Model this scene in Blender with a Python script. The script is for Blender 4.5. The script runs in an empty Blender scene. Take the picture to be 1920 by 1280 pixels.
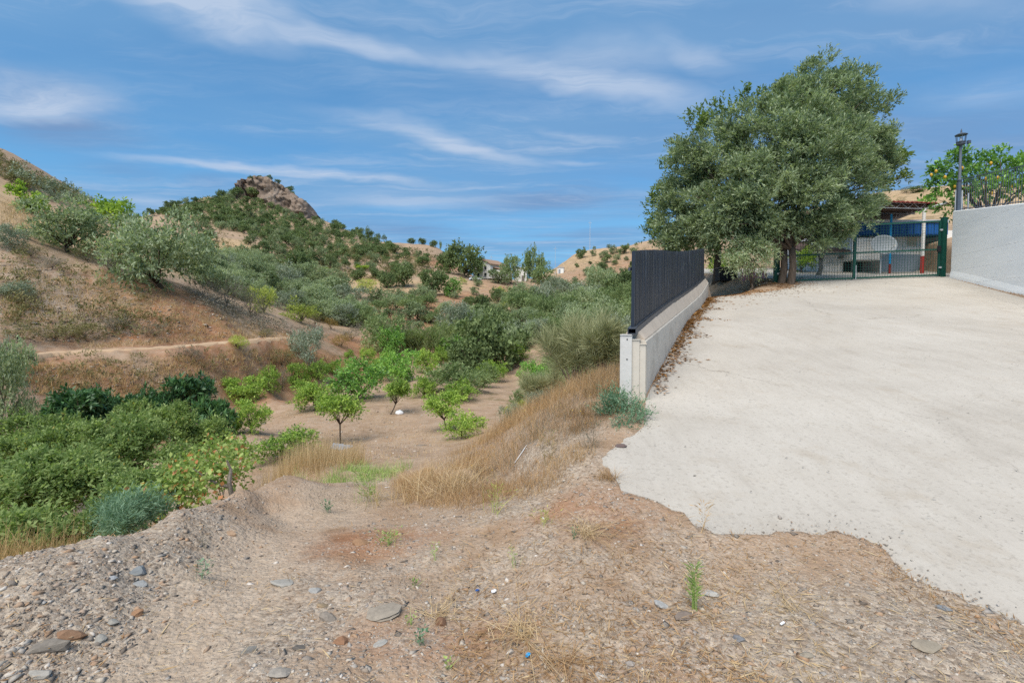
import bpy, bmesh, math, random
import numpy as np
from mathutils import Vector, Matrix, geometry

scene = bpy.context.scene
COL = scene.collection
R = math.radians
rnd = random.Random(7)

# ------------------------------------------------------------------ camera
F = 940.0                      # focal length in photograph pixels (1920 wide)
PITCH = R(-2.44)
EYE = 1.6
cam_d = bpy.data.cameras.new("camera")
cam_d.sensor_width = 36.0
cam_d.lens = 36.0 * F / 1920.0
cam_d.clip_start = 0.05
cam_d.clip_end = 20000.0
cam = bpy.data.objects.new("camera", cam_d)
cam.location = (0, 0, EYE)
cam.rotation_euler = (R(90) + PITCH, 0, 0)
COL.objects.link(cam)
scene.camera = cam

# ------------------------------------------------------------------ light and exposure
SUN_EL, SUN_AZ = R(56), R(204)          # azimuth clockwise from +Y: high behind the camera
sun_d = bpy.data.lights.new("sun", 'SUN')
sun_d.energy = 3.3
sun_d.angle = R(55)                     # sun spread by thin cloud
sun_d.color = (1.0, 0.92, 0.80)
sun = bpy.data.objects.new("sun", sun_d)
COL.objects.link(sun)
sdir = Vector((math.sin(SUN_AZ) * math.cos(SUN_EL), math.cos(SUN_AZ) * math.cos(SUN_EL), math.sin(SUN_EL)))
sun.rotation_euler = (-sdir).to_track_quat('-Z', 'Y').to_euler()
scene.view_settings.view_transform = 'Standard'
scene.view_settings.look = 'None'
scene.view_settings.exposure = 0.64
scene.view_settings.gamma = 1.0
scene.view_settings.use_curve_mapping = False
scene.render.engine = 'CYCLES'
scene.cycles.use_denoising = False
scene.cycles.max_bounces = 6
scene.cycles.diffuse_bounces = 4
scene.cycles.glossy_bounces = 2
scene.cycles.transmission_bounces = 3
scene.cycles.transparent_max_bounces = 6


class NT:
    """small helper to write node trees"""
    def __init__(self, tree):
        self.t = tree
        self.n = tree.nodes
        self.n.clear()

    def node(self, typ, **kw):
        nd = self.n.new(typ)
        for k, v in kw.items():
            setattr(nd, k, v)
        return nd

    def link(self, a, b):
        self.t.links.new(a, b)

    def put(self, sock, v):
        if v is None:
            return
        if hasattr(v, 'is_output'):
            self.link(v, sock)
        else:
            if isinstance(v, (tuple, list)) and len(v) == 3 and len(getattr(sock, 'default_value', (0,) * 3)) == 4:
                v = (*v, 1.0)
            sock.default_value = v

    def math(self, op, a, b=None, c=None, clamp=False):
        nd = self.node('ShaderNodeMath', operation=op, use_clamp=clamp)
        self.put(nd.inputs[0], a); self.put(nd.inputs[1], b)
        if c is not None:
            self.put(nd.inputs[2], c)
        return nd.outputs[0]

    def vmath(self, op, a, b=None):
        nd = self.node('ShaderNodeVectorMath', operation=op)
        self.put(nd.inputs[0], a); self.put(nd.inputs[1], b)
        return nd.outputs['Value'] if op in ('LENGTH', 'DOT_PRODUCT') else nd.outputs[0]

    def noise(self, vec, scale, detail=3.0, rough=0.55, dist=0.0, color=False):
        nd = self.node('ShaderNodeTexNoise')
        self.put(nd.inputs['Vector'], vec)
        nd.inputs['Scale'].default_value = scale
        nd.inputs['Detail'].default_value = detail
        nd.inputs['Roughness'].default_value = rough
        nd.inputs['Distortion'].default_value = dist
        return nd.outputs['Color' if color else 'Fac']

    def voro(self, vec, scale, feature='F1', out='Distance', rand=1.0):
        nd = self.node('ShaderNodeTexVoronoi', feature=feature)
        self.put(nd.inputs['Vector'], vec)
        nd.inputs['Scale'].default_value = scale
        nd.inputs['Randomness'].default_value = rand
        return nd.outputs[out]

    def mapr(self, v, a, b, c=0.0, d=1.0, smooth=True):
        nd = self.node('ShaderNodeMapRange')
        nd.interpolation_type = 'SMOOTHSTEP' if smooth else 'LINEAR'
        nd.clamp = True if not smooth else nd.clamp
        for i, x in enumerate((v, a, b, c, d)):
            self.put(nd.inputs[i], x)
        return nd.outputs[0]

    def mix(self, fac, a, b, blend='MIX'):
        nd = self.node('ShaderNodeMix', data_type='RGBA', blend_type=blend)
        self.put(nd.inputs[0], fac); self.put(nd.inputs[6], a); self.put(nd.inputs[7], b)
        return nd.outputs[2]

    def ramp(self, fac, stops, interp='LINEAR'):
        nd = self.node('ShaderNodeValToRGB')
        cr = nd.color_ramp
        cr.interpolation = interp
        while len(cr.elements) < len(stops):
            cr.elements.new(0.5)
        for e, (p, c) in zip(cr.elements, stops):
            e.position = p
            e.color = (*c, 1.0)
        self.put(nd.inputs[0], fac)
        return nd.outputs[0]

    def mapping(self, vec, loc=(0, 0, 0), rot=(0, 0, 0), scale=(1, 1, 1), typ='POINT'):
        nd = self.node('ShaderNodeMapping', vector_type=typ)
        self.put(nd.inputs[0], vec)
        nd.inputs[1].default_value = loc
        nd.inputs[2].default_value = rot
        nd.inputs[3].default_value = scale
        return nd.outputs[0]


def srgb(r, g, b):
    def f(c):
        c /= 255.0
        return c / 12.92 if c <= 0.04045 else ((c + 0.055) / 1.055) ** 2.4
    return (f(r), f(g), f(b))


# ------------------------------------------------------------------ picture to world
def direction(px, py):
    dx = (px - 960.0) / F
    dy = -(py - 640.0) / F
    c, s = math.cos(PITCH), math.sin(PITCH)
    return dx, c - s * dy, s + c * dy            # x, y, z of the ray


def P(px, py, Y):
    dx, dy, dz = direction(px, py)
    k = Y / dy
    return Vector((dx * k, Y, EYE + dz * k))


# ------------------------------------------------------------------ sky: clear blue with veils and wisps of high cloud
world = bpy.data.worlds.new("World")
scene.world = world
world.use_nodes = True
W = NT(world.node_tree)
sky = W.node('ShaderNodeTexSky', sky_type='NISHITA')
sky.sun_disc = False
sky.sun_elevation = SUN_EL
sky.sun_rotation = SUN_AZ
sky.altitude = 100
sky.air_density = 1.0
sky.dust_density = 0.6
sky.ozone_density = 2.0
tc = W.node('ShaderNodeTexCoord')
d = tc.outputs['Generated']
sep = W.node('ShaderNodeSeparateXYZ')
W.link(d, sep.inputs[0])
zz = W.math('MAXIMUM', W.math('ADD', sep.outputs[2], 0.0), 0.02)
comb = W.node('ShaderNodeCombineXYZ')
W.put(comb.inputs[0], W.math('DIVIDE', sep.outputs[0], zz))
W.put(comb.inputs[1], W.math('DIVIDE', sep.outputs[1], zz))
uv0 = comb.outputs[0]                                   # position in a flat cloud layer overhead
wn = W.noise(uv0, 1.3, 4, 0.6, color=True)
uv = W.vmath('ADD', uv0, W.vmath('SCALE', W.vmath('SUBTRACT', wn, (0.5, 0.5, 0.5)), None))
uv.node.inputs[1].links[0].from_node.inputs['Scale'].default_value = 0.55


def cloud_uv(px, py):
    x, y, z = direction(px, py)
    return x / z, y / z


def streak(a, b, wpx, amount):
    """one wisp from picture point a to b; returns its density in the cloud layer"""
    (u0, v0), (u1, v1) = cloud_uv(*a), cloud_uv(*b)
    mx, my = (a[0] + b[0]) / 2, (a[1] + b[1]) / 2
    w0 = cloud_uv(mx, my - wpx)
    w1 = cloud_uv(mx, my + wpx)
    half = max(0.03, 0.5 * math.hypot(w1[0] - w0[0], w1[1] - w0[1]))
    ang = math.atan2(v1 - v0, u1 - u0)
    ln = 0.5 * math.hypot(u1 - u0, v1 - v0) * 1.25
    loc = W.mapping(uv, ((u0 + u1) / 2, (v0 + v1) / 2, 0), (0, 0, ang), (ln, half, 1), 'TEXTURE')
    return W.math('MULTIPLY', W.mapr(W.vmath('LENGTH', loc), 1.15, 0.0), amount)


STREAM = R(24)
stretch = W.mapping(uv, (0, 0, 0), (0, 0, -STREAM), (0.45, 2.2, 1))
fine = W.noise(stretch, 1.6, 6, 0.68, 0.3)
veil_n = W.noise(W.mapping(uv0, (3.1, 1.7, 0), (0, 0, -STREAM), (0.30, 0.75, 1)), 0.9, 4, 0.55, 0.4)
bright = None
for a, b, w_, am in [((120, -70), (600, 85), 80, 1.5), ((380, 40), (860, 110), 36, 0.95), ((740, 80), (1330, 205), 44, 1.0),
                     ((230, 298), (830, 347), 14, 1.15), ((630, 215), (1020, 308), 22, 1.05), ((560, 372), (960, 380), 22, 0.6),
                     ((1010, 240), (1150, 266), 13, 0.6), ((1000, 300), (1140, 312), 9, 0.5), ((1180, 70), (1390, 150), 30, 0.55),
                     ((-120, 130), (110, 225), 80, 1.2), ((860, 150), (1280, 110), 60, 0.6), ((180, 365), (330, 385), 16, 0.6),
                     ((1560, -20), (1900, 30), 40, 0.35), ((1740, 165), (1960, 185), 40, 0.4)]:
    s_ = streak(a, b, w_, am)
    bright = s_ if bright is None else W.math('MAXIMUM', bright, s_)
bright = W.math('MULTIPLY', bright, W.mapr(fine, 0.20, 0.66, 0.25, 1.15), clamp=True)
wis = W.math('MULTIPLY', W.mapr(fine, 0.42, 0.76, 0.0, 0.55), W.mapr(veil_n, 0.34, 0.58))
bright = W.math('MAXIMUM', bright, wis)
grey = None
for a, b, w_, am in [((860, 395), (1260, 345), 34, 0.85), ((590, 405), (900, 446), 24, 0.75), ((980, 450), (1240, 425), 18, 0.7), ((-80, 200), (260, 260), 80, 1.0),
                     ((330, 345), (460, 335), 14, 0.5), ((1250, 60), (1980, 400), 230, 0.75), ((100, 300), (330, 330), 36, 0.4)]:
    s_ = streak(a, b, w_, am)
    grey = s_ if grey is None else W.math('MAXIMUM', grey, s_)
grey = W.math('MULTIPLY', grey, W.mapr(W.noise(stretch, 0.9, 4, 0.62), 0.28, 0.62, 0.2, 1.0), clamp=True)
veil = W.mapr(veil_n, 0.28, 0.64, 0.12, 0.88)
SK = 0.104
c_blue = W.mix(1.0, sky.outputs[0], (0.42, 0.82, 1.0), 'MULTIPLY')
c_blue = W.vmath('SCALE', c_blue, None)
c_blue.node.inputs['Scale'].default_value = SK
dim = 2.0 ** -scene.view_settings.exposure
low = W.mapr(sep.outputs[2], 0.30, 0.0, 0.0, 0.45)
c_blue = W.mix(low, c_blue, tuple(c * dim for c in srgb(132, 186, 224)))
c1 = W.mix(veil, c_blue, tuple(c * dim for c in srgb(120, 168, 214)))
c2 = W.mix(grey, c1, tuple(c * dim for c in srgb(120, 154, 198)))
c3 = W.mix(W.math('MULTIPLY', bright, 0.85), c2, tuple(c * dim for c in srgb(192, 208, 231)))
bg = W.node('ShaderNodeBackground')
W.link(c3, bg.inputs[0])
bg.inputs[1].default_value = 1.0
world.cycles.sampling_method = 'NONE'
wo = W.node('ShaderNodeOutputWorld')
W.link(bg.outputs[0], wo.inputs[0])


# ------------------------------------------------------------------ mesh helpers
def new_mesh(name, verts, faces, mats=(), smooth=False, idx=None):
    """verts (n,3) array; faces (m,k) array of equal-sized faces, or a list of tuples"""
    me = bpy.data.meshes.new(name)
    verts = np.asarray(verts, dtype=np.float32)
    if isinstance(faces, np.ndarray):
        m, k = faces.shape
        me.vertices.add(len(verts)); me.vertices.foreach_set('co', verts.ravel())
        me.loops.add(m * k); me.loops.foreach_set('vertex_index', faces.astype(np.int32).ravel())
        me.polygons.add(m)
        me.polygons.foreach_set('loop_start', (np.arange(m) * k).astype(np.int32))
        if smooth:
            me.polygons.foreach_set('use_smooth', np.ones(m, dtype=bool))
        me.update(calc_edges=True)
    else:
        me.from_pydata([tuple(v) for v in verts.tolist()], [], faces)
        if smooth:
            for p in me.polygons:
                p.use_smooth = True
        me.update()
    for mt in mats:
        me.materials.append(mt)
    if idx is not None:
        me.polygons.foreach_set('material_index', np.asarray(idx, dtype=np.int32))
    return me


def link(name, me, parent=None, loc=None):
    o = bpy.data.objects.new(name, me)
    COL.objects.link(o)
    if parent is not None:
        o.parent = parent
    if loc is not None:
        o.location = loc
    return o


def thing(name, label, cat, loc=(0, 0, 0), rz=0.0, scale=None, group=None):
    o = bpy.data.objects.new(name, None)
    COL.objects.link(o)
    o.empty_display_size = 0.2
    o.location = loc
    o.rotation_euler = (0, 0, rz)
    if scale is not None:
        o.scale = scale
    tag(o, label, cat, group)
    return o


def tag(o, label=None, cat=None, group=None, kind=None):
    if label: o['label'] = label
    if cat: o['category'] = cat
    if group: o['group'] = group
    if kind: o['kind'] = kind
    return o


class MB:
    """collects simple shapes into one mesh"""
    def __init__(self):
        self.v, self.f = [], []

    def add(self, vs, fs):
        o = len(self.v)
        self.v += [tuple(x) for x in vs]
        self.f += [tuple(i + o for i in f) for f in fs]
        return self

    def box(self, c, s, rot=None):
        hx, hy, hz = s[0] / 2, s[1] / 2, s[2] / 2
        vs = [Vector((x, y, z)) for x in (-hx, hx) for y in (-hy, hy) for z in (-hz, hz)]
        if rot is not None:
            vs = [rot @ v for v in vs]
        c = Vector(c)
        return self.add([v + c for v in vs], [(0, 1, 3, 2), (4, 6, 7, 5), (0, 4, 5, 1), (2, 3, 7, 6), (0, 2, 6, 4), (1, 5, 7, 3)])

    def bar(self, a, b, w, h=None, up=(0, 0, 1)):
        """rectangular bar from a to b"""
        a, b = Vector(a), Vector(b)
        h = h or w
        z = (b - a).normalized()
        x = Vector(up).cross(z)
        if x.length < 1e-4:
            x = Vector((1, 0, 0)).cross(z)
        x.normalize()
        y = z.cross(x)
        vs = []
        for p in (a, b):
            for sx, sy in ((-1, -1), (1, -1), (1, 1), (-1, 1)):
                vs.append(p + x * sx * w / 2 + y * sy * h / 2)
        return self.add(vs, [(3, 2, 1, 0), (4, 5, 6, 7), (0, 1, 5, 4), (1, 2, 6, 5), (2, 3, 7, 6), (3, 0, 4, 7)])

    def tube(self, pts, radii, n=7, cap=True):
        pts = [Vector(p) for p in pts]
        if not isinstance(radii, (list, tuple)):
            radii = [radii] * len(pts)
        rings = []
        ref = Vector((0.31, 0.17, 0.93))
        for i, p in enumerate(pts):
            t = (pts[min(i + 1, len(pts) - 1)] - pts[max(i - 1, 0)]).normalized()
            x = ref.cross(t)
            if x.length < 0.05:
                x = Vector((1, 0, 0)).cross(t)
            x.normalize()
            y = t.cross(x)
            rings.append([p + (x * math.cos(2 * math.pi * k / n) + y * math.sin(2 * math.pi * k / n)) * radii[i] for k in range(n)])
        vs = [v for r in rings for v in r]
        fs = []
        for i in range(len(pts) - 1):
            for k in range(n):
                a, b = i * n + k, i * n + (k + 1) % n
                fs.append((a, b, b + n, a + n))
        if cap:
            fs.append(tuple(range(n - 1, -1, -1)))
            fs.append(tuple((len(pts) - 1) * n + k for k in range(n)))
        return self.add(vs, fs)

    def lathe(self, prof, c=(0, 0, 0), n=12):
        vs, fs = [], []
        for r, z in prof:
            for k in range(n):
                a = 2 * math.pi * k / n
                vs.append((c[0] + r * math.cos(a), c[1] + r * math.sin(a), c[2] + z))
        for i in range(len(prof) - 1):
            for k in range(n):
                a, b = i * n + k, i * n + (k + 1) % n
                fs.append((a, b, b + n, a + n))
        fs.append(tuple(range(n - 1, -1, -1)))
        fs.append(tuple((len(prof) - 1) * n + k for k in range(n)))
        return self.add(vs, fs)

    def prism(self, poly, a, b):
        """poly: list of 3-D points, extruded by the vector b - a"""
        off = Vector(b) - Vector(a)
        n = len(poly)
        vs = [Vector(p) for p in poly] + [Vector(p) + off for p in poly]
        fs = [tuple(range(n)), tuple(range(2 * n - 1, n - 1, -1))]
        for k in range(n):
            fs.append((k, k + n, (k + 1) % n + n, (k + 1) % n))
        return self.add(vs, fs)

    def mesh(self, name, mat, smooth=False):
        me = bpy.data.meshes.new(name)
        me.from_pydata([tuple(v) for v in self.v], [], self.f)
        if smooth:
            for p in me.polygons:
                p.use_smooth = True
        bm = bmesh.new(); bm.from_mesh(me)
        bmesh.ops.recalc_face_normals(bm, faces=bm.faces)
        bm.to_mesh(me); bm.free()
        me.materials.append(mat)
        return me

    def build(self, name, mat, parent=None, smooth=False):
        return link(name, self.mesh(name, mat, smooth), parent)


# ------------------------------------------------------------------ noise on arrays
def _hash(ix, iy, seed):
    h = (ix.astype(np.int64) * 374761393 + iy.astype(np.int64) * 668265263 + seed * 982451653) & 0xFFFFFFFF
    h = ((h ^ (h >> 13)) * 1274126177) & 0xFFFFFFFF
    h = h ^ (h >> 16)
    return (h & 0xFFFF) / 32767.5 - 1.0


def vnoise(x, y, seed=0):
    ix, iy = np.floor(x), np.floor(y)
    fx, fy = x - ix, y - iy
    fx = fx * fx * fx * (fx * (fx * 6 - 15) + 10); fy = fy * fy * fy * (fy * (fy * 6 - 15) + 10)
    a, b = _hash(ix, iy, seed), _hash(ix + 1, iy, seed)
    c, e = _hash(ix, iy + 1, seed), _hash(ix + 1, iy + 1, seed)
    return (a * (1 - fx) + b * fx) * (1 - fy) + (c * (1 - fx) + e * fx) * fy


def fbm(x, y, octaves=4, seed=0, gain=0.5):
    out, amp = np.zeros_like(x), 1.0
    for k in range(octaves):
        out += amp * vnoise(x * 2 ** k + 17.3 * k, y * 2 ** k - 9.1 * k, seed + k)
        amp *= gain
    return out


def sstep(a, b, x):
    t = np.clip((x - a) / (b - a), 0, 1)
    return t * t * (3 - 2 * t)

# ------------------------------------------------------------------ the driveway surface and the retaining wall's line
def S(x, y):
    """height of the concrete drive"""
    x = np.asarray(x, dtype=float); y = np.asarray(y, dtype=float)
    z = -0.5475 + 0.185 * np.minimum(y, 20.0) + 0.147 * np.maximum(y - 20.0, 0.0)
    return z + 0.05 * (np.minimum(x, 16.5) - 11.0) * sstep(11.0, 18.5, y) * (1 - sstep(20.0, 24.5, y))


def ray_S(px, py):
    lo, hi = 1.2, 40.0
    ys = np.linspace(lo, hi, 2000)
    dx, dy, dz = direction(px, py)
    f = EYE + dz / dy * ys - S(dx / dy * ys, ys)
    k = int(np.argmax(f < 0)) if (f < 0).any() else len(ys) - 1
    Y = ys[k]
    return (dx / dy * Y, Y)


WALL = [(1.66, 6.25), (1.82, 6.63), (2.93, 9.1), (4.26, 12.0), (5.44, 14.4), (6.95, 17.8)]      # foot of the wall's drive-side face
WALL_TOP = [1.33, 1.36, 1.63, 1.97, 2.36, 2.93]
FENCE_FOOT = [1.41, 1.47, 1.82, 2.20, 2.59, 3.07]
NEAR_PX = [(1310, 574), (1325, 562), (1400, 554), (1470, 544), (1500, 532)]
NEAR_EDGE = [(1700, 1082), (1668, 1050), (1640, 1018), (1590, 1004), (1480, 1000), (1400, 1003), (1340, 1001), (1290, 975), (1230, 940), (1165, 922), (1150, 895), (1128, 860), (1150, 836), (1190, 812), (1205, 800)]


def jag(pts, step, amp, seed):
    r = random.Random(seed)
    out = []
    for (x0, y0), (x1, y1) in zip(pts[:-1], pts[1:]):
        L = math.hypot(x1 - x0, y1 - y0)
        n = max(1, int(L / step))
        nx, ny = -(y1 - y0) / L, (x1 - x0) / L
        for i in range(n):
            t = i / n
            j = r.gauss(0, amp) if i else r.gauss(0, amp * 0.3)
            out.append((x0 + (x1 - x0) * t + nx * j, y0 + (y1 - y0) * t + ny * j))
    return out + [pts[-1]]


near = [(4.1, -0.9), (3.5, 0.6), (2.95, 1.8), ray_S(1920, 1176)] + [ray_S(*p) for p in NEAR_EDGE]
near_j = jag(near, 0.07, 0.014, 3)
wall_j = [(1.62, 6.1)] + WALL[:-2] + [WALL[-2]]
litter_edge = jag([WALL[-2], ray_S(1345, 557), ray_S(1400, 552), ray_S(1465, 543), ray_S(1505, 531), (11.3, 20.6), (10.2, 24.0), (9.0, 30.5)], 0.25, 0.05, 5)
right = [(24.0, 31.5), (17.6, 18.6), (16.12, 18.55), (14.85, 14.5), (13.4, 10.0), (11.6, 4.5), (10.4, -0.9)]
SLAB = near_j + wall_j + litter_edge[1:] + right
EDGE_W = [0.7] * len(near_j) + [0.16] * (len(wall_j)) + [2.0] * (len(litter_edge) - 1) + [0.3] * len(right)      # how wide the soil takes to meet the drive
SL = np.array(SLAB)


def slab_dist(x, y):
    """signed distance to the slab's outline (inside positive) and the meeting width of the closest edge"""
    n = len(SL)
    best = np.full(x.shape, 1e9); wid = np.zeros(x.shape)
    inside = np.zeros(x.shape, dtype=bool)
    for i in range(n):
        x0, y0 = SL[i]; x1, y1 = SL[(i + 1) % n]
        ex, ey = x1 - x0, y1 - y0
        t = np.clip(((x - x0) * ex + (y - y0) * ey) / (ex * ex + ey * ey + 1e-12), 0, 1)
        dd = np.hypot(x - x0 - t * ex, y - y0 - t * ey)
        m = dd < best
        best = np.where(m, dd, best); wid = np.where(m, EDGE_W[i], wid)
        c = ((y0 > y) != (y1 > y)) & (x < (x1 - x0) * (y - y0) / ((y1 - y0) + 1e-12) + x0)
        inside ^= c
    return np.where(inside, best, -best), wid


# ------------------------------------------------------------------ the lie of the land: known heights, joined by a thin-plate surface
CTRL = []
def cp(px, py, Y):
    p = P(px, py, Y); CTRL.append((p.x, p.y, p.z))
def cw(x, y, z):
    CTRL.append((x, y, z))

for x in (-9, -5, -2, 0, 2, 4, 8):
    cw(x, -0.9, 0.02); cw(x * 1.2, 0.8, 0.0)
cw(-1.2, 2.2, 0.0); cw(0, 2.2, 0.0); cw(1.2, 2.2, 0.02); cw(2.3, 2.2, 0.03); cw(-2.4, 2.2, 0.10); cw(0, 3.2, -0.03); cw(1.4, 3.2, 0.06)
# bank of spoil along the track, and its far side dropping into the gully
for px, py, z in [(0, 1060, .20), (100, 1035, .19), (200, 1010, .15), (330, 960, .05), (450, 920, -.14), (520, 901, -.50)]:
    dx, dy, dz = direction(px, py); Y = (z - EYE) / (dz / dy)
    cw(dx / dy * Y, Y, z)
    cw(dx / dy * Y - 0.25, Y + 0.8, z - 0.30); cw(dx / dy * Y - 0.6, Y + 2.0, z - 1.05)
for px, py, z in [(150, 1150, .07), (250, 1080, .03), (400, 1150, -.06), (330, 1230, -.04), (470, 1080, -.13), (400, 1020, -.10), (500, 960, -.3), (600, 1000, -.22), (650, 950, -.42), (650, 900, -.66), (700, 1100, -.05), (800, 1000, -.14), (800, 940, -.36),
                  (900, 1000, -.02), (900, 940, -.16), (1000, 1050, .05), (1000, 950, .05), (1050, 900, .12), (980, 880, -.06), (900, 890, -.3), (800, 900, -.62)]:
    dx, dy, dz = direction(px, py); Y = (z - EYE) / (dz / dy)
    cw(dx / dy * Y, Y, z)
for a in [(-3.1, 7.6, -.95), (-2.7, 7.6, -.90), (-3.6, 7.7, -1.05), (-2.2, 7.7, -.88), (-3.4, 9.0, -1.35), (-2.6, 9.0, -1.20), (-4.0, 9.2, -1.6), (-3.3, 6.9, -.74), (-2.9, 6.9, -.68)]:
    cw(*a)
cp(650, 885, 8.6); cp(640, 870, 10.6); cp(640, 852, 14.0); cp(640, 830, 19.6); cp(560, 860, 14.5); cp(740, 850, 13.0); cp(560, 880, 10.0)
# bank of dry growth below the wall
for x, y, z in [(1.3, 6.0, .50), (0.8, 5.5, .34), (0.2, 5.6, .10), (-.5, 6.1, -.24), (-1.1, 6.8, -.60), (1.6, 8, .50), (0.5, 8, .15), (-.6, 8, -.5), (-1.5, 8.8, -.95), (2.5, 10, .55), (1.2, 10, .16), (-.3, 10, -.7), (-1.4, 11.2, -1.45),
                (3.8, 13, .62), (2, 13, -.05), (-.1, 13, -1.4), (-1.5, 14.5, -2.2), (5.2, 16, .95), (3.2, 16, 0), (.3, 16.5, -1.7), (-1.6, 19, -2.8), (6.8, 19, 1.3), (4.2, 20, -.1), (.4, 20.5, -2.5), (8, 25, 1.2), (5, 26, -1.0), (.5, 27, -3.2),
                (9, 33, .8), (5.5, 35, -2.2), (0, 36, -3.6), (12, 40, .5), (8, 45, -2), (4, 48, -3.6)]:
    cw(x, y, z)
# orchard floor
for a in [(500, 815, 19.5), (440, 800, 20), (740, 776, 26.5), (850, 806, 20.5), (590, 770, 26.5), (672, 748, 31.5), (500, 745, 30.0), (790, 735, 33.5), (800, 702, 46), (750, 716, 40), (700, 690, 46), (620, 715, 38), (870, 735, 33)]:
    cp(*a)
# gully in front of the path bank
GULLY = [(60, 800, 19.5), (150, 790, 21.5), (250, 772, 24.3), (330, 760, 26), (400, 745, 28.2), (480, 722, 32.5), (560, 700, 38)]
for p0, p1 in zip(GULLY[:-1], GULLY[1:]):
    for k in range(2):
        cp(*[a_ + (b_ - a_) * k / 2 for a_, b_ in zip(p0, p1)])
cw(-7.5, 8.5, -2.4); cw(-5, 9.5, -2.4); cw(-9, 13, -2.9); cw(-5.5, 14, -2.8); cw(-12, 12, -2.5); cw(-16, 15, -2.6); cw(-10, 6.5, -1.6)
# the path along the hillside: outer lip, inner side
def fill(pts, n):
    return [tuple(a_ + (b_ - a_) * k / n for a_, b_ in zip(p0, p1)) for p0, p1 in zip(pts[:-1], pts[1:]) for k in range(n)] + [pts[-1]]


for a in fill([(0, 676, 22.0), (60, 672, 24.0), (150, 668, 25.6), (250, 662, 27.2), (350, 656, 29.4), (430, 650, 32.2), (500, 643, 35.5), (545, 640, 38)], 3):
    cp(*a); p = P(*a)
    cw(p.x - 1.0, p.y + 1.9, p.z + 0.12)
cp(590, 655, 42); cp(640, 668, 46)
# the cut above it and its brink
for a in [(0, 560, 29), (0, 500, 31.5), (0, 440, 35), (120, 590, 30.0), (120, 540, 32.0), (130, 478, 37.0), (230, 600, 31.5), (240, 540, 34.5), (240, 512, 38), (330, 600, 33), (330, 540, 39), (420, 605, 36), (430, 575, 42), (500, 606, 42), (510, 590, 47), (560, 615, 48), (600, 625, 52)]:
    cp(*a)
# left hillside up to its skyline and down the back
for a in [(60, 425, 45), (30, 395, 48), (0, 350, 54), (90, 372, 60), (200, 440, 50), (210, 425, 56), (330, 500, 55), (280, 450, 60), (0, 292, 64), (45, 314, 65), (90, 340, 67), (135, 362, 69), (180, 386, 72), (230, 405, 77), (290, 440, 82), (-200, 235, 62), (-500, 180, 60), (-200, 500, 34), (-200, 640, 22), (-500, 600, 20), (-200, 720, 15), (-600, 780, 9)]:
    cp(*a)
for a in [(0, 330, 110), (100, 370, 115), (200, 420, 110), (290, 470, 105), (-300, 300, 110)]:
    cp(*a)
# far hill with the crag
for a in [(380, 540, 62), (450, 545, 66), (520, 575, 62), (600, 600, 66), (450, 500, 90), (540, 540, 84), (400, 480, 112), (350, 450, 130), (440, 452, 145), (520, 480, 128), (620, 545, 105), (600, 500, 135), (380, 425, 170), (300, 405, 185), (270, 408, 205), (330, 385, 215), (400, 372, 228), (480, 410, 200), (560, 440, 190),
          (440, 366, 238), (470, 372, 238), (510, 380, 236), (550, 396, 233), (592, 412, 230), (640, 428, 230), (690, 448, 232), (730, 458, 236), (780, 458, 245), (825, 464, 245), (660, 490, 170), (720, 500, 165), (800, 490, 200), (500, 352, 262), (400, 395, 275), (600, 430, 275), (700, 480, 290), (300, 430, 260), (840, 490, 225),
          (700, 530, 130), (780, 530, 130), (700, 600, 74), (780, 570, 95), (850, 595, 84), (820, 640, 64), (720, 640, 58), (660, 640, 55), (860, 540, 130), (880, 520, 165), (930, 528, 168), (990, 530, 172), (900, 568, 104), (960, 562, 120), (960, 600, 82), (900, 630, 68), (920, 680, 58), (860, 690, 54), (1000, 620, 68), (1000, 660, 56),
          (950, 540, 230), (1000, 545, 230), (900, 545, 240), (1040, 545, 145), (1050, 508, 185), (1020, 520, 185), (1090, 474, 215), (1130, 466, 218), (1180, 461, 220), (1240, 452, 220), (1100, 500, 180), (1160, 510, 160), (1120, 545, 130), (1170, 560, 105), (1080, 580, 92), (1170, 590, 75), (1100, 620, 60), (1180, 620, 52),
          (1300, 560, 70), (1300, 520, 110), (1400, 470, 110), (1350, 435, 180), (1450, 410, 160), (1550, 385, 130), (1700, 357, 95), (1780, 352, 95), (1900, 345, 95), (2200, 330, 90), (2600, 330, 80), (1700, 400, 62), (1850, 400, 58), (1600, 440, 62), (1500, 480, 62), (1700, 380, 150), (2000, 370, 150), (1240, 480, 290), (1130, 500, 290), (1400, 460, 280)]:
    cp(*a)
# behind the drive's walls and house (hidden, or just under what stands there)
cw(6.2, 20.6, 3.1); cw(4.5, 21, .2)
for x, y in [(11, 21), (13, 24), (12, 30), (17, 30), (16, 22), (15, 16), (10, 15), (8, 12), (6, 9), (9, 8), (5, 5), (12, 5), (8, 3), (4, 3.2), (7, 0.5), (8.2, 17), (9.5, 19), (12, 18)]:
    cw(x, y, float(S(x, y)) - 0.03)
cw(9.5, 33, 3.6); cw(14, 36, 5.0); cw(22, 36, 6.2); cw(20, 24, 5.0); cw(19, 15, 4.6); cw(17, 8, 3.0); cw(15, 2, 1.4); cw(30, 30, 7.5); cw(14, 45, 6.0); cw(12, 30, 4.4)
for x in (-2000, -700, 0, 700, 2000):
    cw(x, 700, 8 if abs(x) < 800 else 25); cw(x * 2, 2500, 0)
    cw(x * 4, 6000, -30)

A0 = 1.0
def to_uv(x, y):
    v = np.maximum(y + A0, 0.05)
    return 1.5 * x / v, np.log(v)


C = np.array(CTRL)
cu, cv = to_uv(C[:, 0], C[:, 1])
cz = C[:, 2] / (C[:, 1] + 10.0)


def tps_k(r2):
    return 0.5 * r2 * np.log(r2 + 1e-12)


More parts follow.
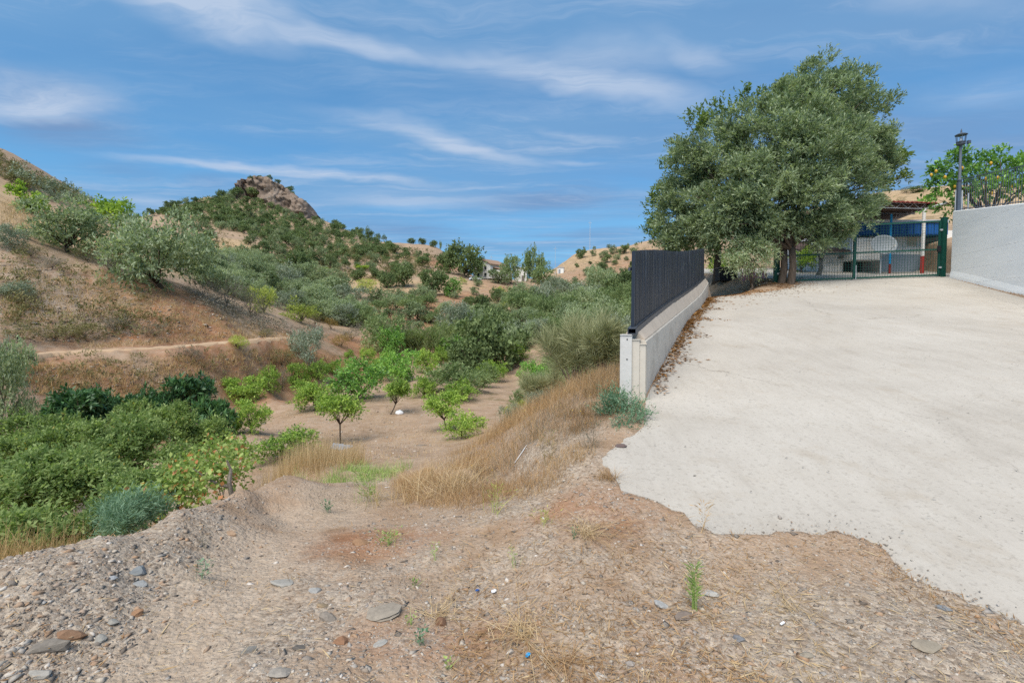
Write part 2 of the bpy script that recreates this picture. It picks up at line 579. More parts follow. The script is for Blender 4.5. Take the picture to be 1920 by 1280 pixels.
n_ = len(C)
K = tps_k((cu[:, None] - cu) ** 2 + (cv[:, None] - cv) ** 2) + np.eye(n_) * 2e-4
Q = np.column_stack([np.ones(n_), cu, cv])
A = np.block([[K, Q], [Q.T, np.zeros((3, 3))]])
sol = np.linalg.solve(A, np.concatenate([cz, np.zeros(3)]))


def tps(x, y):
    u, v = to_uv(x, y)
    out = np.empty_like(u)
    for i in range(0, len(u), 20000):
        a, b = u[i:i + 20000], v[i:i + 20000]
        k = tps_k((a[:, None] - cu) ** 2 + (b[:, None] - cv) ** 2)
        out[i:i + 20000] = k @ sol[:n_] + sol[n_] + sol[n_ + 1] * a + sol[n_ + 2] * b
    return out * (y + 10.0)


# grid that widens away from the camera's stand
tt = np.concatenate([np.linspace(-7, -2.0, 14)[:-1], np.linspace(-2.0, -1.1, 60)[:-1], np.linspace(-1.1, 1.15, 490), np.linspace(1.15, 2.2, 60)[1:], np.linspace(2.2, 7, 14)[1:]])
lv = np.concatenate([np.linspace(math.log(0.1), math.log(2.4), 40)[:-1], np.linspace(math.log(2.4), math.log(330), 470), np.linspace(math.log(330), math.log(9000), 50)[1:]])
TT, LV = np.meshgrid(tt, lv)
GY = np.exp(LV) - A0
GX = TT * np.exp(LV)
gx, gy = GX.ravel(), GY.ravel()
gz = tps(gx, gy)
# roughness of the ground: finer close by, broader on the hills
dist = np.maximum(gy, 1.0)
far_w = sstep(12, 60, dist)
gz += 0.014 * fbm(gx * 4.0, gy * 4.0, 4, 11) * (1 - sstep(10, 25, dist))
gz += 0.05 * fbm(gx * 0.9, gy * 0.9, 3, 21) * sstep(3.5, 9, dist) * (1 - sstep(60, 120, dist))
cutmask = np.exp(-(((gx + 17) / 13) ** 2)) * sstep(25, 28, gy) * (1 - sstep(44, 54, gy))
gz += cutmask * (0.07 * fbm((gx + gy * 0.3) * 0.7, gy * 0.35, 3, 31) + 0.10 * np.abs(fbm((gx + gy * 0.25) * 1.3, gy * 0.30, 4, 33)))
gz += far_w * 0.0035 * dist * fbm(gx * 0.09, gy * 0.09, 5, 41, 0.55) * (1 - sstep(300, 500, dist))
# terracing on the far slope
terr = sstep(100, 130, gy) * (1 - sstep(190, 225, gy)) * (gx < -35)
gz += terr * 0.7 * np.sin(gz * 2 * np.pi / 4.2) * 0.6
sd, sw = slab_dist(gx, gy)
sz = S(gx, gy)
m_out = 1 - sstep(0, 1, (-sd) / np.maximum(sw, 0.01))
gz = np.where(sd < 0, gz * (1 - m_out) + (sz + 0.004) * m_out, sz + 0.004 - 0.15 * sstep(0.0, 0.13, sd))
GZ = gz.reshape(GX.shape)
NT_, NV_ = len(tt), len(lv)


def H(x, y):
    """ground height at a plan position (bilinear on the terrain sheet itself)"""
    x = np.atleast_1d(np.asarray(x, dtype=float)); y = np.atleast_1d(np.asarray(y, dtype=float))
    v = np.log(np.maximum(y + A0, 0.11)); t = x / np.maximum(y + A0, 0.11)
    i = np.clip(np.searchsorted(lv, v) - 1, 0, NV_ - 2); j = np.clip(np.searchsorted(tt, t) - 1, 0, NT_ - 2)
    a = np.clip((v - lv[i]) / (lv[i + 1] - lv[i]), 0, 1); b = np.clip((t - tt[j]) / (tt[j + 1] - tt[j]), 0, 1)
    return (GZ[i, j] * (1 - b) + GZ[i, j + 1] * b) * (1 - a) + (GZ[i + 1, j] * (1 - b) + GZ[i + 1, j + 1] * b) * a


def h1(x, y):
    return float(H(x, y)[0])


_ys = np.exp(np.linspace(math.log(1.2), math.log(600), 1500))
def ray(px, py, y_min=1.2):
    """where the line of sight through a picture point meets the ground"""
    dx, dy, dz = direction(px, py)
    ys = _ys[_ys >= y_min]
    f = EYE + dz / dy * ys - H(dx / dy * ys, ys)
    k = np.argmax(f < 0) if (f < 0).any() else int(np.argmin(np.where(ys < 280, f / ys, 1e9)))
    Y = float(ys[k])
    x = dx / dy * Y
    return Vector((x, Y, h1(x, Y)))


# ------------------------------------------------------------------ ground colours: patches of soil, straw, stone where they lie
ZN = np.zeros((len(gx), 4))
ZN[:, 3] = 0


def splat(px, py, rx, ry, ch, amt, rot=0.0):
    c = ray(px, py)
    dx_, dy_ = gx - c.x, gy - c.y
    cr, sr = math.cos(rot), math.sin(rot)
    a, b = (dx_ * cr + dy_ * sr) / rx, (-dx_ * sr + dy_ * cr) / ry
    ZN[:, ch] = np.clip(np.maximum(ZN[:, ch], amt * np.exp(-(a * a + b * b))), 0, 1)


# red earth (0), straw (1), grey stone chips (2)
for a in [(150, 720, 9, 4, 0, .6), (420, 690, 8, 4, 0, .65), (100, 600, 9, 5, 0, .5), (60, 520, 9, 6, 0, .45), (540, 690, 5, 5, 0, .6), (300, 570, 7, 6, 0, .85), (380, 600, 4, 4, 0, .75), (250, 540, 5, 4, 0, .7), (180, 700, 9, 2.2, 0, .45), (330, 690, 5, 2, 0, .5), (760, 640, 6, 6, 0, .75), (640, 690, 5, 5, 0, .7), (690, 655, 6, 8, 0, .8), (800, 575, 22, 12, 0, .62), (880, 560, 16, 16, 0, .65), (760, 600, 18, 10, 0, .7), (840, 500, 20, 20, 0, .7), (560, 555, 8, 8, 0, .6),
          (1140, 500, 40, 40, 0, .45), (960, 545, 25, 25, 0, .55), (660, 1015, 1.1, .7, 0, .6), (760, 1190, .7, .4, 0, .5), (1130, 960, .9, .7, 0, .5), (1330, 1230, .6, .4, 0, .45), (900, 1180, .7, .4, 0, .4), (620, 570, 14, 14, 0, .4)]:
    splat(*a)
for a in [(60, 410, 14, 9, 1, .95), (200, 455, 9, 5, 1, .8), (20, 370, 8, 6, 1, .8), (430, 600, 3, 3, 1, .45), (440, 455, 20, 16, 1, .9), (420, 500, 14, 14, 1, .6), (660, 535, 26, 10, 1, .95), (740, 530, 24, 10, 1, .9), (540, 535, 14, 10, 1, .8),
          (500, 470, 24, 16, 1, .6), (1180, 470, 60, 50, 1, .35), (1100, 480, 40, 40, 1, .5), (860, 530, 18, 18, 1, .5), (1700, 370, 60, 60, 1, .7), (700, 480, 30, 20, 1, .5), (600, 790, 7, 7, 1, .18), (150, 700, 4, 1.6, 1, .4)]:
    splat(*a)
for a in [(60, 1150, 1.7, 1.3, 2, 1.0), (250, 1050, 1.3, .8, 2, .9), (330, 990, .9, .7, 2, .7), (900, 1060, 1.3, .7, 2, .45), (1000, 930, 1.3, .9, 2, .55), (1300, 1180, 1.6, 1.0, 2, .5), (700, 1120, 1.4, .8, 2, .5), (1100, 1000, 1.2, .9, 2, .5), (1750, 1230, 1.4, .9, 2, .85), (1500, 1200, .9, .5, 2, .45), (1000, 870, .9, .7, 2, .6), (60, 540, 7, 5, 2, .65), (420, 570, 3, 4, 2, .55), (130, 520, 8, 4, 2, .35)]:
    splat(*a)

# dust of the worn track (3)
for a in [(330, 1230, .40, .5), (400, 1150, .42, .5), (450, 1085, .45, .5), (510, 1025, .5, .55), (575, 975, .55, .6), (640, 935, .6, .7), (690, 905, .7, .9)]:
    splat(a[0], a[1], a[2], a[3], 3, .9)
GROUND_ATTR = np.clip(ZN, 0, 1).astype(np.float32)
i0 = np.arange(NV_ - 1)[:, None] * NT_ + np.arange(NT_ - 1)[None, :]
gf = np.stack([i0, i0 + 1, i0 + NT_ + 1, i0 + NT_], axis=-1).reshape(-1, 4)

# ------------------------------------------------------------------ materials
def new_mat(name):
    m = bpy.data.materials.new(name)
    m.use_nodes = True
    return m, NT(m.node_tree)


def finish(T, color, rough=0.9, bump=None, bump_s=0.3, bump_d=0.02, metal=0.0, spec=0.25, extra=None):
    b = T.node('ShaderNodeBsdfPrincipled')
    T.put(b.inputs['Base Color'], color)
    T.put(b.inputs['Roughness'], rough)
    T.put(b.inputs['Metallic'], metal)
    T.put(b.inputs['Specular IOR Level'], spec)
    if bump is not None:
        bn = T.node('ShaderNodeBump')
        bn.inputs['Strength'].default_value = bump_s
        bn.inputs['Distance'].default_value = bump_d
        T.put(bn.inputs['Height'], bump)
        T.link(bn.outputs[0], b.inputs['Normal'])
    o = T.node('ShaderNodeOutputMaterial')
    T.link(b.outputs[0], o.inputs[0])
    return b


def plain(name, col, rough=0.7, var=0.12, scale=6.0, metal=0.0, bump=0.0, spec=0.3, stain=None, stain_amt=0.0, stain_scale=1.5):
    """a painted or bare surface with mottling, wear and fine relief"""
    m, T = new_mat(name)
    co = T.node('ShaderNodeTexCoord').outputs['Object']
    n1 = T.noise(co, scale, 6, 0.6)
    n2 = T.noise(co, scale * 9, 4, 0.6)
    f = T.math('ADD', T.math('MULTIPLY', T.math('SUBTRACT', n1, 0.5), var * 2.2), T.math('ADD', 1.0, T.math('MULTIPLY', T.math('SUBTRACT', n2, 0.5), var)))
    hs = T.node('ShaderNodeHueSaturation')
    T.put(hs.inputs['Value'], f); T.put(hs.inputs['Color'], col)
    c = hs.outputs[0]
    if stain is not None:
        c = T.mix(T.math('MULTIPLY', T.mapr(T.noise(co, stain_scale, 7, 0.7, 0.5), 0.5, 0.72), stain_amt), c, stain)
    finish(T, c, rough, n2 if bump else None, bump, 0.01, metal, spec)
    return m


def ground_material():
    m, T = new_mat("ground_soil")
    pos = T.node('ShaderNodeNewGeometry').outputs['Position']
    at = T.node('ShaderNodeVertexColor'); at.layer_name = "zone"
    sp = T.node('ShaderNodeSeparateColor'); T.link(at.outputs[0], sp.inputs[0])
    red, straw, stone = sp.outputs[0], sp.outputs[1], sp.outputs[2]
    nb = T.noise(pos, 0.055, 5, 0.6)
    n0 = T.noise(pos, 0.35, 6, 0.62, 0.3)
    n1 = T.noise(pos, 2.3, 7, 0.65)
    n2 = T.noise(pos, 17.0, 5, 0.65)
    n3 = T.noise(pos, 75.0, 3, 0.6)
    vor = T.voro(pos, 38.0, 'F1', 'Color')
    vd = T.voro(pos, 38.0, 'F1', 'Distance')
    vor2 = T.voro(pos, 95.0, 'F1', 'Color')
    sv = T.node('ShaderNodeSeparateColor'); T.link(vor, sv.inputs[0])
    sv2 = T.node('ShaderNodeSeparateColor'); T.link(vor2, sv2.inputs[0])
    soil = T.ramp(T.math('ADD', T.math('MULTIPLY', n1, 0.6), T.math('MULTIPLY', n0, 0.4)), [(0.30, (0.245, 0.160, 0.100)), (0.5, (0.360, 0.252, 0.170)), (0.72, (0.455, 0.342, 0.248))])
    redc = T.ramp(T.math('ADD', T.math('MULTIPLY', n1, 0.5), T.math('MULTIPLY', n0, 0.5)), [(0.30, (0.20, 0.093, 0.048)), (0.5, (0.31, 0.155, 0.082)), (0.70, (0.38, 0.225, 0.135))])
    strw = T.ramp(T.math('ADD', T.math('MULTIPLY', n1, 0.45), T.math('MULTIPLY', n0, 0.55)), [(0.30, (0.30, 0.19, 0.105)), (0.5, (0.45, 0.315, 0.18)), (0.70, (0.54, 0.41, 0.255))])
    ston = T.ramp(sv.outputs[0], [(0.0, (0.202, 0.157, 0.118)), (0.35, (0.302, 0.246, 0.190)), (0.65, (0.370, 0.314, 0.252)), (1.0, (0.482, 0.403, 0.314))])
    wob = T.math('MULTIPLY', T.math('SUBTRACT', n0, 0.5), 0.9)
    c = T.mix(T.mapr(T.math('ADD', red, wob), 0.22, 0.62), soil, redc)
    c = T.mix(T.mapr(T.math('ADD', straw, T.math('ADD', wob, T.math('MULTIPLY', T.math('SUBTRACT', n1, 0.5), 0.5))), 0.25, 0.6), c, strw)
    c = T.mix(T.math('MULTIPLY', T.mapr(T.math('ADD', stone, T.math('MULTIPLY', T.math('SUBTRACT', n1, 0.5), 1.1)), 0.15, 0.7), 0.85), c, ston)
    # scattered chips in the soil close by, speckle everywhere
    chips = T.math('MULTIPLY', T.mapr(sv2.outputs[1], 0.62, 0.70), T.mapr(n1, 0.35, 0.6))
    c = T.mix(T.math('MULTIPLY', chips, 0.55), c, T.ramp(sv2.outputs[2], [(0.0, (0.17, 0.13, 0.10)), (0.5, (0.36, 0.30, 0.25)), (1.0, (0.50, 0.43, 0.36))]))
    c = T.mix(T.math('MULTIPLY', T.mapr(T.math('ADD', at.outputs['Alpha'], T.math('MULTIPLY', T.math('SUBTRACT', n1, .5), .6)), .25, .7), .7), c, T.ramp(n2, [(.3, (0.36, 0.275, 0.20)), (.7, (0.47, 0.375, 0.285))]))
    # dry growth that dulls bare hillsides to olive brown in broad patches
    spy = T.node('ShaderNodeSeparateXYZ'); T.link(pos, spy.inputs[0])
    away = T.mapr(spy.outputs[1], 18.0, 32.0)
    nm = T.noise(pos, 0.8, 6, 0.7)
    olive = T.math('MULTIPLY', T.math('MULTIPLY', T.mapr(nb, 0.42, 0.62, 0.25, 1.0), T.mapr(nm, 0.46, 0.62, 0.0, 0.7)), away)
    c = T.mix(olive, c, (0.150, 0.125, 0.062))
    c = T.mix(T.math('MULTIPLY', T.mapr(n0, 0.50, 0.70, 0.0, 0.55), away), c, (0.23, 0.145, 0.085))
    hs = T.node('ShaderNodeHueSaturation')
    T.put(hs.inputs['Value'], T.math('ADD', 0.72, T.math('ADD', T.math('MULTIPLY', n2, 0.34), T.math('MULTIPLY', n3, 0.24))))
    T.put(hs.inputs['Color'], c)
    hgt = T.math('ADD', T.math('MULTIPLY', n1, 1.6), T.math('ADD', T.math('MULTIPLY', n2, 0.5), T.math('ADD', T.math('MULTIPLY', n3, 0.16), T.math('MULTIPLY', vd, -0.22))))
    finish(T, hs.outputs[0], 0.95, hgt, 0.75, 0.05, spec=0.1)
    return m


def concrete_drive_material():
    m, T = new_mat("drive_concrete")
    pos = T.node('ShaderNodeNewGeometry').outputs['Position']
    n0 = T.noise(pos, 0.5, 6, 0.65, 0.4)
    n1 = T.noise(T.mapping(pos, (0, 0, 0), (0, 0, R(28)), (5.0, 0.9, 1)), 1.3, 8, 0.72)     # broom and drag marks
    n2 = T.noise(pos, 26.0, 6, 0.7)
    n3 = T.noise(pos, 120.0, 3, 0.6)
    n4 = T.noise(T.mapping(pos, (0, 0, 0), (0, 0, R(-35)), (9.0, 1.6, 1)), 1.6, 7, 0.75)
    c = T.ramp(T.math('ADD', T.math('MULTIPLY', n0, 0.6), T.math('MULTIPLY', n1, 0.4)), [(0.30, (0.350, 0.316, 0.272)), (0.48, (0.430, 0.394, 0.345)), (0.68, (0.500, 0.464, 0.412))])
    c = T.mix(T.mapr(n1, 0.58, 0.74, 0.0, 0.30), c, (0.27, 0.25, 0.225))
    c = T.mix(T.mapr(n4, 0.60, 0.74, 0.0, 0.32), c, (0.30, 0.265, 0.22))
    c = T.mix(T.mapr(T.noise(pos, 0.23, 4, 0.6, 0.6), 0.50, 0.72, 0.0, 0.28), c, (0.42, 0.37, 0.30))
    wpos = T.vmath('ADD', pos, T.vmath('SCALE', T.noise(pos, 1.1, 5, .7, color=True), None))
    wpos.node.inputs[1].links[0].from_node.inputs['Scale'].default_value = .9
    ve = T.node('ShaderNodeTexVoronoi', feature='DISTANCE_TO_EDGE'); ve.inputs['Scale'].default_value = .22; T.link(wpos, ve.inputs['Vector'])
    crack = T.math('MULTIPLY', T.mapr(ve.outputs['Distance'], .0035, .0008), T.mapr(T.noise(pos, .6, 3, .5), .42, .55))
    c = T.mix(T.math('MULTIPLY', crack, .55), c, (0.16, 0.14, 0.12))
    c = T.mix(T.math('MULTIPLY', T.mapr(T.noise(pos, 1.7, 6, .7), .52, .72), .35), c, (0.33, 0.27, 0.20))
    specks = T.mapr(T.voro(pos, 34.0), 0.10, 0.05)
    specks = T.math('MULTIPLY', specks, T.mapr(T.noise(pos, 3.1, 4, 0.6), 0.45, 0.62))
    c = T.mix(T.math('MULTIPLY', specks, 0.6), c, (0.14, 0.12, 0.10))
    c = T.mix(T.mapr(n2, 0.50, 0.68, 0.0, 0.55), c, (0.24, 0.215, 0.185))
    hs = T.node('ShaderNodeHueSaturation')
    T.put(hs.inputs['Value'], T.math('ADD', 0.80, T.math('ADD', T.math('MULTIPLY', n2, 0.22), T.math('MULTIPLY', n3, 0.18))))
    T.put(hs.inputs['Color'], c)
    hgt = T.math('ADD', T.math('MULTIPLY', n1, 0.6), T.math('ADD', T.math('MULTIPLY', n2, 0.6), T.math('MULTIPLY', n3, 0.2)))
    finish(T, hs.outputs[0], 0.93, hgt, 0.5, 0.012, spec=0.12)
    return m


def leaf_material(name, dark, mid, light, trans=0.28, rough=0.55, spec=0.25, tint_scale=1.6, tip=None, tip_amt=0.0):
    """leaves: each leaf its own shade, broad drifts of tone through a crown, a little light through the blade"""
    m, T = new_mat(name)
    g = T.node('ShaderNodeNewGeometry')
    rp = g.outputs['Random Per Island']
    oi = T.node('ShaderNodeObjectInfo')
    n = T.noise(g.outputs['Position'], tint_scale, 2, 0.5)
    f = T.math('ADD', T.math('MULTIPLY', rp, 0.62), T.math('ADD', T.math('MULTIPLY', T.math('SUBTRACT', n, 0.5), 0.9), T.math('ADD', 0.06, T.math('MULTIPLY', oi.outputs['Random'], 0.24))))
    c = T.ramp(f, [(0.10, dark), (0.48, mid), (0.92, light)])
    if tip is not None:
        c = T.mix(T.mapr(T.math('FRACT', T.math('MULTIPLY', rp, 17.31)), 1.0 - tip_amt, 1.0 - tip_amt + 0.01), c, tip)
    b = T.node('ShaderNodeBsdfPrincipled')
    T.put(b.inputs['Base Color'], c)
    b.inputs['Roughness'].default_value = rough
    b.inputs['Specular IOR Level'].default_value = spec
    tr = T.node('ShaderNodeBsdfTranslucent')
    T.put(tr.inputs[0], T.mix(1.0, c, (1.15, 1.25, 0.7), 'MULTIPLY'))
    mx = T.node('ShaderNodeMixShader')
    mx.inputs[0].default_value = min(.5, trans * 1.35)
    T.link(b.outputs[0], mx.inputs[1]); T.link(tr.outputs[0], mx.inputs[2])
    o = T.node('ShaderNodeOutputMaterial')
    T.link(mx.outputs[0], o.inputs[0])
    return m


def island_material(name, stops, rough=0.9, spec=0.15, bump_scale=0.0):
    m, T = new_mat(name)
    g = T.node('ShaderNodeNewGeometry')
    co = g.outputs['Position']
    c = T.ramp(g.outputs['Random Per Island'], stops)
    n = T.noise(co, 55.0, 5, 0.7)
    hs = T.node('ShaderNodeHueSaturation')
    T.put(hs.inputs['Value'], T.math('ADD', 0.65, T.math('MULTIPLY', n, 0.7)))
    T.put(hs.inputs['Color'], c)
    finish(T, hs.outputs[0], rough, n if bump_scale else None, bump_scale, 0.01, spec=spec)
    return m


def rock_material(name, a, b_, c_, scale=0.25):
    m, T = new_mat(name)
    co = T.node('ShaderNodeTexCoord').outputs['Object']
    n0 = T.noise(co, scale, 7, 0.7, 0.6)
    n1 = T.noise(T.mapping(co, (0, 0, 0), (0.2, 0.5, 0), (1, 1, 3.5)), scale * 2.4, 8, 0.72)
    n2 = T.noise(co, scale * 14, 5, 0.7)
    c = T.ramp(T.math('ADD', T.math('MULTIPLY', n0, 0.5), T.math('MULTIPLY', n1, 0.5)), [(0.3, a), (0.5, b_), (0.7, c_)])
    hs = T.node('ShaderNodeHueSaturation')
    T.put(hs.inputs['Value'], T.math('ADD', 0.7, T.math('MULTIPLY', n2, 0.6)))
    T.put(hs.inputs['Color'], c)
    finish(T, hs.outputs[0], 0.92, T.math('ADD', n1, T.math('MULTIPLY', n2, 0.4)), 0.8, 0.3 * min(1.0, 0.12 / scale), spec=0.1)
    return m


def bark_material(name, a, b_):
    m, T = new_mat(name)
    co = T.node('ShaderNodeTexCoord').outputs['Object']
    n = T.noise(T.mapping(co, scale=(9, 9, 1.6)), 3.0, 6, 0.7)
    finish(T, T.ramp(n, [(0.3, a), (0.7, b_)]), 0.95, n, 0.8, 0.02, spec=0.1)
    return m


M = {}
M['ground'] = ground_material()
M['drive'] = concrete_drive_material()
M['olive'] = leaf_material("olive_leaf", (0.115, 0.160, 0.088), (0.310, 0.375, 0.215), (0.56, 0.62, 0.42), 0.30, 0.5, 0.3, 0.9)
M['olive_far'] = leaf_material("olive_leaf_far", (0.105, 0.145, 0.075), (0.205, 0.260, 0.140), (0.33, 0.385, 0.225), 0.2, 0.7, 0.1, 0.12)
M['maquis'] = leaf_material("maquis_leaf", (0.068, 0.105, 0.048), (0.145, 0.200, 0.085), (0.25, 0.310, 0.135), 0.2, 0.7, 0.1, 0.10)
M['silver'] = leaf_material("silver_leaf", (0.134, 0.168, 0.114), (0.255, 0.302, 0.222), (0.417, 0.464, 0.363), 0.2, 0.6, 0.2, 0.8)
M['citrus'] = leaf_material("citrus_leaf", (0.082, 0.156, 0.033), (0.251, 0.386, 0.075), (0.570, 0.706, 0.163), 0.30, 0.45, 0.3, 2.2)
M['citrus_dark'] = leaf_material("citrus_leaf_dark", (0.069, 0.164, 0.039), (0.186, 0.370, 0.078), (0.423, 0.662, 0.146), 0.26, 0.4, 0.4, 1.2)
M['loquat'] = leaf_material("loquat_leaf", (0.023, 0.066, 0.027), (0.058, 0.146, 0.055), (0.133, 0.254, 0.090), 0.18, 0.4, 0.4, 1.2)
M['ash'] = leaf_material("pinnate_leaf", (0.085, 0.135, 0.045), (0.215, 0.300, 0.105), (0.40, 0.485, 0.20), 0.34, 0.6, 0.15, 1.6, (0.55, 0.42, 0.12), 0.012)
M['bramble'] = leaf_material("bramble_leaf", (0.108, 0.176, 0.047), (0.254, 0.360, 0.098), (0.488, 0.566, 0.195), 0.3, 0.5, 0.25, 2.0, (0.663, 0.293, 0.137), 0.10)
M['yellowgreen'] = leaf_material("yellow_green_leaf", (0.166, 0.215, 0.047), (0.390, 0.448, 0.108), (0.663, 0.683, 0.195), 0.3, 0.5, 0.2, 0.8)
M['bright'] = leaf_material("bright_leaf", (0.108, 0.195, 0.039), (0.293, 0.429, 0.066), (0.566, 0.683, 0.117), 0.32, 0.5, 0.2, 0.8)
M['carob'] = leaf_material("carob_leaf", (0.070, 0.115, 0.035), (0.155, 0.225, 0.070), (0.29, 0.365, 0.125), 0.3, 0.5, 0.2, 0.8)
M['willow'] = leaf_material("willow_leaf", (0.088, 0.140, 0.055), (0.205, 0.277, 0.117), (0.370, 0.439, 0.215), 0.25, 0.55, 0.2, 0.5)
M['cane'] = leaf_material("cane_leaf", (0.121, 0.168, 0.060), (0.249, 0.316, 0.121), (0.417, 0.464, 0.215), 0.3, 0.5, 0.2, 0.5)
M['broom'] = leaf_material("broom_stem", (0.166, 0.190, 0.096), (0.309, 0.326, 0.175), (0.476, 0.467, 0.286), 0.15, 0.7, 0.1, 0.8)
M['fennel'] = leaf_material("blue_green_leaf", (0.069, 0.146, 0.088), (0.166, 0.282, 0.176), (0.332, 0.458, 0.312), 0.25, 0.6, 0.2, 2.0)
M['weed'] = leaf_material("weed_leaf", (0.117, 0.195, 0.055), (0.273, 0.390, 0.117), (0.507, 0.605, 0.215), 0.25, 0.6, 0.2, 3.0)
M['greyscrub'] = leaf_material("grey_scrub", (0.126, 0.112, 0.086), (0.216, 0.194, 0.150), (0.324, 0.294, 0.228), 0.1, 0.9, 0.05, 0.6)
M['olivescrub'] = leaf_material("olive_scrub", (0.102, 0.102, 0.046), (0.198, 0.186, 0.084), (0.324, 0.288, 0.144), 0.15, 0.85, 0.05, 0.5)
M['rust_shrub'] = leaf_material("rusty_scrub", (0.156, 0.102, 0.036), (0.288, 0.198, 0.066), (0.408, 0.300, 0.108), 0.15, 0.85, 0.05, 0.8)
M['drygrass'] = leaf_material("dry_grass", (0.287, 0.178, 0.081), (0.471, 0.316, 0.155), (0.667, 0.494, 0.282), 0.2, 0.85, 0.08, 0.7)
M['rustgrass'] = leaf_material("rust_dry_grass", (0.25, 0.145, 0.075), (0.43, 0.275, 0.15), (0.60, 0.43, 0.255), 0.2, 0.85, 0.08, 1.1)
M['straw'] = leaf_material("straw", (0.320, 0.215, 0.110), (0.500, 0.360, 0.200), (0.660, 0.520, 0.330), 0.15, 0.8, 0.1, 1.5)
M['litter'] = leaf_material("fallen_leaves", (0.160, 0.075, 0.028), (0.300, 0.150, 0.055), (0.440, 0.250, 0.100), 0.1, 0.85, 0.1, 1.0)
M['bark'] = bark_material("bark", (0.045, 0.034, 0.026), (0.15, 0.12, 0.095))
M['bark_pale'] = bark_material("pale_bark", (0.14, 0.12, 0.10), (0.33, 0.29, 0.25))
M['twig'] = bark_material("grey_twig", (0.10, 0.085, 0.07), (0.24, 0.21, 0.175))
M['gravel'] = island_material("stone_chips", [(0.0, (0.13, 0.105, 0.085)), (0.18, (0.25, 0.22, 0.19)), (0.38, (0.34, 0.26, 0.195)), (0.56, (0.37, 0.235, 0.145)), (0.72, (0.31, 0.285, 0.26)), (0.90, (0.43, 0.37, 0.30)), (1.0, (0.55, 0.50, 0.45))], bump_scale=0.4)
M['crag'] = rock_material("crag_rock", (0.101, 0.074, 0.055), (0.211, 0.160, 0.125), (0.328, 0.281, 0.234), 0.16)
M['cwall'] = plain("wall_concrete", (0.55, 0.50, 0.43), 0.9, 0.18, 1.6, bump=0.3, stain=(0.30, 0.26, 0.21), stain_amt=0.6)
M['cpost'] = plain("post_concrete", (0.55, 0.535, 0.51), 0.9, 0.15, 2.2, bump=0.35, stain=(0.24, 0.225, 0.21), stain_amt=0.6)
M['ctop'] = plain("wall_cap_concrete", (0.50, 0.42, 0.34), 0.95, 0.2, 3.0, bump=0.4)

M['rail'] = plain("anthracite_rail", (0.055, 0.062, 0.075), 0.5, 0.3, 4.0, spec=0.4)
M['green'] = plain("green_paint", (0.008, 0.062, 0.045), 0.45, 0.2, 8.0, spec=0.4)
def slat_metal():
    m, T = new_mat("anthracite_slat")
    pos = T.node('ShaderNodeNewGeometry').outputs['Position']
    n0 = T.noise(T.mapping(pos, scale=(14, 14, .7)), 1.0, 5, .65)
    n1 = T.noise(T.mapping(pos, scale=(40, 40, 1.2)), 1.0, 4, .6)
    oi = T.node('ShaderNodeObjectInfo').outputs['Random']
    c = T.mix(T.mapr(n0, .55, .78, 0, .55), (0.017, 0.022, 0.032), (0.16, 0.175, 0.20))
    c = T.mix(T.mapr(n1, .62, .78, 0, .35), c, (0.22, 0.235, 0.26))
    hs = T.node('ShaderNodeHueSaturation'); T.put(hs.inputs['Color'], c)
    T.put(hs.inputs['Value'], T.math('ADD', .65, T.math('MULTIPLY', oi, .8)))
    finish(T, hs.outputs[0], .5, n1, .1, .005, spec=.35)
    return m


M['slat'] = slat_metal()


def render_wall():
    m, T = new_mat("white_render")
    pos = T.node('ShaderNodeNewGeometry').outputs['Position']
    n0 = T.noise(T.mapping(pos, scale=(.6, .6, 3.0)), 1.0, 6, .65)
    n1 = T.noise(pos, 9.0, 6, .65)
    sp = T.node('ShaderNodeSeparateXYZ'); T.link(pos, sp.inputs[0])
    zz_ = T.math('ADD', T.math('MULTIPLY', sp.outputs[2], 1.9), T.math('MULTIPLY', n0, .10))
    ln_ = T.math('ABSOLUTE', T.math('SUBTRACT', T.math('FRACT', zz_), .5))          # marks of the formwork boards
    line = T.math('MULTIPLY', T.mapr(ln_, .03, .0), T.mapr(n1, .45, .6))
    c = T.ramp(n0, [(.3, (.76, .78, .79)), (.6, (.85, .86, .86))])
    c = T.mix(T.math('MULTIPLY', line, .5), c, (.42, .42, .41))
    c = T.mix(T.mapr(n1, .60, .75, 0, .18), c, (.55, .54, .52))
    finish(T, c, .9, T.math('ADD', T.math('MULTIPLY', n1, .6), T.math('MULTIPLY', line, -1.0)), .4, .02, spec=.15)
    return m


M['render'] = render_wall()
M['white'] = plain("white_paint", (0.76, 0.75, 0.72), 0.8, 0.08, 1.2, bump=0.1, stain=(0.55, 0.52, 0.48), stain_amt=0.4)
M['greyband'] = plain("grey_blue_paint", (0.22, 0.27, 0.34), 0.8, 0.12, 1.5)
M['blue'] = plain("blue_paint", (0.012, 0.085, 0.30), 0.6, 0.2, 2.0)
M['lightblue'] = plain("light_blue_paint", (0.02, 0.36, 0.75), 0.5, 0.1, 4.0)
M['redpaint'] = plain("red_paint", (0.36, 0.035, 0.03), 0.6, 0.3, 6.0)
M['postwhite'] = plain("flaking_white_paint", (0.74, 0.73, 0.70), 0.6, 0.08, 5.0, stain=(0.23, 0.07, 0.03), stain_amt=0.9, stain_scale=3.0)
M['steel'] = plain("galvanised_steel", (0.50, 0.53, 0.56), 0.5, 0.15, 8.0, metal=0.3)
M['roofred'] = plain("red_sheet_roof", (0.26, 0.055, 0.045), 0.6, 0.25, 3.0)
M['tile'] = plain("roof_tile", (0.30, 0.20, 0.14), 0.9, 0.4, 3.0)
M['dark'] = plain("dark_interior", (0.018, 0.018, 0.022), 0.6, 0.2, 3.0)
M['dullgrey'] = plain("weathered_board", (0.20, 0.18, 0.16), 0.9, 0.2, 3.0)  # one dull grey for door panel, shelf, lid and barn door
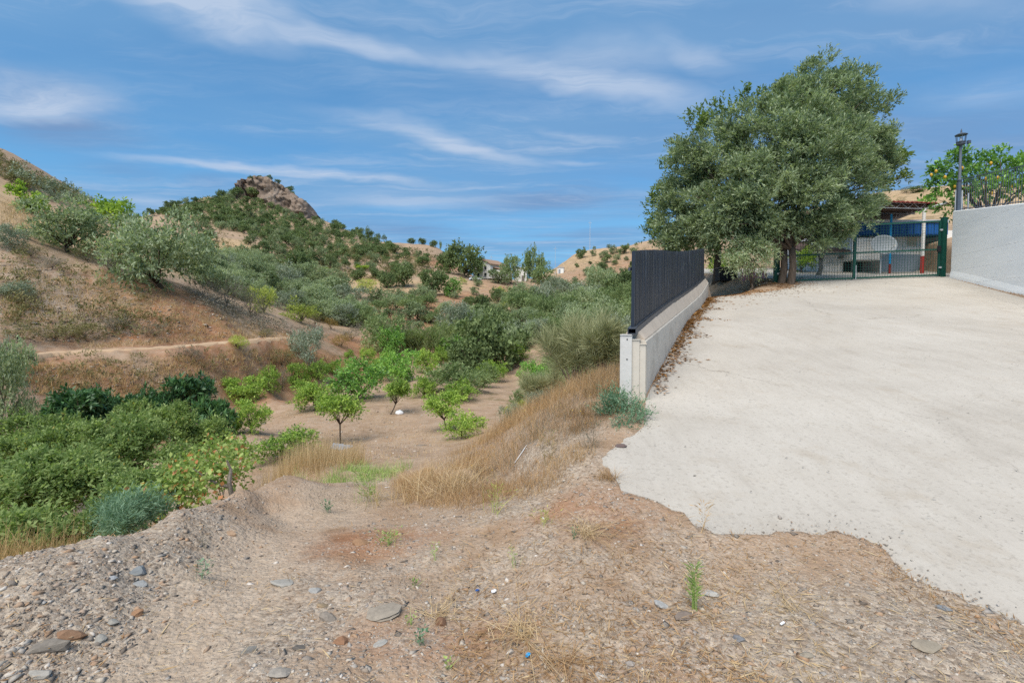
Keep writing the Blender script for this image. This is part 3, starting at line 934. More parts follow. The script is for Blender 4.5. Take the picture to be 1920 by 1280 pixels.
M['brownsheet'] = plain("brown_sheet", (0.13, 0.085, 0.065), 0.9, 0.2, 3.0)
M['lamp'] = plain("lamp_iron", (0.075, 0.095, 0.125), 0.5, 0.2, 6.0)
M['lampglass'] = plain("lamp_glass", (0.55, 0.60, 0.65), 0.15, 0.05, 6.0, spec=0.5)
M['lemon'] = plain("lemon_skin", (0.55, 0.33, 0.03), 0.5, 0.25, 20.0)
M['plywood'] = plain("weathered_wood", (0.25, 0.19, 0.14), 0.9, 0.3, 6.0)
M['greyboard'] = plain("grey_board", (0.26, 0.29, 0.33), 0.8, 0.25, 5.0)
M['bag'] = plain("white_plastic", (0.80, 0.81, 0.83), 0.4, 0.06, 5.0)
M['carpaint'] = plain("silver_car_paint", (0.62, 0.63, 0.65), 0.3, 0.05, 2.0, spec=0.6)
M['glassdark'] = plain("dark_glass", (0.03, 0.04, 0.05), 0.15, 0.1, 2.0, spec=0.6)
M['tyre'] = plain("tyre_rubber", (0.02, 0.02, 0.02), 0.9, 0.2, 5.0)
M['cloth'] = plain("pink_cloth", (0.62, 0.30, 0.36), 0.9, 0.3, 8.0)
M['poster'] = plain("faded_board", (0.55, 0.50, 0.40), 0.8, 0.2, 5.0)
M['roof_shaded'] = plain("shaded_corrugated_sheet", (0.10, 0.065, 0.055), 0.8, 0.2, 3.0)  # shade under the canopy put into the sheet's dark brown

# ------------------------------------------------------------------ the ground itself
me = new_mesh("terrain", np.column_stack([gx, gy, gz]), gf, [M['ground']], smooth=True)
ca = me.color_attributes.new("zone", 'FLOAT_COLOR', 'POINT')
ca.data.foreach_set('color', GROUND_ATTR.ravel())
terrain = tag(link("terrain", me), "dry brown soil and stony ground running from the track into the valley hills", kind="structure")

# the concrete drive: uneven sheet with a broken edge and a thickness
def build_drive():
    pts = [Vector(p) for p in SLAB]
    nb_ = len(pts)
    r = random.Random(5)
    xs = []
    y = -0.6
    while y < 31:
        step = 0.16 + 0.03 * max(0, y)
        x = 1.0
        while x < 24:
            xs.append((x + r.uniform(-.3, .3) * step, y + r.uniform(-.3, .3) * step))
            x += step
        y += step
    q = np.array(xs)
    dd, _ = slab_dist(q[:, 0], q[:, 1])
    q = q[dd > 0.07]
    allp = pts + [Vector((float(a), float(b))) for a, b in q]
    edges = [(i, (i + 1) % nb_) for i in range(nb_)]
    ov, oe, of, *_ = geometry.delaunay_2d_cdt(allp, edges, [list(range(nb_))], 1, 1e-5)
    x = np.array([v.x for v in ov]); y = np.array([v.y for v in ov])
    z = S(x, y) + 0.012 * fbm(x * 0.8, y * 0.8, 3, 77) + 0.004 * fbm(x * 5, y * 5, 2, 78)
    dd, _ = slab_dist(x, y)
    z -= 0.004 * (1 - sstep(0, 0.03, dd))
    vs = [Vector((a, b, c)) for a, b, c in zip(x, y, z)]
    fs = [tuple(f) for f in of]
    n = len(vs)
    # rim
    bm = bmesh.new()
    bv = [bm.verts.new(v) for v in vs]
    for f in fs:
        try:
            bm.faces.new([bv[i] for i in f])
        except ValueError:
            pass
    bm.normal_update()
    if sum(f.normal.z for f in bm.faces) < 0:
        bmesh.ops.reverse_faces(bm, faces=bm.faces[:])
    be = [e for e in bm.edges if len(e.link_faces) == 1]
    for e_ in be:
        e_.smooth = False
    ret = bmesh.ops.extrude_edge_only(bm, edges=be)
    for v in [g for g in ret['geom'] if isinstance(g, bmesh.types.BMVert)]:
        v.co.z -= 0.11
    for f in bm.faces:
        f.smooth = f.normal.z > 0.5
    me = bpy.data.meshes.new("driveway")
    bm.to_mesh(me); bm.free()
    me.materials.append(M['drive'])
    return tag(link("driveway", me), "pale concrete drive climbing to the green gate, its near edge broken", kind="structure")


driveway = build_drive()

# ------------------------------------------------------------------ built things on the drive: retaining wall, slat fence, gate, white wall
def along(pts, s):
    """point and direction at arc length s on a plan polyline"""
    for (x0, y0), (x1, y1) in zip(pts[:-1], pts[1:]):
        L = math.hypot(x1 - x0, y1 - y0)
        if s <= L or (x1, y1) == pts[-1]:
            return Vector((x0 + (x1 - x0) * s / L, y0 + (y1 - y0) * s / L)), Vector(((x1 - x0) / L, (y1 - y0) / L))
        s -= L


def smooth_path(pts, n=6):
    out = []
    q = [np.array(p, dtype=float) for p in pts]
    for i in range(len(q) - 1):
        p0, p1, p2, p3 = q[max(i - 1, 0)], q[i], q[i + 1], q[min(i + 2, len(q) - 1)]
        for k in range(n):
            t = k / n
            out.append(tuple(0.5 * ((2 * p1) + (-p0 + p2) * t + (2 * p0 - 5 * p1 + 4 * p2 - p3) * t * t + (-p0 + 3 * p1 - 3 * p2 + p3) * t ** 3)))
    return out + [tuple(q[-1])]


wp = smooth_path([(x, y, z) for (x, y), z in zip(WALL, WALL_TOP)], 5)
fp = [c for a, b, c in smooth_path([(x, y, z) for (x, y), z in zip(WALL, FENCE_FOOT)], 5)]
wplan = [(a, b) for a, b, c in wp]
wlen = [0.0]
for a, b in zip(wplan[:-1], wplan[1:]):
    wlen.append(wlen[-1] + math.hypot(b[0] - a[0], b[1] - a[1]))
wtop = [c for a, b, c in wp]


def wall_at(s):
    p, dr = along(wplan, s)
    z = float(np.interp(s, wlen, wtop))
    return p, dr, Vector((-dr.y, dr.x)), z          # point on the drive-side foot, direction, normal pointing to the valley side, top


def foot_at(s):
    return float(np.interp(s, wlen, fp))


THICK = 0.27
rw = thing("retaining_wall", "low pale concrete retaining wall under the dark slat fence", "wall", (WALL[0][0], WALL[0][1], float(S(*WALL[0]))))
inv = Matrix.Translation(-rw.location)


def rw_part(name, mb, mat, parent=None, smooth=False):
    o = mb.build(name, mat, parent or rw, smooth)
    if parent is None:
        o.data.transform(inv)
    return o


def strip(profile_fn, s0, s1, n, seed=0, amp=0.0):
    """sweeps a closed profile [(offset toward valley, z)] along the wall"""
    mb = MB()
    rings = []
    r = random.Random(seed)
    for i in range(n + 1):
        s = s0 + (s1 - s0) * i / n
        p, dr, nr, z = wall_at(s)
        prof = profile_fn(s, p, z)
        j = r.gauss(0, amp)
        rings.append([Vector((p.x + nr.x * o, p.y + nr.y * o, zz_ + (j if k in (1, 2) else 0))) for k, (o, zz_) in enumerate(prof)])
    k = len(rings[0])
    vs = [v for rg in rings for v in rg]
    fs = []
    for i in range(n):
        for a in range(k):
            b = (a + 1) % k
            fs.append((i * k + a, i * k + b, (i + 1) * k + b, (i + 1) * k + a))
    fs += [tuple(range(k - 1, -1, -1)), tuple(n * k + a for a in range(k))]
    return mb.add(vs, fs)


TOTAL = wlen[-1]
OFF = 0.165
# cast in lengths with a joint between them; each length is a panel of the wall
joints = [0.12, 2.55, 5.1, 7.7, 10.3, TOTAL]
for a, b in zip(joints[:-1], joints[1:]):
    rw_part("wall_panel", strip(lambda s, p, z: [(0, float(S(p.x, p.y)) - 0.5), (0, z - 0.012), (0.012, z), (THICK, foot_at(s) - 0.05), (THICK, float(S(p.x, p.y)) - 1.4)], a + 0.006, b - 0.006, 10, 3, 0.003), M['cwall'])
rw_part("coping", strip(lambda s, p, z: [(0.018, z - 0.01), (0.018, z + 0.02), (OFF - 0.06, foot_at(s) + 0.002), (THICK - 0.012, foot_at(s)), (THICK - 0.012, foot_at(s) - 0.08)], 0.16, TOTAL, 50, 4, 0.004), M['ctop'])
p, dr, nr, z = wall_at(0.0)
e = Vector((p.x, p.y, 0))
d3, n3 = Vector((dr.x, dr.y, 0)), Vector((nr.x, nr.y, 0))
base_z = float(S(p.x, p.y))


def end_box(o0, o1, s0, s1, z0, z1, name, mat, bev=0.012):
    """block at the wall's near end: o = offset toward the valley, s = along the wall"""
    c = e + n3 * (o0 + o1) / 2 + d3 * (s0 + s1) / 2
    bm = bmesh.new()
    bmesh.ops.create_cube(bm, size=1.0)
    mtx = Matrix((( n3.x, d3.x, 0), (n3.y, d3.y, 0), (0, 0, 1)))
    for v in bm.verts:
        q = Vector((v.co.x * (o1 - o0), v.co.y * (s1 - s0), v.co.z * (z1 - z0)))
        v.co = mtx @ q + Vector((c.x, c.y, (z0 + z1) / 2))
    bmesh.ops.bevel(bm, geom=bm.edges[:], offset=bev, segments=2, affect='EDGES', clamp_overlap=True)
    me = bpy.data.meshes.new(name); bm.to_mesh(me); bm.free()
    me.materials.append(mat)
    o = link(name, me, rw)
    me.transform(inv)
    return o


pst = end_box(0.165, 0.285, -0.07, 0.07, base_z - 0.5, foot_at(0) + 0.0, "post", M['cpost'])
hole = MB()
for zz_ in (z + 0.03, z - 0.22):
    c = e + n3 * 0.21 + d3 * (-0.071)
    hole.lathe([(0.009, -0.004), (0.009, 0.004)], (0, 0, 0), 8)
    for i in range(len(hole.v) - 16, len(hole.v)):
        v = Vector(hole.v[i]); hole.v[i] = tuple(Vector((c.x, c.y, zz_)) + n3 * v.x + Vector((0, 0, 1)) * v.y + d3 * v.z)
hole.build("bolt_hole", M['dark'], pst).data.transform(inv)
end_box(0.0, 0.062, -0.03, 0.115, base_z - 0.3, z - 0.035, "corner_block", M['cwall'])
end_box(0.075, 0.152, -0.045, 0.115, base_z - 0.4, z + 0.02, "corner_block", M['cwall'])

# the fence of upright dark slats in a channel on the wall
fence = thing("slat_fence", "dark anthracite fence of upright metal slats on the low concrete wall", "fence", rw.location)
OFF = 0.165
ch = MB()
ch_s0 = 0.02
for o0, o1, z0, z1 in ((OFF - 0.055, OFF + 0.055, 0.046, 0.056), (OFF - 0.055, OFF - 0.045, 0.056, 0.125), (OFF + 0.045, OFF + 0.055, 0.056, 0.125), (OFF - 0.055, OFF + 0.055, 0.115, 0.125)):
    m_ = strip(lambda s, p, z: [(o0, foot_at(s) + z0 - .04), (o0, foot_at(s) + z1 - .04), (o1, foot_at(s) + z1 - .04), (o1, foot_at(s) + z0 - .04)], ch_s0, TOTAL, 50)
    ch.add(m_.v, m_.f)
ch.build("channel", M['rail'], fence).data.transform(inv)
# a back rail that carries the slats
m_ = strip(lambda s, p, z: [(OFF + 0.03, foot_at(s) + 0.80), (OFF + 0.03, foot_at(s) + 0.84), (OFF + 0.055, foot_at(s) + 0.84), (OFF + 0.055, foot_at(s) + 0.80)], 0.05, TOTAL, 50)
m_.build("rail", M['rail'], fence).data.transform(inv)
pitch = 0.105
n_sl = int((TOTAL - 0.06) / pitch)
prof = [(-0.050, -0.016), (-0.030, 0.020), (0.030, 0.020), (0.050, -0.016), (0.044, -0.020), (0.026, 0.012), (-0.026, 0.012), (-0.044, -0.020)]
slat_me = {}
HS = 1.0
sl = MB()
sl.prism([(a, -b, 0) for a, b in prof], (0, 0, 0), (0, 0, HS))
slat_mesh = sl.mesh("slat", M['slat'])
rs = random.Random(9)
for i in range(n_sl):
    s = 0.06 + pitch * (i + 0.5)
    p, dr, nr, z = wall_at(s)
    o = link("slat", slat_mesh, fence)
    z = foot_at(s)
    jz = 0.010 * math.sin(s * 1.1) + rs.gauss(0, 0.003) - 0.02 * math.exp(-((s - 8.0) / 1.8) ** 2)
    o.location = Vector((p.x + nr.x * OFF, p.y + nr.y * OFF, z + 0.04 + jz)) - rw.location
    o.rotation_euler = (rs.gauss(0, 0.004), rs.gauss(0, 0.004), math.atan2(dr.y, dr.x) + rs.gauss(0, 0.03))

# boards leaning at the fence's far end
p, dr, nr, z = wall_at(TOTAL)
for k, (off, lean, lab) in enumerate(((0.06, 0.22, "weathered plank leaning on the end of the dark fence"), (-0.12, 0.14, "second weathered plank leaning beside the fence end, more upright"))):
    b = p + dr * (0.12 + 0.15 * k)
    zb = h1(b.x + off, b.y)
    mb = MB().bar((0, 0, 0.0), (-lean, 0.1, 0.95), 0.10, 0.025, up=(0, 1, 0))
    o = mb.build("leaning_plank", M['plywood'])
    o.location = (b.x + off + 0.15, b.y, zb - 0.03)
    tag(o, lab, "plank", "planks leaning at the fence end")

# ------------------------------------------------------------------ green double gate
gL, gR = Vector((10.22, 19.62)), Vector((16.22, 19.02))
gdir = (gR - gL).normalized()
gw = (gR - gL).length
g3 = Vector((gdir.x, gdir.y, 0))
gz0 = float(S(gL.x, gL.y)) + 0.0
gz1 = float(S(gR.x, gR.y))


def gate_pt(s, h):
    q = gL + gdir * s
    return Vector((q.x, q.y, gz0 + (gz1 - gz0) * s / gw + h))


gate = thing("double_gate", "green double-leaf wire mesh gate across the top of the concrete drive", "gate", gate_pt(gw / 2, 0))
gi = Matrix.Translation(-gate.location)


def gpart(name, mb, mat=None, parent=None):
    o = mb.build(name, mat or M['green'], parent or gate)
    o.data.transform(gi)
    return o


gpart("post", MB().bar(gate_pt(0.04, -0.2), gate_pt(0.04, 2.10), 0.12))
gpart("post", MB().bar(gate_pt(gw + 0.02, -0.2), gate_pt(gw + 0.02, 2.22), 0.15))
mid = 2.92
for s0, s1 in ((0.16, mid - 0.02), (mid + 0.02, gw - 0.12)):
    lf = gpart("leaf_frame", MB().bar(gate_pt(s0, 0.10), gate_pt(s0, 2.05), 0.06).bar(gate_pt(s1, 0.10), gate_pt(s1, 2.05), 0.06)
               .bar(gate_pt(s0, 0.07), gate_pt(s1, 0.07), 0.06).bar(gate_pt(s0, 2.08), gate_pt(s1, 2.08), 0.06).bar(gate_pt(s0, 1.03), gate_pt(s1, 1.03), 0.05))
    w_ = MB()
    n = int((s1 - s0) / 0.096)
    for i in range(1, n):
        s = s0 + (s1 - s0) * i / n
        w_.bar(gate_pt(s, 0.10), gate_pt(s, 2.05), 0.008)
    for i in range(1, 20):
        h = 0.10 + 1.95 * i / 20
        w_.bar(gate_pt(s0, h) + Vector((0, 0.008, 0)), gate_pt(s1, h) + Vector((0, 0.008, 0)), 0.007)
    tag(gpart("mesh_panel", w_, M['green'], lf), kind="stuff")
gpart("drop_bolt", MB().bar(gate_pt(mid + 0.03, 0.0) + Vector((0, -0.05, 0)), gate_pt(mid + 0.03, 0.55) + Vector((0, -0.05, 0)), 0.022), M['steel'])
gpart("latch", MB().box(gate_pt(gw - 0.16, 1.05) + Vector((0, -0.05, 0)), (0.10, 0.06, 0.22)), M['dark'])
for h in (0.35, 1.75):
    gpart("hinge", MB().box(gate_pt(gw - 0.07, h) + Vector((0, -0.04, 0)), (0.14, 0.05, 0.06)), M['steel'])
    gpart("hinge", MB().box(gate_pt(0.12, h) + Vector((0, -0.04, 0)), (0.10, 0.05, 0.06)), M['steel'])

# ------------------------------------------------------------------ white wall on the right, its terrace and railing
WW = [(16.22, 18.62), (14.95, 14.5), (13.5, 10.0), (11.7, 4.5)]
WWT = [5.60, 4.98, 4.30, 3.5]
white_wall = thing("white_wall", "white rendered terrace wall beside the green gate", "wall", (WW[0][0], WW[0][1], float(S(*WW[0]))))
wi = Matrix.Translation(-white_wall.location)
mb = MB()
vs, fs = [], []
N_W = 24
for i in range(N_W + 1):
    t = i / N_W * (len(WW) - 1)
    k = min(int(t), len(WW) - 2); f = t - k
    x = WW[k][0] + (WW[k + 1][0] - WW[k][0]) * f; y = WW[k][1] + (WW[k + 1][1] - WW[k][1]) * f
    zt = WWT[k] + (WWT[k + 1] - WWT[k]) * f
    zb = float(S(x, y)) - 0.15
    for o_, z_ in ((-0.05, zb), (-0.03, zb + 0.25), (0.0, zb + 0.42), (0.0, zt - 0.02), (0.02, zt), (0.24, zt), (0.26, zt - 0.02), (0.26, zb)):
        vs.append((x + o_, y - o_ * 0.3, z_))
for i in range(N_W):
    for a in range(8):
        b = (a + 1) % 8
        fs.append((i * 8 + a, i * 8 + b, (i + 1) * 8 + b, (i + 1) * 8 + a))
fs += [tuple(range(8)), tuple(N_W * 8 + a for a in range(7, -1, -1))]
mb.add(vs, fs)
o = mb.build("wall_face", M['render'], white_wall); o.data.transform(wi)

tp = [(x + 0.25, y - 0.06) for x, y in WW]
far_side = [(40, 4), (42, 30), (17.4, 19.0)]
ring = tp + far_side
tz = [z - 0.10 for z in WWT] + [4.3, 6.2, 5.5]
mb = MB().add([(x, y, z) for (x, y), z in zip(ring, tz)] + [(x, y, z - 3.0) for (x, y), z in zip(ring, tz)],
              [tuple(range(len(ring)))] + [(i, (i + 1) % len(ring), (i + 1) % len(ring) + len(ring), i + len(ring)) for i in range(len(ring))])
tag(mb.build("terrace_ground", M['ground']), kind="structure")

railing = thing("railing", "thin dark railing of upright bars along the white wall's top", "railing", (WW[0][0] + 0.12, WW[0][1], WWT[0]))
ri = Matrix.Translation(-railing.location)


def ww_at(s):
    p, dr = along(WW, s)
    L = 0
    zs = [0]
    for a, b in zip(WW[:-1], WW[1:]):
        zs.append(zs[-1] + math.hypot(b[0] - a[0], b[1] - a[1]))
    return Vector((p.x + 0.12, p.y, float(np.interp(s, zs, WWT))))


for h in (0.06, 1.12):
    m_ = MB().tube([ww_at(s) + Vector((0, 0, h)) for s in (0.35, 2, 4.3, 6, 9, 13)], 0.014, 6)
    o = m_.build("rail", M['lamp'], railing); o.data.transform(ri)
bar_me = MB().tube([(0, 0, 0.0), (0, 0, 1.12)], 0.008, 5).mesh("bar", M['lamp'])
s = 0.55
while s < 7.5:
    o = link("bar", bar_me, railing); o.location = ww_at(s) - railing.location
    s += 0.125
o = MB().bar(ww_at(0.05) + Vector((0, -0.02, -0.3)), ww_at(0.05) + Vector((0, -0.02, 1.03)), 0.085).build("end_post", M['lamp'], railing); o.data.transform(ri)

def rail_frame(px, ytop, ybot, Y, lab):
    b, t = P(px, ybot, Y), P(px, ytop, Y)
    mb = MB().tube([(0, 0, -0.25), (0, 0, t.z - b.z)], 0.022, 6)
    o = mb.build("steel_post", M['steel']); o.location = b
    tag(o, lab, "post", "short steel posts behind the white wall")


rail_frame(1791, 357, 394, 19.4, "short pale steel post standing just left of the lamp post's foot")
rail_frame(1803, 357, 394, 19.4, "short pale steel post standing just right of the lamp post's foot")
rail_frame(1815, 362, 392, 19.6, "short pale steel post third along behind the white wall")

# lamp post with an open lantern
b = P(1797, 396, 19.9)
lp = thing("lamp_post", "tall slate-grey lamp post with a lantern above the white wall", "lamp post", (b.x, b.y, b.z - 0.5))
zt = P(1797, 274, 19.9).z - b.z + 0.5
MB().lathe([(0.17, 0.0), (0.165, 0.3), (0.13, 0.75), (0.115, 1.0), (0.075, 1.05), (0.07, zt * 0.55), (0.085, zt * 0.555), (0.085, zt * 0.575), (0.05, zt * 0.58), (0.042, zt)], n=12).build("shaft", M['lamp'], lp, True)
lan = MB()
lan.lathe([(0.05, zt), (0.10, zt + 0.03), (0.15, zt + 0.06), (0.15, zt + 0.085)], n=10)
for k in range(6):
    a = k * math.pi / 3
    lan.tube([(0.135 * math.cos(a), 0.135 * math.sin(a), zt + 0.08), (0.165 * math.cos(a), 0.165 * math.sin(a), zt + 0.42)], 0.011, 5)
lan.build("lantern_frame", M['lamp'], lp)
MB().lathe([(0.20, zt + 0.41), (0.205, zt + 0.43), (0.14, zt + 0.47), (0.05, zt + 0.50), (0.022, zt + 0.54), (0.03, zt + 0.57), (0.008, zt + 0.66)], n=10).build("lantern_cap", M['lamp'], lp)
MB().lathe([(0.045, zt + 0.09), (0.055, zt + 0.2), (0.04, zt + 0.32)], n=8).build("bulb_glass", M['lampglass'], lp, True)
MB().lathe([(0.13, zt + 0.10), (0.155, zt + 0.15), (0.155, zt + 0.165), (0.13, zt + 0.17)], n=8).build("lantern_ring", M['lamp'], lp)
b = P(1814, 300, 21.5)
pl = thing("flood_light_pole", "thin pole with a small floodlight right of the lamp post", "pole", (b.x, b.y, b.z - 1.2))
MB().tube([(0, 0, 0), (0, 0, P(1814, 268, 21.5).z - b.z + 1.2)], 0.026, 6).build("pole", M['lamp'], pl)
MB().box((0.0, -0.03, P(1814, 267, 21.5).z - b.z + 1.2), (0.11, 0.10, 0.13)).build("lamp_head", M['lamp'], pl)

# ------------------------------------------------------------------ house and sheet roof behind the gate
BY = 27.0
gnd = lambda px, Y: float(S(P(px, 500, Y).x, Y))
def bx(px, Y=BY): return P(px, 500, Y).x
def bz(py, Y=BY): return P(1650, py, Y).z


house = thing("white_house", "low white house with a grey-blue painted base behind the green gate", "house", (bx(1650), BY, bz(513)))
hi = Matrix.Translation(-house.location)


def hp(name, px0, px1, py0, py1, Y0, Y1, mat, parent=None):
    """block on the house: picture extents on its front face at depth Y0"""
    x0, x1 = bx(px0, Y0), bx(px1, Y0)
    z1, z0 = bz(py0, Y0), bz(py1, Y0)
    mb = MB().box(((x0 + x1) / 2, (Y0 + Y1) / 2, (z0 + z1) / 2), (x1 - x0, Y1 - Y0, z1 - z0))
    o = mb.build(name, mat, parent or house)
    o.data.transform(hi)
    return o


hp("wall", 1540, 1800, 432, 520, BY, BY + 4, M['white'])
hp("base_band", 1652, 1790, 477, 518, BY - 0.05, BY - 0.004, M['greyband'])
bd = hp("overhang", 1597, 1653, 446, 487, BY - 0.9, BY - 0.006, M['white'])
aw = hp("awning", 1618, 1775, 417, 440, BY - 0.75, BY - 0.05, M['blue'])
sl_m = None
for k in range(12):
    px = 1622 + k * 12.8
    hp("slat", px, px + 10.5, 418.5, 438.5, BY - 0.78, BY - 0.752, M['blue'], aw)
hp("gutter", 1616, 1777, 412, 417, BY - 0.85, BY - 0.05, M['steel'])
wd = hp("window", 1734, 1766, 443, 474, BY - 0.02, BY - 0.004, M['glassdark'])
hp("window_frame", 1733, 1767, 440.5, 443, BY - 0.05, BY - 0.002, M['white'], wd)
hp("window_sill", 1732, 1768, 474, 477, BY - 0.10, BY - 0.002, M['white'], wd)
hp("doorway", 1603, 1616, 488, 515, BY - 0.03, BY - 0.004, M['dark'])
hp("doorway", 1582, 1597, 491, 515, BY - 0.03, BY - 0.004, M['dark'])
hp("door_panel", 1617, 1651, 488, 515, BY - 0.03, BY - 0.005, M['dullgrey'])
hp("notice_board", 1700, 1717, 443, 461, BY - 0.03, BY - 0.004, M['poster'])
hp("shelf", 1577, 1597, 481, 484, BY - 0.25, BY - 0.004, M['dullgrey'])
# corrugated sheet over the house's left end, coloured dark as the canopy's shaded underside
rf = MB()
nx = 40
vs, fs = [], []
for i in range(nx + 1):
    x = bx(1500, 26.2) + (bx(1612, 26.2) - bx(1500, 26.2)) * i / nx
    dz = 0.03 * math.cos(i * math.pi)
    vs += [(x, 26.2, bz(470, 26.2) + dz), (x, 30.5, bz(436, 26.2) + dz + 0.4), (x, 26.2, bz(470, 26.2) + dz - 0.03), (x, 30.5, bz(436, 26.2) + dz + 0.37)]
for i in range(nx):
    a = i * 4; b = a + 4
    fs += [(a, b, b + 1, a + 1), (a + 2, a + 3, b + 3, b + 2), (a, a + 2, b + 2, b)]
rf.add(vs, fs)
o = rf.build("roof", M['roof_shaded'], house); o.data.transform(hi)

# sheet-roofed canopy on steel posts and lattice beams
can = thing("canopy", "open canopy with a red sheet roof on steel lattice beams behind the gate", "canopy", (bx(1733, 24.4), 24.4, gnd(1733, 24.4)))
ci = Matrix.Translation(-can.location)


def cpart(name, mb, mat):
    o = mb.build(name, mat, can); o.data.transform(ci); return o


q = lambda px, py, Y: P(px, py, Y)
A1, A2, A3, A4 = q(1758, 379, 24.2), q(1560, 373, 24.2), q(1500, 428, 33.0), q(1640, 423, 33.0)
n = 46
vs, fs = [], []
for i in range(n + 1):
    t = i / n
    f0, f1 = A2.lerp(A1, t), A3.lerp(A4, t)
    dz = 0.022 * (1 if i % 2 else -1)
    vs += [f0 + Vector((0, 0, dz)), f1 + Vector((0, 0, dz)), f0 + Vector((0, 0, dz - 0.05)), f1 + Vector((0, 0, dz - 0.05))]
for i in range(n):
    a = i * 4; b = a + 4
    fs += [(a, b, b + 1, a + 1), (a + 2, a + 3, b + 3, b + 2), (a, a + 2, b + 2, b)]
fs += [(0, 1, 3, 2), (n * 4, n * 4 + 2, n * 4 + 3, n * 4 + 1)]
cpart("roof_sheet", MB().add(vs, fs), M['roofred'])
cpart("ceiling_sheet", MB().add([v_ + Vector((0, .25 if k_ % 2 == 0 else -.02, -.10 if k_ % 4 < 2 else -.07)) for k_, v_ in enumerate(vs)], fs), M['brownsheet'])


def lattice(a, b, dep, nseg, r=0.022):
    mb = MB().tube([a, b], r, 6)
    a2, b2 = a + Vector((0, 0, dep)), b + Vector((0, 0, dep))
    mb.tube([a2, b2], r, 6)
    for i in range(nseg):
        p0 = (a if i % 2 else a2).lerp(b if i % 2 else b2, i / nseg)
        p1 = (a2 if i % 2 else a).lerp(b2 if i % 2 else b, (i + 1) / nseg)
        mb.tube([p0, p1], r * 0.6, 5)
    return mb


cpart("lattice_beam", lattice(q(1600, 388, 24.4), q(1736, 391.5, 24.4), 0.24, 12), M['steel'])
cpart("lattice_beam", lattice(q(1737, 391, 24.4), q(1618, 430, 32.6), 0.26, 26, 0.024), M['steel'])
cpart("brace", MB().tube([q(1735, 392, 24.4), q(1776, 380, 24.0)], 0.045, 6), M['steel'])
pz = gnd(1731, 24.4)
px_ = q(1731, 450, 24.4).x
cpart("post", MB().tube([(px_, 24.4, bz(480, 24.4)), (px_, 24.4, bz(391, 24.4))], 0.075, 10), M['postwhite'])
tagp = cpart("post_foot", MB().tube([(px_, 24.4, pz - 0.1), (px_, 24.4, bz(480, 24.4) - 0.003)], 0.088, 10), M['redpaint'])
px_ = q(1670, 450, 25.6).x
cpart("post", MB().tube([(px_, 25.6, bz(495, 25.6)), (px_, 25.6, bz(402, 25.6))], 0.05, 10), M['lightblue'])
cpart("post_foot", MB().tube([(px_, 25.6, gnd(1670, 25.6) - 0.1), (px_, 25.6, bz(495, 25.6) - 0.003)], 0.056, 10), M['redpaint'])
cpart("purlin", MB().tube([q(1640, 399, 27.0), q(1715, 401, 26.4)], 0.03, 6), M['steel'])

M['dishgrey'] = plain('dish_paint', (0.30, 0.33, 0.36), 0.6, 0.06, 4.0)
# satellite dish in front of the house
c = q(1655, 461, 25.0)
dish = thing("satellite_dish", "large white satellite dish in front of the white house", "dish", (c.x, c.y, gnd(1655, 25.0)))
vs, fs = [], []
nr_, na = 8, 28
for i in range(nr_ + 1):
    r = 0.58 * i / nr_
    for k in range(na):
        a = 2 * math.pi * k / na
        vs.append((r * math.cos(a), -0.16 + 0.16 * (1 - (i / nr_) ** 2) + 0.0, r * 0.9 * math.sin(a)))
for i in range(nr_):
    for k in range(na):
        a, b = i * na + k, i * na + (k + 1) % na
        fs.append((a, b, b + na, a + na))
db = MB().add(vs, fs)
o = db.build("reflector", M['dishgrey'], dish, True); o.location = (0, 0, c.z - dish.location.z); o.rotation_euler = (R(-18), 0, R(-14))
sm = o.modifiers.new("thickness", 'SOLIDIFY'); sm.thickness = 0.02
MB().tube([(0, 0.1, -0.05), (0, 0.1, c.z - dish.location.z)], 0.035, 8).build("mast", M['steel'], dish)
MB().tube([(0.0, -0.10, c.z - dish.location.z - 0.52), (0, -0.75, c.z - dish.location.z - 0.12)], 0.015, 6).build("feed_arm", M['steel'], dish)
MB().box((0, -0.76, c.z - dish.location.z - 0.09), (0.08, 0.12, 0.08)).build("receiver", M['white'], dish)

# things glimpsed under the tree, left of the gate
b = ray(1408, 532, 19.5)
mb = MB()
for k in range(9):
    mb.bar((k * 0.13, 0, 0.0), (k * 0.13 + 0.02, 0.0, 0.42 + 0.05 * math.sin(k * 2.1)), 0.09, 0.02, up=(0, 1, 0))
o = mb.build("cloth_screen", M['cloth']); o.location = (b.x, 22.0, h1(b.x, 22.0))
tag(o, "pink and white striped cloth hanging under the big tree left of the gate", "cloth")
b = Vector((bx(1362, 23.0), 23.0, 0)); b.z = h1(b.x, b.y)
o = thing("storage_box", "dark box standing in the shade under the tree beside the fence end", "box", b)
MB().box((0, 0, 0.28), (0.8, 0.5, 0.56)).build("body", M['dark'], o)
MB().box((0, 0, 0.59), (0.86, 0.56, 0.05)).build("lid", M['dullgrey'], o)

# ------------------------------------------------------------------ plants: leaves on sprays, sprays on lobes, lobes on limbs
def unit(a):
    return a / np.maximum(np.linalg.norm(a, axis=-1, keepdims=True), 1e-9)


def leaf_quads(p, dr, nrm, L, Wd, fold=0.12):
    """diamond leaves: base, side, tip, side"""
    side = unit(np.cross(dr, nrm))
    L = L[:, None]; Wd = Wd[:, None]
    m = p + dr * L * 0.45
    v = np.stack([p, m + side * Wd * 0.5 + nrm * Wd * fold, p + dr * L, m - side * Wd * 0.5 + nrm * Wd * fold], axis=1)
    n = len(p)
    return v.reshape(-1, 3), np.arange(n * 4).reshape(n, 4)


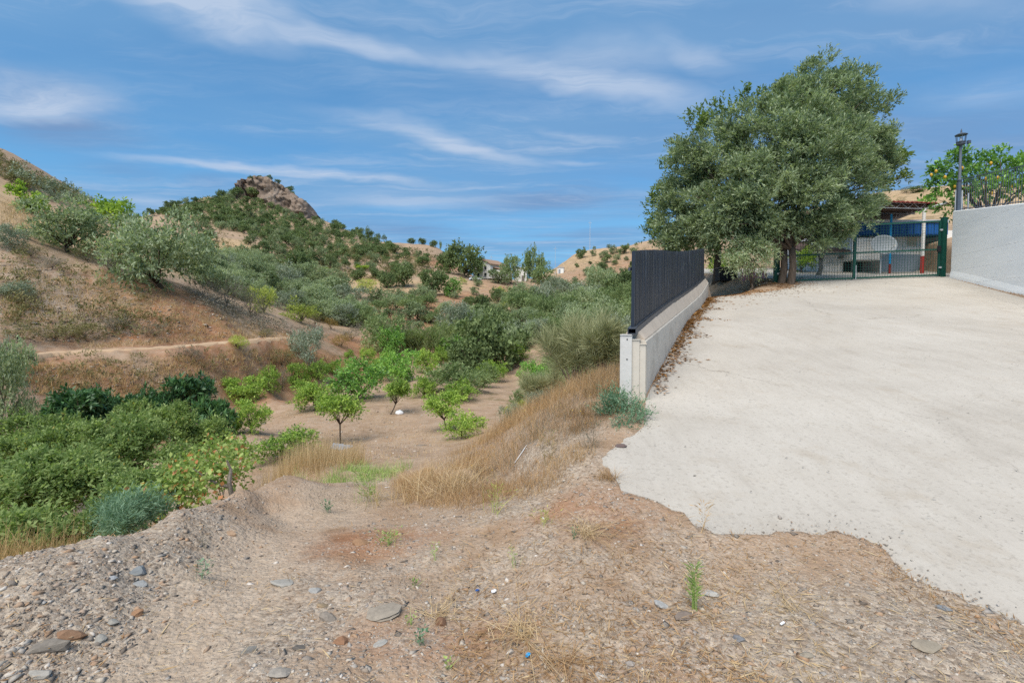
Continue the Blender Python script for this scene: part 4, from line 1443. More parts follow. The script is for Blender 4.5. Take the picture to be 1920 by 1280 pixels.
def foliage(rng, lobes, n_spray, n_leaf, spray, L, Wd, up=0.25, droop=0.15, inner=0.55, subs=9, sub_r=0.42, spread=0.9, bottom=0.35):
    """leaf mesh arrays for a crown made of ellipsoid lobes (cx, cy, cz, rx, ry, rz)"""
    lobes = np.asarray(lobes, dtype=float)
    area = (lobes[:, 3] * lobes[:, 4] + lobes[:, 4] * lobes[:, 5]) ** 1.0
    # smaller clumps on the lobes' skins
    cl, cr = [], []
    for lb, a in zip(lobes, area / area.mean()):
        k = max(3, int(subs * a))
        dv = unit(rng.normal(size=(k, 3)))
        dv[:, 2] = np.where((dv[:, 2] < -0.2) & (rng.random(k) < bottom), -dv[:, 2] * 0.6, dv[:, 2])
        rr = rng.uniform(0.45, 0.95, (k, 1))
        cl.append(lb[:3] + dv * rr * lb[3:6]); cr.append(np.repeat(lb[3:6][None] * sub_r, k, 0) * rng.uniform(0.7, 1.25, (k, 1)))
    cl, cr = np.concatenate(cl), np.concatenate(cr)
    ci_ = rng.integers(0, len(cl), n_spray)
    dv = unit(rng.normal(size=(n_spray, 3)))
    dv[:, 2] = np.where((dv[:, 2] < -0.1) & (rng.random(n_spray) < bottom), -dv[:, 2], dv[:, 2])
    rr = rng.uniform(inner, 1.0, (n_spray, 1))
    base = cl[ci_] + dv * rr * cr[ci_]
    ctr = lobes[:, :3].mean(0)
    outw = unit(base - ctr)
    ax = unit(dv * 0.7 + outw * 0.5 + rng.normal(size=(n_spray, 3)) * 0.45 + np.array([0, 0, up]))
    k = n_leaf
    s = np.linspace(0.05, 1.0, k)[None, :] + rng.uniform(-.08, .08, (n_spray, k))
    sl_ = spray * rng.uniform(0.6, 1.35, (n_spray, 1))
    pos = base[:, None] + ax[:, None] * (s * sl_)[..., None]
    pos[..., 2] -= droop * (s ** 2) * sl_
    pr = unit(np.cross(ax, rng.normal(size=(n_spray, 3))))
    qr = np.cross(ax, pr)
    ph = rng.uniform(0, 6.283, (n_spray, k))
    ld = unit(ax[:, None] * 0.75 + (pr[:, None] * np.cos(ph)[..., None] + qr[:, None] * np.sin(ph)[..., None]) * spread)
    ln = unit(rng.normal(size=(n_spray, k, 3)) * 0.6 + np.array([0, 0, 0.8]) + outw[:, None] * 0.4)
    n = n_spray * k
    ll = L * rng.uniform(0.65, 1.3, n)
    return leaf_quads(pos.reshape(n, 3), ld.reshape(n, 3), ln.reshape(n, 3), ll, Wd * ll / L)


def auto_lobes(rng, n, cz, rxy, rz, size=0.5, flat=0.85):
    """lobes packed inside an ellipsoid of half-sizes rxy, rz centred at height cz"""
    out = [(0, 0, cz, rxy * 0.62, rxy * 0.62, rz * 0.66)]
    for i in range(n):
        a = 2 * math.pi * (i + rng.uniform(-.3, .3)) / n
        hz = rng.uniform(-0.45, 0.75)
        k = rng.uniform(size * 0.75, size * 1.2)
        w = math.sqrt(max(0.05, 1 - hz * hz)) * (1 - k * 0.75)
        out.append((math.cos(a) * rxy * w, math.sin(a) * rxy * w, cz + hz * rz * (1 - k * 0.5), rxy * k, rxy * k, rz * k * flat))
    return out


def limbs(rng, lobes, fork, r0, base=(0, 0, 0), seg=6, lean=(0, 0), maxn=9):
    """trunk to the fork, then a limb into each lobe"""
    mb = MB()
    b = Vector(base)
    f = Vector((lean[0], lean[1], fork))
    mid = (b + f) / 2 + Vector((rng.uniform(-1, 1), rng.uniform(-1, 1), 0)) * r0 * 0.8
    mb.tube([b - Vector((0, 0, r0)), b + Vector((0, 0, fork * 0.06)), mid, f], [r0 * 1.5, r0 * 1.1, r0 * 0.9, r0 * 0.8], seg)
    for lb in list(lobes)[:maxn]:
        c = Vector(lb[:3])
        m = f.lerp(c, 0.5) + Vector((rng.uniform(-1, 1), rng.uniform(-1, 1), rng.uniform(-.3, .6))) * 0.12 * (c - f).length
        mb.tube([f - Vector((0, 0, r0 * 0.4)), m, c + Vector((0, 0, lb[5] * 0.3))], [r0 * 0.6, r0 * 0.36, r0 * 0.12], max(4, seg - 1))
    return mb


PROTO = {}
# species: leaf material, bark, lobes, clear trunk share, sprays, leaves, spray length, leaf length, width, up, droop, inner
KIND = {
    'olive':     ('olive', 'bark', 12, .10, 2000, 6, .060, .034, .015, .25, .15, .45),
    'olive_far': ('olive_far', 'bark', 8, .08, 380, 4, .080, .085, .042, .25, .1, .5),
    'maquis':    ('maquis', 'bark', 7, .03, 330, 4, .08, .095, .050, .25, .1, .5),
    'oak':       ('maquis', 'bark', 11, .06, 800, 5, .07, .060, .034, .2, .1, .45),
    'citrus':    ('citrus', 'bark', 9, .14, 1000, 5, .065, .046, .024, .25, .2, .45),
    'citrus_dark': ('citrus_dark', 'bark', 10, .06, 1150, 5, .060, .044, .024, .2, .2, .45),
    'citrus_low': ('citrus', 'bark', 8, .03, 850, 5, .085, .048, .024, .4, .1, .40),
    'loquat':    ('loquat', 'bark', 8, .05, 420, 6, .090, .115, .040, .3, .2, .5),
    'willow':    ('willow', 'bark', 9, .04, 1000, 6, .090, .052, .018, .45, .2, .4),
    'silver':    ('silver', 'twig', 8, .02, 850, 6, .100, .050, .016, .7, .05, .3),
    'yellowgreen': ('yellowgreen', 'twig', 7, .03, 460, 5, .090, .060, .020, .5, .1, .4),
    'bright':    ('bright', 'bark', 7, .12, 380, 5, .090, .080, .038, .3, .1, .4),
    'greyscrub': ('greyscrub', 'twig', 6, .0, 420, 5, .130, .060, .010, .5, .0, .2),
    'olivescrub': ('olivescrub', 'twig', 6, .0, 380, 5, .120, .055, .014, .5, .0, .3),
    'rust':      ('rust_shrub', 'twig', 6, .0, 380, 5, .110, .055, .014, .5, .0, .3),
    'pine':      ('maquis', 'bark', 5, .35, 260, 5, .070, .080, .020, .3, .05, .5),
    'tall':      ('willow', 'bark', 10, .08, 800, 5, .060, .050, .026, .3, .3, .4),
}


def proto(kind, var):
    key = (kind, var)
    if key in PROTO:
        return PROTO[key]
    leaf, bark, nl, clear, ns, nf, spl, L, Wd, up, droop, inner = KIND[kind]
    rng = np.random.default_rng(sum(map(ord, kind)) * 13 + var * 101 + 5)
    pr = random.Random(var * 7 + len(kind))
    cz = clear + (1 - clear) * 0.5
    lobes = auto_lobes(rng, nl, cz, 0.5, (1 - clear) * 0.5, 0.46)
    v, f = foliage(rng, lobes, ns, nf, spl, L, Wd, up, droop, inner)
    # fit the unit box
    lo, hi_ = np.percentile(v, 1.0, axis=0), np.percentile(v, 99.0, axis=0)
    v[:, :2] = (v[:, :2] - (lo[:2] + hi_[:2]) / 2) / (hi_[:2] - lo[:2])
    v[:, 2] = clear * 0.6 + (v[:, 2] - lo[2]) / (hi_[2] - lo[2]) * (1 - clear * 0.6)
    cm = new_mesh("crown", v, f, [M[leaf]])
    tm = limbs(pr, lobes, max(0.10, clear * 1.15), 0.030 if clear else 0.018, lean=(pr.uniform(-.05, .05), pr.uniform(-.05, .05))).mesh("trunk", M[bark], True)
    PROTO[key] = (cm, tm)
    return PROTO[key]


HAS_TRUNK = True
COUNT = {}


def plant(kind, px, py, wpx, hpx, name, label, cat, group=None, Y=None, var=None, trunk=True, rz=None, sink=0.0, lean=0.0):
    """a plant whose foot is at picture point (px, py) on the ground; wpx, hpx its size there"""
    if Y is None:
        b = ray(px, py)
    else:
        q_ = P(px, py, Y); b = Vector((q_.x, Y, h1(q_.x, Y)))
    k = b.y / F
    i = COUNT.get(kind, 0); COUNT[kind] = i + 1
    cm, tm = proto(kind, i % 4 if var is None else var)
    r_ = random.Random(i * 31 + len(kind))
    o = thing(name, label, cat, b - Vector((0, 0, sink)), r_.uniform(0, 6.28) if rz is None else rz, (wpx * k, wpx * k, hpx * k), group)
    if lean:
        o.rotation_euler[1] = lean
    link("crown", cm, o)
    if trunk:
        link("trunk", tm, o)
    return o


# ---- orchard: citrus trees on the bare terrace
G = "citrus trees on the bare orchard terrace"
for a in [
    ('citrus', 470, 812, 68, 62, "bright green citrus bush alone at the orchard's edge beside the big shrub"),
    ('citrus_low', 535, 858, 118, 56, "low spreading yellow-green citrus shrub just beyond the track's dry grass"),
    ('citrus', 590, 770, 78, 56, "dark round citrus tree behind the lemon tree with the bare trunk"),
    ('citrus_dark', 672, 750, 100, 76, "largest dense citrus tree in the middle of the orchard"),
    ('citrus', 795, 746, 44, 42, "small citrus tree between the leaning tree and the grey-green olive bush"),
    ('citrus', 862, 752, 64, 40, "citrus tree just beyond the wide one at the bank of dry grass"),
    ('citrus_low', 868, 822, 76, 48, "low pale citrus shrub tucked against the bank of dry grass"),
    ('citrus', 458, 754, 74, 46, "citrus tree at the foot of the red bank, left end of the orchard"),
    ('citrus_low', 505, 737, 38, 50, "upright green citrus against the red bank left of a grey dry shrub"),
    ('citrus_low', 556, 728, 44, 46, "green citrus against the red bank right of a grey dry shrub"),
    ('citrus_low', 596, 712, 44, 36, "citrus with drooping shoots at the foot of the bank"),
    ('citrus_low', 626, 702, 30, 26, "small citrus third along the bank's foot behind the largest tree"),
    ('citrus_dark', 748, 714, 76, 56, "tall yellow-topped citrus behind the largest tree"),
    ('citrus', 800, 701, 46, 46, "dark citrus with a short bare trunk in the orchard's back row"),
    ('citrus', 828, 684, 34, 34, "citrus tree farthest back in the orchard by the reeds"),
    ('citrus_low', 690, 682, 30, 30, "small yellow-green citrus at the far bank above the orchard"),
    ('citrus', 712, 704, 44, 40, "citrus half hidden between the largest tree and the yellow-topped one"),
    ('citrus_low', 436, 740, 30, 30, "pale citrus shoot leaning out at the left end of the orchard"),
    ('citrus_low', 652, 672, 20, 16, "tiny green bush on the slope above the orchard's far end"),
]:
    plant(a[0], a[1], a[2], a[3], a[4], "citrus_tree", a[5], "tree", G)

def special_citrus(px, py, wpx, hpx, label, clear, lean, seed, mat='citrus', trunk_r=0.035):
    """citrus with a visible trunk of its own shape"""
    rng = np.random.default_rng(seed); pr = random.Random(seed)
    b = ray(px, py); k = b.y / F
    w, h = wpx * k, hpx * k
    o = thing("citrus_tree", label, "tree", b, 0, None, G)
    lobes = []
    for i in range(9):
        a = 2 * math.pi * i / 9 + pr.uniform(-.3, .3)
        rr = w * 0.33 * pr.uniform(0.6, 1.1)
        lobes.append((lean[0] + math.cos(a) * rr, lean[1] + math.sin(a) * rr * 0.8, h * (clear + (1 - clear) * pr.uniform(0.35, 0.8)), w * 0.19, w * 0.19, h * 0.16))
    lobes.append((lean[0], lean[1], h * (clear + (1 - clear) * 0.6), w * 0.25, w * 0.25, h * 0.22))
    v, f = foliage(rng, lobes, 900, 5, 0.15, 0.092, 0.046, 0.2, 0.25, 0.3, subs=7, sub_r=0.5)
    link("crown", new_mesh("crown", v, f, [M[mat]]), o)
    limbs(pr, lobes, h * clear * 0.95, trunk_r, lean=(lean[0] * 0.7, lean[1])).build("trunk", M['bark'], o, True)
    return o


special_citrus(638, 832, 92, 94, "lemon tree with a bare straight trunk above a grey board on the ground", 0.42, (0, 0), 3)
special_citrus(733, 777, 60, 68, "citrus tree with a trunk leaning over a white bag on the ground", 0.30, (0.35, 0), 4)
special_citrus(836, 806, 92, 70, "wide citrus tree with forked dark stems at the foot of the dry bank", 0.30, (-0.1, 0), 5, 'citrus')

# ---- left hillside
plant('olive', 128, 474, 128, 98, "olive_tree", "grey-green olive tree on the straw slope at the brink of the cut", "tree", "olive trees at the brink of the cut", var=0)
o = plant('olive', 300, 540, 172, 142, "olive_tree", "large dark olive tree hanging over the red cut bank", "tree", "olive trees at the brink of the cut", var=1, sink=0.3)
plant('bright', 56, 408, 60, 52, "fig_tree", "bright yellow-green tree at the upper edge of the straw slope", "tree", Y=50)
plant('bright', 214, 434, 78, 60, "fig_tree", "bright green leafy tree behind and between the two brink olives", "tree", Y=54)
plant('olive', 392, 470, 62, 50, "olive_tree", "rounded green tree just right of the large dark olive on the slope", "tree", Y=56)
plant('olive', 330, 462, 70, 56, "olive_tree", "pale olive crown peeping out behind the large dark olive", "tree", Y=50)
for px, py, w_, h_, kd, lab in [
    (18, 470, 50, 44, 'silver', "pale grey-green shrub at the picture's edge below the straw slope"),
    (58, 485, 44, 28, 'olivescrub', "low olive-brown shrub on the brink left of the dark heath bush"),
    (98, 505, 34, 26, 'greyscrub', "dark grey dry bush in the cut under the left olive"),
    (165, 492, 50, 30, 'olivescrub', "scrubby green bush under the left olive's trunk"),
    (205, 512, 56, 34, 'greyscrub', "dry grey bush on the brink between the two olives"),
    (248, 528, 56, 44, 'greyscrub', "dry grey bush tangled at the large olive's left foot"),
    (380, 560, 60, 46, 'greyscrub', "dry grey brush at the large olive's right foot"),
    (425, 574, 66, 50, 'greyscrub', "wide dry grey brush on the brink right of the large olive"),
    (470, 592, 56, 46, 'greyscrub', "dry dark brush farthest right along the brink"),
    (495, 588, 46, 50, 'yellowgreen', "yellow-green bush at the end of the brink"),
    (563, 606, 66, 46, 'yellowgreen', "broad yellow-green bush below the olive grove"),
    (590, 610, 40, 26, 'olivescrub', "brownish bush in the shade of the broad yellow-green bush"),
    (620, 618, 28, 22, 'rust', "small rust-yellow bush on the slope under the grove"),
    (500, 632, 30, 16, 'olivescrub', "small dull green bush on the straw slope above the path's end"),
    (575, 684, 62, 66, 'silver', "pale feathery shrub at the end of the hillside path"),
    (528, 690, 44, 40, 'olivescrub', "dull green bush on the bank left of the pale feathery shrub"),
    (530, 734, 34, 44, 'greyscrub', "round grey dry shrub between citrus trees at the bank's foot"),
    (358, 672, 46, 26, 'greyscrub', "dry grey bush on the outer lip of the path"),
    (448, 655, 34, 24, 'yellowgreen', "green tuft on the path's edge"),
    (30, 690, 50, 44, 'greyscrub', "dry grey bush at the path's left end"),
    (100, 640, 90, 34, 'olivescrub', "olive-brown bush on the cut just above the path at left"),
    (160, 640, 60, 34, 'olivescrub', "dark olive-brown bush above the path, right of its twin"),
    (30, 640, 60, 40, 'olivescrub', "brown-green bush above the path at the picture's edge"),
    (215, 622, 60, 30, 'greyscrub', "greyish bush on the cut above the path"),
    (290, 632, 60, 26, 'greyscrub', "low grey bush on the inner side of the path"),
    (30, 560, 66, 30, 'silver', "pale grey bush on the stony cut at the picture's edge"),
    (660, 640, 44, 34, 'greyscrub', "grey-brown bush on the bank above the far orchard"),
    (640, 652, 40, 26, 'rust', "brown bush on the bank above the far orchard"),
]:
    plant(kd, px, py, w_, h_, "shrub", lab, "shrub", "shrubs on the cut hillside", trunk=kd not in ('silver',))
plant('olive', 5, 836, 100, 190, "olive_tree", "tall grey-green tree cut by the picture's edge above the big shrub", "tree", Y=17, var=2)
plant('silver', 4, 690, 44, 70, "shrub", "green shrub at the picture's edge beside the path's start", "shrub", "shrubs on the cut hillside", Y=21)

# ---- dark evergreens along the gully
for px, py, w_, h_, lab in [(135, 805, 96, 74, "dark green loquat at the left end of the row behind the big shrub"), (180, 795, 64, 66, "dark green loquat second in the row behind the big shrub"), (228, 790, 64, 56, "dark green loquat in the middle of the row below the red bank"),
                            (285, 780, 46, 52, "small dark loquat between the taller ones below the red bank"), (350, 778, 92, 72, "tallest dark green loquat, right end of the row below the red bank"), (405, 825, 70, 80, "dark green loquat beside the right shoulder of the big shrub"),
                            (315, 790, 44, 52, "narrow dark loquat left of the tallest one")]:
    plant('loquat', px, py, w_, h_, "loquat_tree", lab, "tree", "dark loquats along the gully")

# ---- the valley floor beyond the orchard
for kd, px, py, w_, h_, nm, lab in [
    ('willow', 722, 662, 82, 74, "shrub", "rounded willow-green bush at the far end of the orchard bank"),
    ('citrus_dark', 735, 676, 46, 62, "fig_tree", "leafy bright green bush in front of the rounded willow-green bush"),
    ('oak', 925, 698, 124, 104, "oak_tree", "dense dark green tree standing tallest in the valley bottom"),
    ('oak', 880, 705, 80, 70, "oak_tree", "round dark green tree left of the tallest valley tree"),
    ('citrus_dark', 858, 682, 70, 52, "shrub", "mid green bush behind the reeds in the valley bottom"),
    ('citrus_low', 965, 680, 50, 38, "shrub", "bright yellow-green bush right below the tallest valley tree"),
    ('citrus_low', 925, 716, 56, 40, "shrub", "yellowish green bush at the top of the dry bank"),
    ('willow', 855, 732, 118, 54, "olive_tree", "broad grey-green olive bush at the orchard's right side"),
    ('willow', 905, 726, 60, 44, "olive_tree", "grey-green bush between the broad olive bush and the dry bank"),
    ('silver', 1165, 665, 80, 100, "shrub", "silvery grey-green shrub against the dark fence's near end"),
    ('olive', 1165, 605, 90, 72, "olive_tree", "silver-green tree crown seen left of the fence top"),
    ('silver', 1010, 700, 52, 40, "shrub", "whitish grey shrub at the crest of the dry bank"),
    ('silver', 965, 716, 56, 42, "shrub", "pale grey thistle-like shrub on the dry bank's left shoulder"),
    ('silver', 1040, 560, 60, 40, "olive_tree", "pale silver tree in the valley below the white shed"),
]:
    plant(kd, px, py, w_, h_, nm, lab, "tree" if nm.endswith('tree') else "shrub", "trees and shrubs of the valley bottom", Y={1165: 13.5 if py == 665 else 34, 1010: 15, 965: 15 if kd == 'silver' else None, 925: None}.get(px))

for i, (px, py, Y_, w_, h_, kd) in enumerate([(1030, 690, 19, 60, 46, 'silver'), (1075, 668, 22, 80, 66, 'willow'), (1010, 668, 26, 66, 60, 'olive'), (1060, 640, 32, 76, 62, 'willow'), (1110, 640, 28, 76, 66, 'olive'), (985, 690, 24, 56, 44, 'willow'), (1000, 640, 38, 60, 50, 'citrus_dark'), (1150, 640, 24, 80, 80, 'silver'), (1095, 612, 42, 66, 52, 'olive'), (1040, 612, 46, 60, 48, 'willow'), (965, 700, 22, 46, 36, 'yellowgreen')]):
    plant(kd, px, py, w_, h_, "shrub", ["silvery", "broad grey-green", "round olive-green", "tall grey-green", "dense olive-green", "low grey-green", "fresh green", "pale silver", "upper olive-green", "upper grey-green", "small yellow-green"][i] + " shrub on the slope between the broom and the valley", "shrub", "shrubs between the broom and the valley", Y=Y_)

for (x_, y_, w_, h_, kd, lab) in [(5.3, 19.2, 2.0, 1.5, 'willow', "grey-green bush hidden behind the dark fence's far half"), (4.9, 21.8, 2.6, 2.0, 'olive', "olive bush on the slope behind the dark fence"), (6.6, 23.8, 2.4, 1.9, 'willow', "bush behind the fence below the big olive"), (4.4, 16.6, 1.8, 1.3, 'silver', "silver bush behind the fence's middle")]:
    cm, tm = proto(kd, 1)
    o = thing("shrub", lab, "shrub", (x_, y_, h1(x_, y_)), x_, (w_, w_, h_), "shrubs behind the fence")
    link("crown", cm, o); link("trunk", tm, o)

# ---- named trees on the middle slopes
for kd, px, py, w_, h_, nm, lab in [
    ('oak', 812, 553, 52, 44, "oak_tree", "large round bush on the red slope, left half of a pair"),
    ('citrus_dark', 845, 556, 38, 36, "oak_tree", "round bush on the red slope, right half of a pair"),
    ('oak', 756, 538, 42, 42, "oak_tree", "dark tree on the straw field left of the round pair"),
    ('oak', 726, 540, 32, 30, "oak_tree", "dark bush touching the tree on the straw field"),
    ('oak', 872, 518, 72, 58, "oak_tree", "big dark oak on the rise left of the white farmhouse"),
    ('oak', 838, 512, 40, 36, "oak_tree", "smaller oak at the left shoulder of the big oak"),
    ('tall', 957, 532, 36, 52, "poplar_tree", "tall dark green tree in front of the white farmhouse"),
    ('tall', 1000, 530, 40, 64, "eucalyptus_tree", "tall rounded eucalyptus right of the white farmhouse"),
    ('tall', 1020, 545, 48, 52, "eucalyptus_tree", "broad grey-green tree before the tall eucalyptus"),
    ('olive_far', 935, 532, 40, 26, "olive_tree", "low olive just below the white farmhouse wall"),
    ('oak', 562, 516, 54, 44, "oak_tree", "large dark oak on the straw terrace under the crag hill"),
    ('pine', 690, 448, 14, 22, "pine_tree", "tallest of the small pines on the ridge right of the crag"),
    ('pine', 708, 452, 11, 16, "pine_tree", "second small pine on the ridge right of the crag"),
    ('pine', 720, 454, 10, 14, "pine_tree", "third and smallest pine on the ridge right of the crag"),
    ('tall', 826, 466, 5, 16, "cypress_tree", "thin cypress on the skyline left of the big oak"),
    ('oak', 772, 456, 14, 10, "oak_tree", "leftmost dark tree on the low brown skyline hump"),
    ('oak', 792, 457, 14, 11, "oak_tree", "dark tree right beside the leftmost on the brown skyline hump"),
    ('oak', 813, 464, 14, 12, "oak_tree", "dark tree at the right foot of the brown skyline hump"),
    ('pine', 620, 510, 24, 34, "pine_tree", "brownish conifer standing in the middle of the far slope"),
    ('citrus', 607, 518, 16, 16, "olive_tree", "round bright tree on the straw terrace, first of a row"),
    ('olive_far', 632, 530, 24, 26, "olive_tree", "olive with a visible trunk on the straw terrace, second of a row"),
    ('olive_far', 646, 530, 18, 20, "olive_tree", "small olive touching the one with a visible trunk"),
    ('oak', 672, 528, 26, 24, "olive_tree", "round dark olive on the straw terrace, middle of a row"),
    ('oak', 706, 522, 24, 18, "olive_tree", "round dark olive on the straw terrace, last of a row"),
    ('yellowgreen', 685, 548, 40, 24, "shrub", "yellow-green bush under the terrace row"),
    ('bright', 678, 506, 28, 10, "shrub", "bright yellow-green bush above the terrace row"),
    ('willow', 792, 500, 30, 20, "olive_tree", "dark olive on the brink of the red bank above the round pair"),
    ('olive', 640, 606, 72, 52, "olive_tree", "large pale olive at the front edge of the grove"),
    ('olive', 590, 588, 66, 52, "olive_tree", "grey-green olive beside the large pale one at the grove's front"),
    ('willow', 668, 612, 60, 40, "olive_tree", "fresh green bush at the right front of the olive grove"),
    ('oak', 935, 566, 28, 26, "olive_tree", "round olive on the slope below the farmhouse, left of three"),
    ('olive', 957, 573, 34, 28, "olive_tree", "round olive on the slope below the farmhouse, middle of three"),
    ('olive', 976, 566, 32, 26, "olive_tree", "round olive on the slope below the farmhouse, right of three"),
    ('oak', 902, 584, 36, 30, "oak_tree", "dark bush at the lower edge of the red field"),
    ('oak', 922, 590, 34, 22, "oak_tree", "dark bush right of the one at the red field's lower edge"),
]:
    plant(kd, px, py, w_, h_, nm, lab, "tree" if nm.endswith('tree') else "shrub")

# ---- groves and scattered trees on the slopes
def in_poly(x, y, poly):
    c = False
    for (x0, y0), (x1, y1) in zip(poly, poly[1:] + poly[:1]):
        if (y0 > y) != (y1 > y) and x < (x1 - x0) * (y - y0) / (y1 - y0) + x0:
            c = not c
    return c


ORD = "first second third fourth fifth sixth seventh eighth ninth tenth eleventh twelfth thirteenth fourteenth fifteenth sixteenth seventeenth eighteenth".split()


def ordinal_labels(pts, label, rows):
    """tells neighbours apart by band (front to back) and count from the left"""
    names = {1: ["row"], 2: ["front row", "back row"], 3: ["front row", "middle row", "back row"], 4: ["front row", "second row", "third row", "back row"], 5: ["front row", "second row", "third row", "fourth row", "back row"]}[rows]
    order = sorted(range(len(pts)), key=lambda i: -pts[i][1])
    out = [None] * len(pts)
    per = -(-len(pts) // rows)
    for r_ in range(rows):
        band = sorted(order[r_ * per:(r_ + 1) * per], key=lambda i: pts[i][0])
        for k, i in enumerate(band):
            out[i] = "%s, %s, %s from left" % (label, names[r_], ORD[k])
    return out


def grove(poly, n, sep, size, kinds, label, group, name, seed, aspect=(0.75, 0.95), avoid=(), rows=0):
    r = random.Random(seed)
    xs, ys = [p[0] for p in poly], [p[1] for p in poly]
    got, tries = [], 0
    while len(got) < n and tries < 6000:
        tries += 1
        x, y = r.uniform(min(xs), max(xs)), r.uniform(min(ys), max(ys))
        if not in_poly(x, y, poly) or any(in_poly(x, y, a) for a in avoid):
            continue
        if any(abs(x - a) < sep and abs(y - b) < sep * 0.55 for a, b in got):
            continue
        got.append((x, y))
    labs = ordinal_labels(got, label, rows) if rows else [label] * len(got)
    for (x, y), label in zip(got, labs):
        w_ = r.uniform(*size)
        kd = r.choice(kinds)
        plant(kd, x, y, w_, w_ * r.uniform(*aspect), name, label, "tree", group, var=r.randrange(4), trunk=w_ > 18)
    return got


bare1 = [(395, 430), (455, 438), (470, 470), (430, 488), (396, 478)]
bare2 = [(590, 505), (740, 520), (740, 545), (640, 545), (590, 528)]
grove([(270, 408), (330, 388), (440, 366), (470, 380), (545, 398), (625, 424), (690, 446), (735, 460), (725, 490), (650, 486), (590, 468), (500, 440), (430, 425), (350, 415)], 150, 9, (9, 18), ['maquis', 'maquis', 'olive_far', 'oak'], "small dark green tree in the thick cover below the crag", "trees covering the hill below the crag", "hill_tree", 1)
grove([(340, 422), (420, 420), (520, 448), (640, 492), (640, 510), (560, 520), (470, 500), (400, 486), (350, 450)], 62, 15, (15, 25), ['olive_far', 'olive_far', 'maquis'], "small olive on the crag hill's straw-coloured terraces", "olive trees on the crag hill's terraces", "hill_olive_tree", 2, avoid=(bare1, bare2), rows=5)
grove([(385, 500), (440, 492), (520, 512), (590, 530), (640, 560), (690, 600), (640, 616), (560, 590), (500, 572), (430, 560), (380, 540)], 60, 20, (36, 58), ['olive', 'olive', 'olive_far', 'silver'], "olive in the dense grove behind the cut", "olive trees of the dense grove", "grove_olive_tree", 3, (0.68, 0.85), rows=4)
grove([(700, 558), (790, 560), (850, 592), (880, 606), (830, 630), (760, 618), (700, 600)], 26, 26, (30, 46), ['olive', 'olive_far', 'willow'], "spreading olive on the red field beyond the orchard", "olive trees on the red field", "field_olive_tree", 4, (0.6, 0.8), rows=2)
grove([(640, 486), (760, 470), (800, 486), (790, 505), (720, 515), (650, 505)], 40, 15, (14, 24), ['olive_far', 'maquis', 'olivescrub'], "small tree on the ridge right of the crag", "trees on the ridge slope", "ridge_tree", 5, rows=3)
grove([(890, 600), (980, 585), (1080, 572), (1190, 556), (1190, 610), (1110, 640), (1000, 655), (920, 668), (860, 650), (850, 620)], 62, 24, (40, 70), ['willow', 'olive', 'oak', 'olive', 'silver'], "tree in the valley bottom's thick growth", "trees filling the valley bottom", "valley_tree", 6, (0.7, 0.95), rows=4)
grove([(1080, 485), (1130, 474), (1190, 472), (1190, 530), (1120, 525), (1075, 505)], 26, 16, (8, 20), ['maquis', 'oak', 'olive_far'], "dark bush dotted on the dry right-hand hill", "bushes dotted on the dry right-hand hill", "hill_bush", 7, (0.75, 0.95), rows=2)
grove([(1060, 545), (1190, 525), (1190, 556), (1080, 572), (1040, 565)], 20, 20, (20, 34), ['olive_far', 'oak', 'willow'], "tree at the foot of the dry right-hand hill", "trees at the foot of the dry right-hand hill", "slope_tree", 8, rows=2)
grove([(860, 530), (960, 545), (1040, 550), (1040, 575), (960, 590), (890, 585), (850, 560)], 14, 26, (12, 24), ['olive_far', 'yellowgreen', 'oak'], "small bush on the red slope under the white farmhouse", "bushes under the farmhouse", "slope_bush", 9, rows=2)
grove([(1095, 468), (1240, 455), (1240, 462), (1100, 474)], 7, 14, (5, 8), ['pine', 'olive_far'], "tiny tree on the skyline of the dry right-hand hill", "skyline trees of the right-hand hill", "skyline_tree", 10, (1.0, 1.5), rows=1)
grove([(1630, 362), (1700, 360), (1760, 362), (1760, 395), (1650, 390)], 7, 20, (16, 30), ['olivescrub', 'maquis'], "low bush on the brown hill above the red sheet roof", "bushes on the hill above the roof", "hill_bush", 11, (0.4, 0.6), rows=1)
grove([(300, 400), (330, 390), (380, 384), (440, 366), (440, 374), (300, 410)], 12, 12, (10, 18), ['maquis', 'oak'], "dark tree on the crag hill's left skyline", "trees on the crag hill's left skyline", "skyline_tree", 12, rows=1)
grove([(690, 600), (770, 640), (860, 640), (880, 660), (800, 655), (700, 625)], 12, 24, (34, 54), ['olivescrub', 'greyscrub', 'willow'], "dull bush in the hollow behind the orchard", "bushes in the hollow behind the orchard", "hollow_bush", 14, (0.5, 0.7), rows=2)

# ---- scrub that covers the upper left hillside and the far maquis as one mass
def scrub_mass(name, spots, size, mat, per, label, seed, L=0.22, Wd=0.07):
    rng = np.random.default_rng(seed)
    V, Fc, off = [], [], 0
    for (x, y, z) in spots:
        s = size * rng.uniform(0.5, 1.35) * (1.0)
        lb = [(x + rng.normal() * s * .3, y + rng.normal() * s * .3, z + s * 0.25, s * 0.5, s * 0.5, s * 0.42) for _ in range(2)]
        v, f = foliage(rng, lb, per, 4, s * 0.28, L * s, Wd * s, 0.5, 0.0, 0.3, subs=4, sub_r=0.6)
        V.append(v); Fc.append(f + off); off += len(v)
    o = link(name, new_mesh(name, np.concatenate(V), np.concatenate(Fc), [M[mat]]))
    return tag(o, label, "scrub", kind="stuff")


def spots_in(poly, n, seed):
    r = random.Random(seed)
    xs, ys = [p[0] for p in poly], [p[1] for p in poly]
    out = []
    while len(out) < n:
        x, y = r.uniform(min(xs), max(xs)), r.uniform(min(ys), max(ys))
        if in_poly(x, y, poly):
            q_ = ray(x, y)
            if q_.y < 290:
                out.append(tuple(q_))
    return out


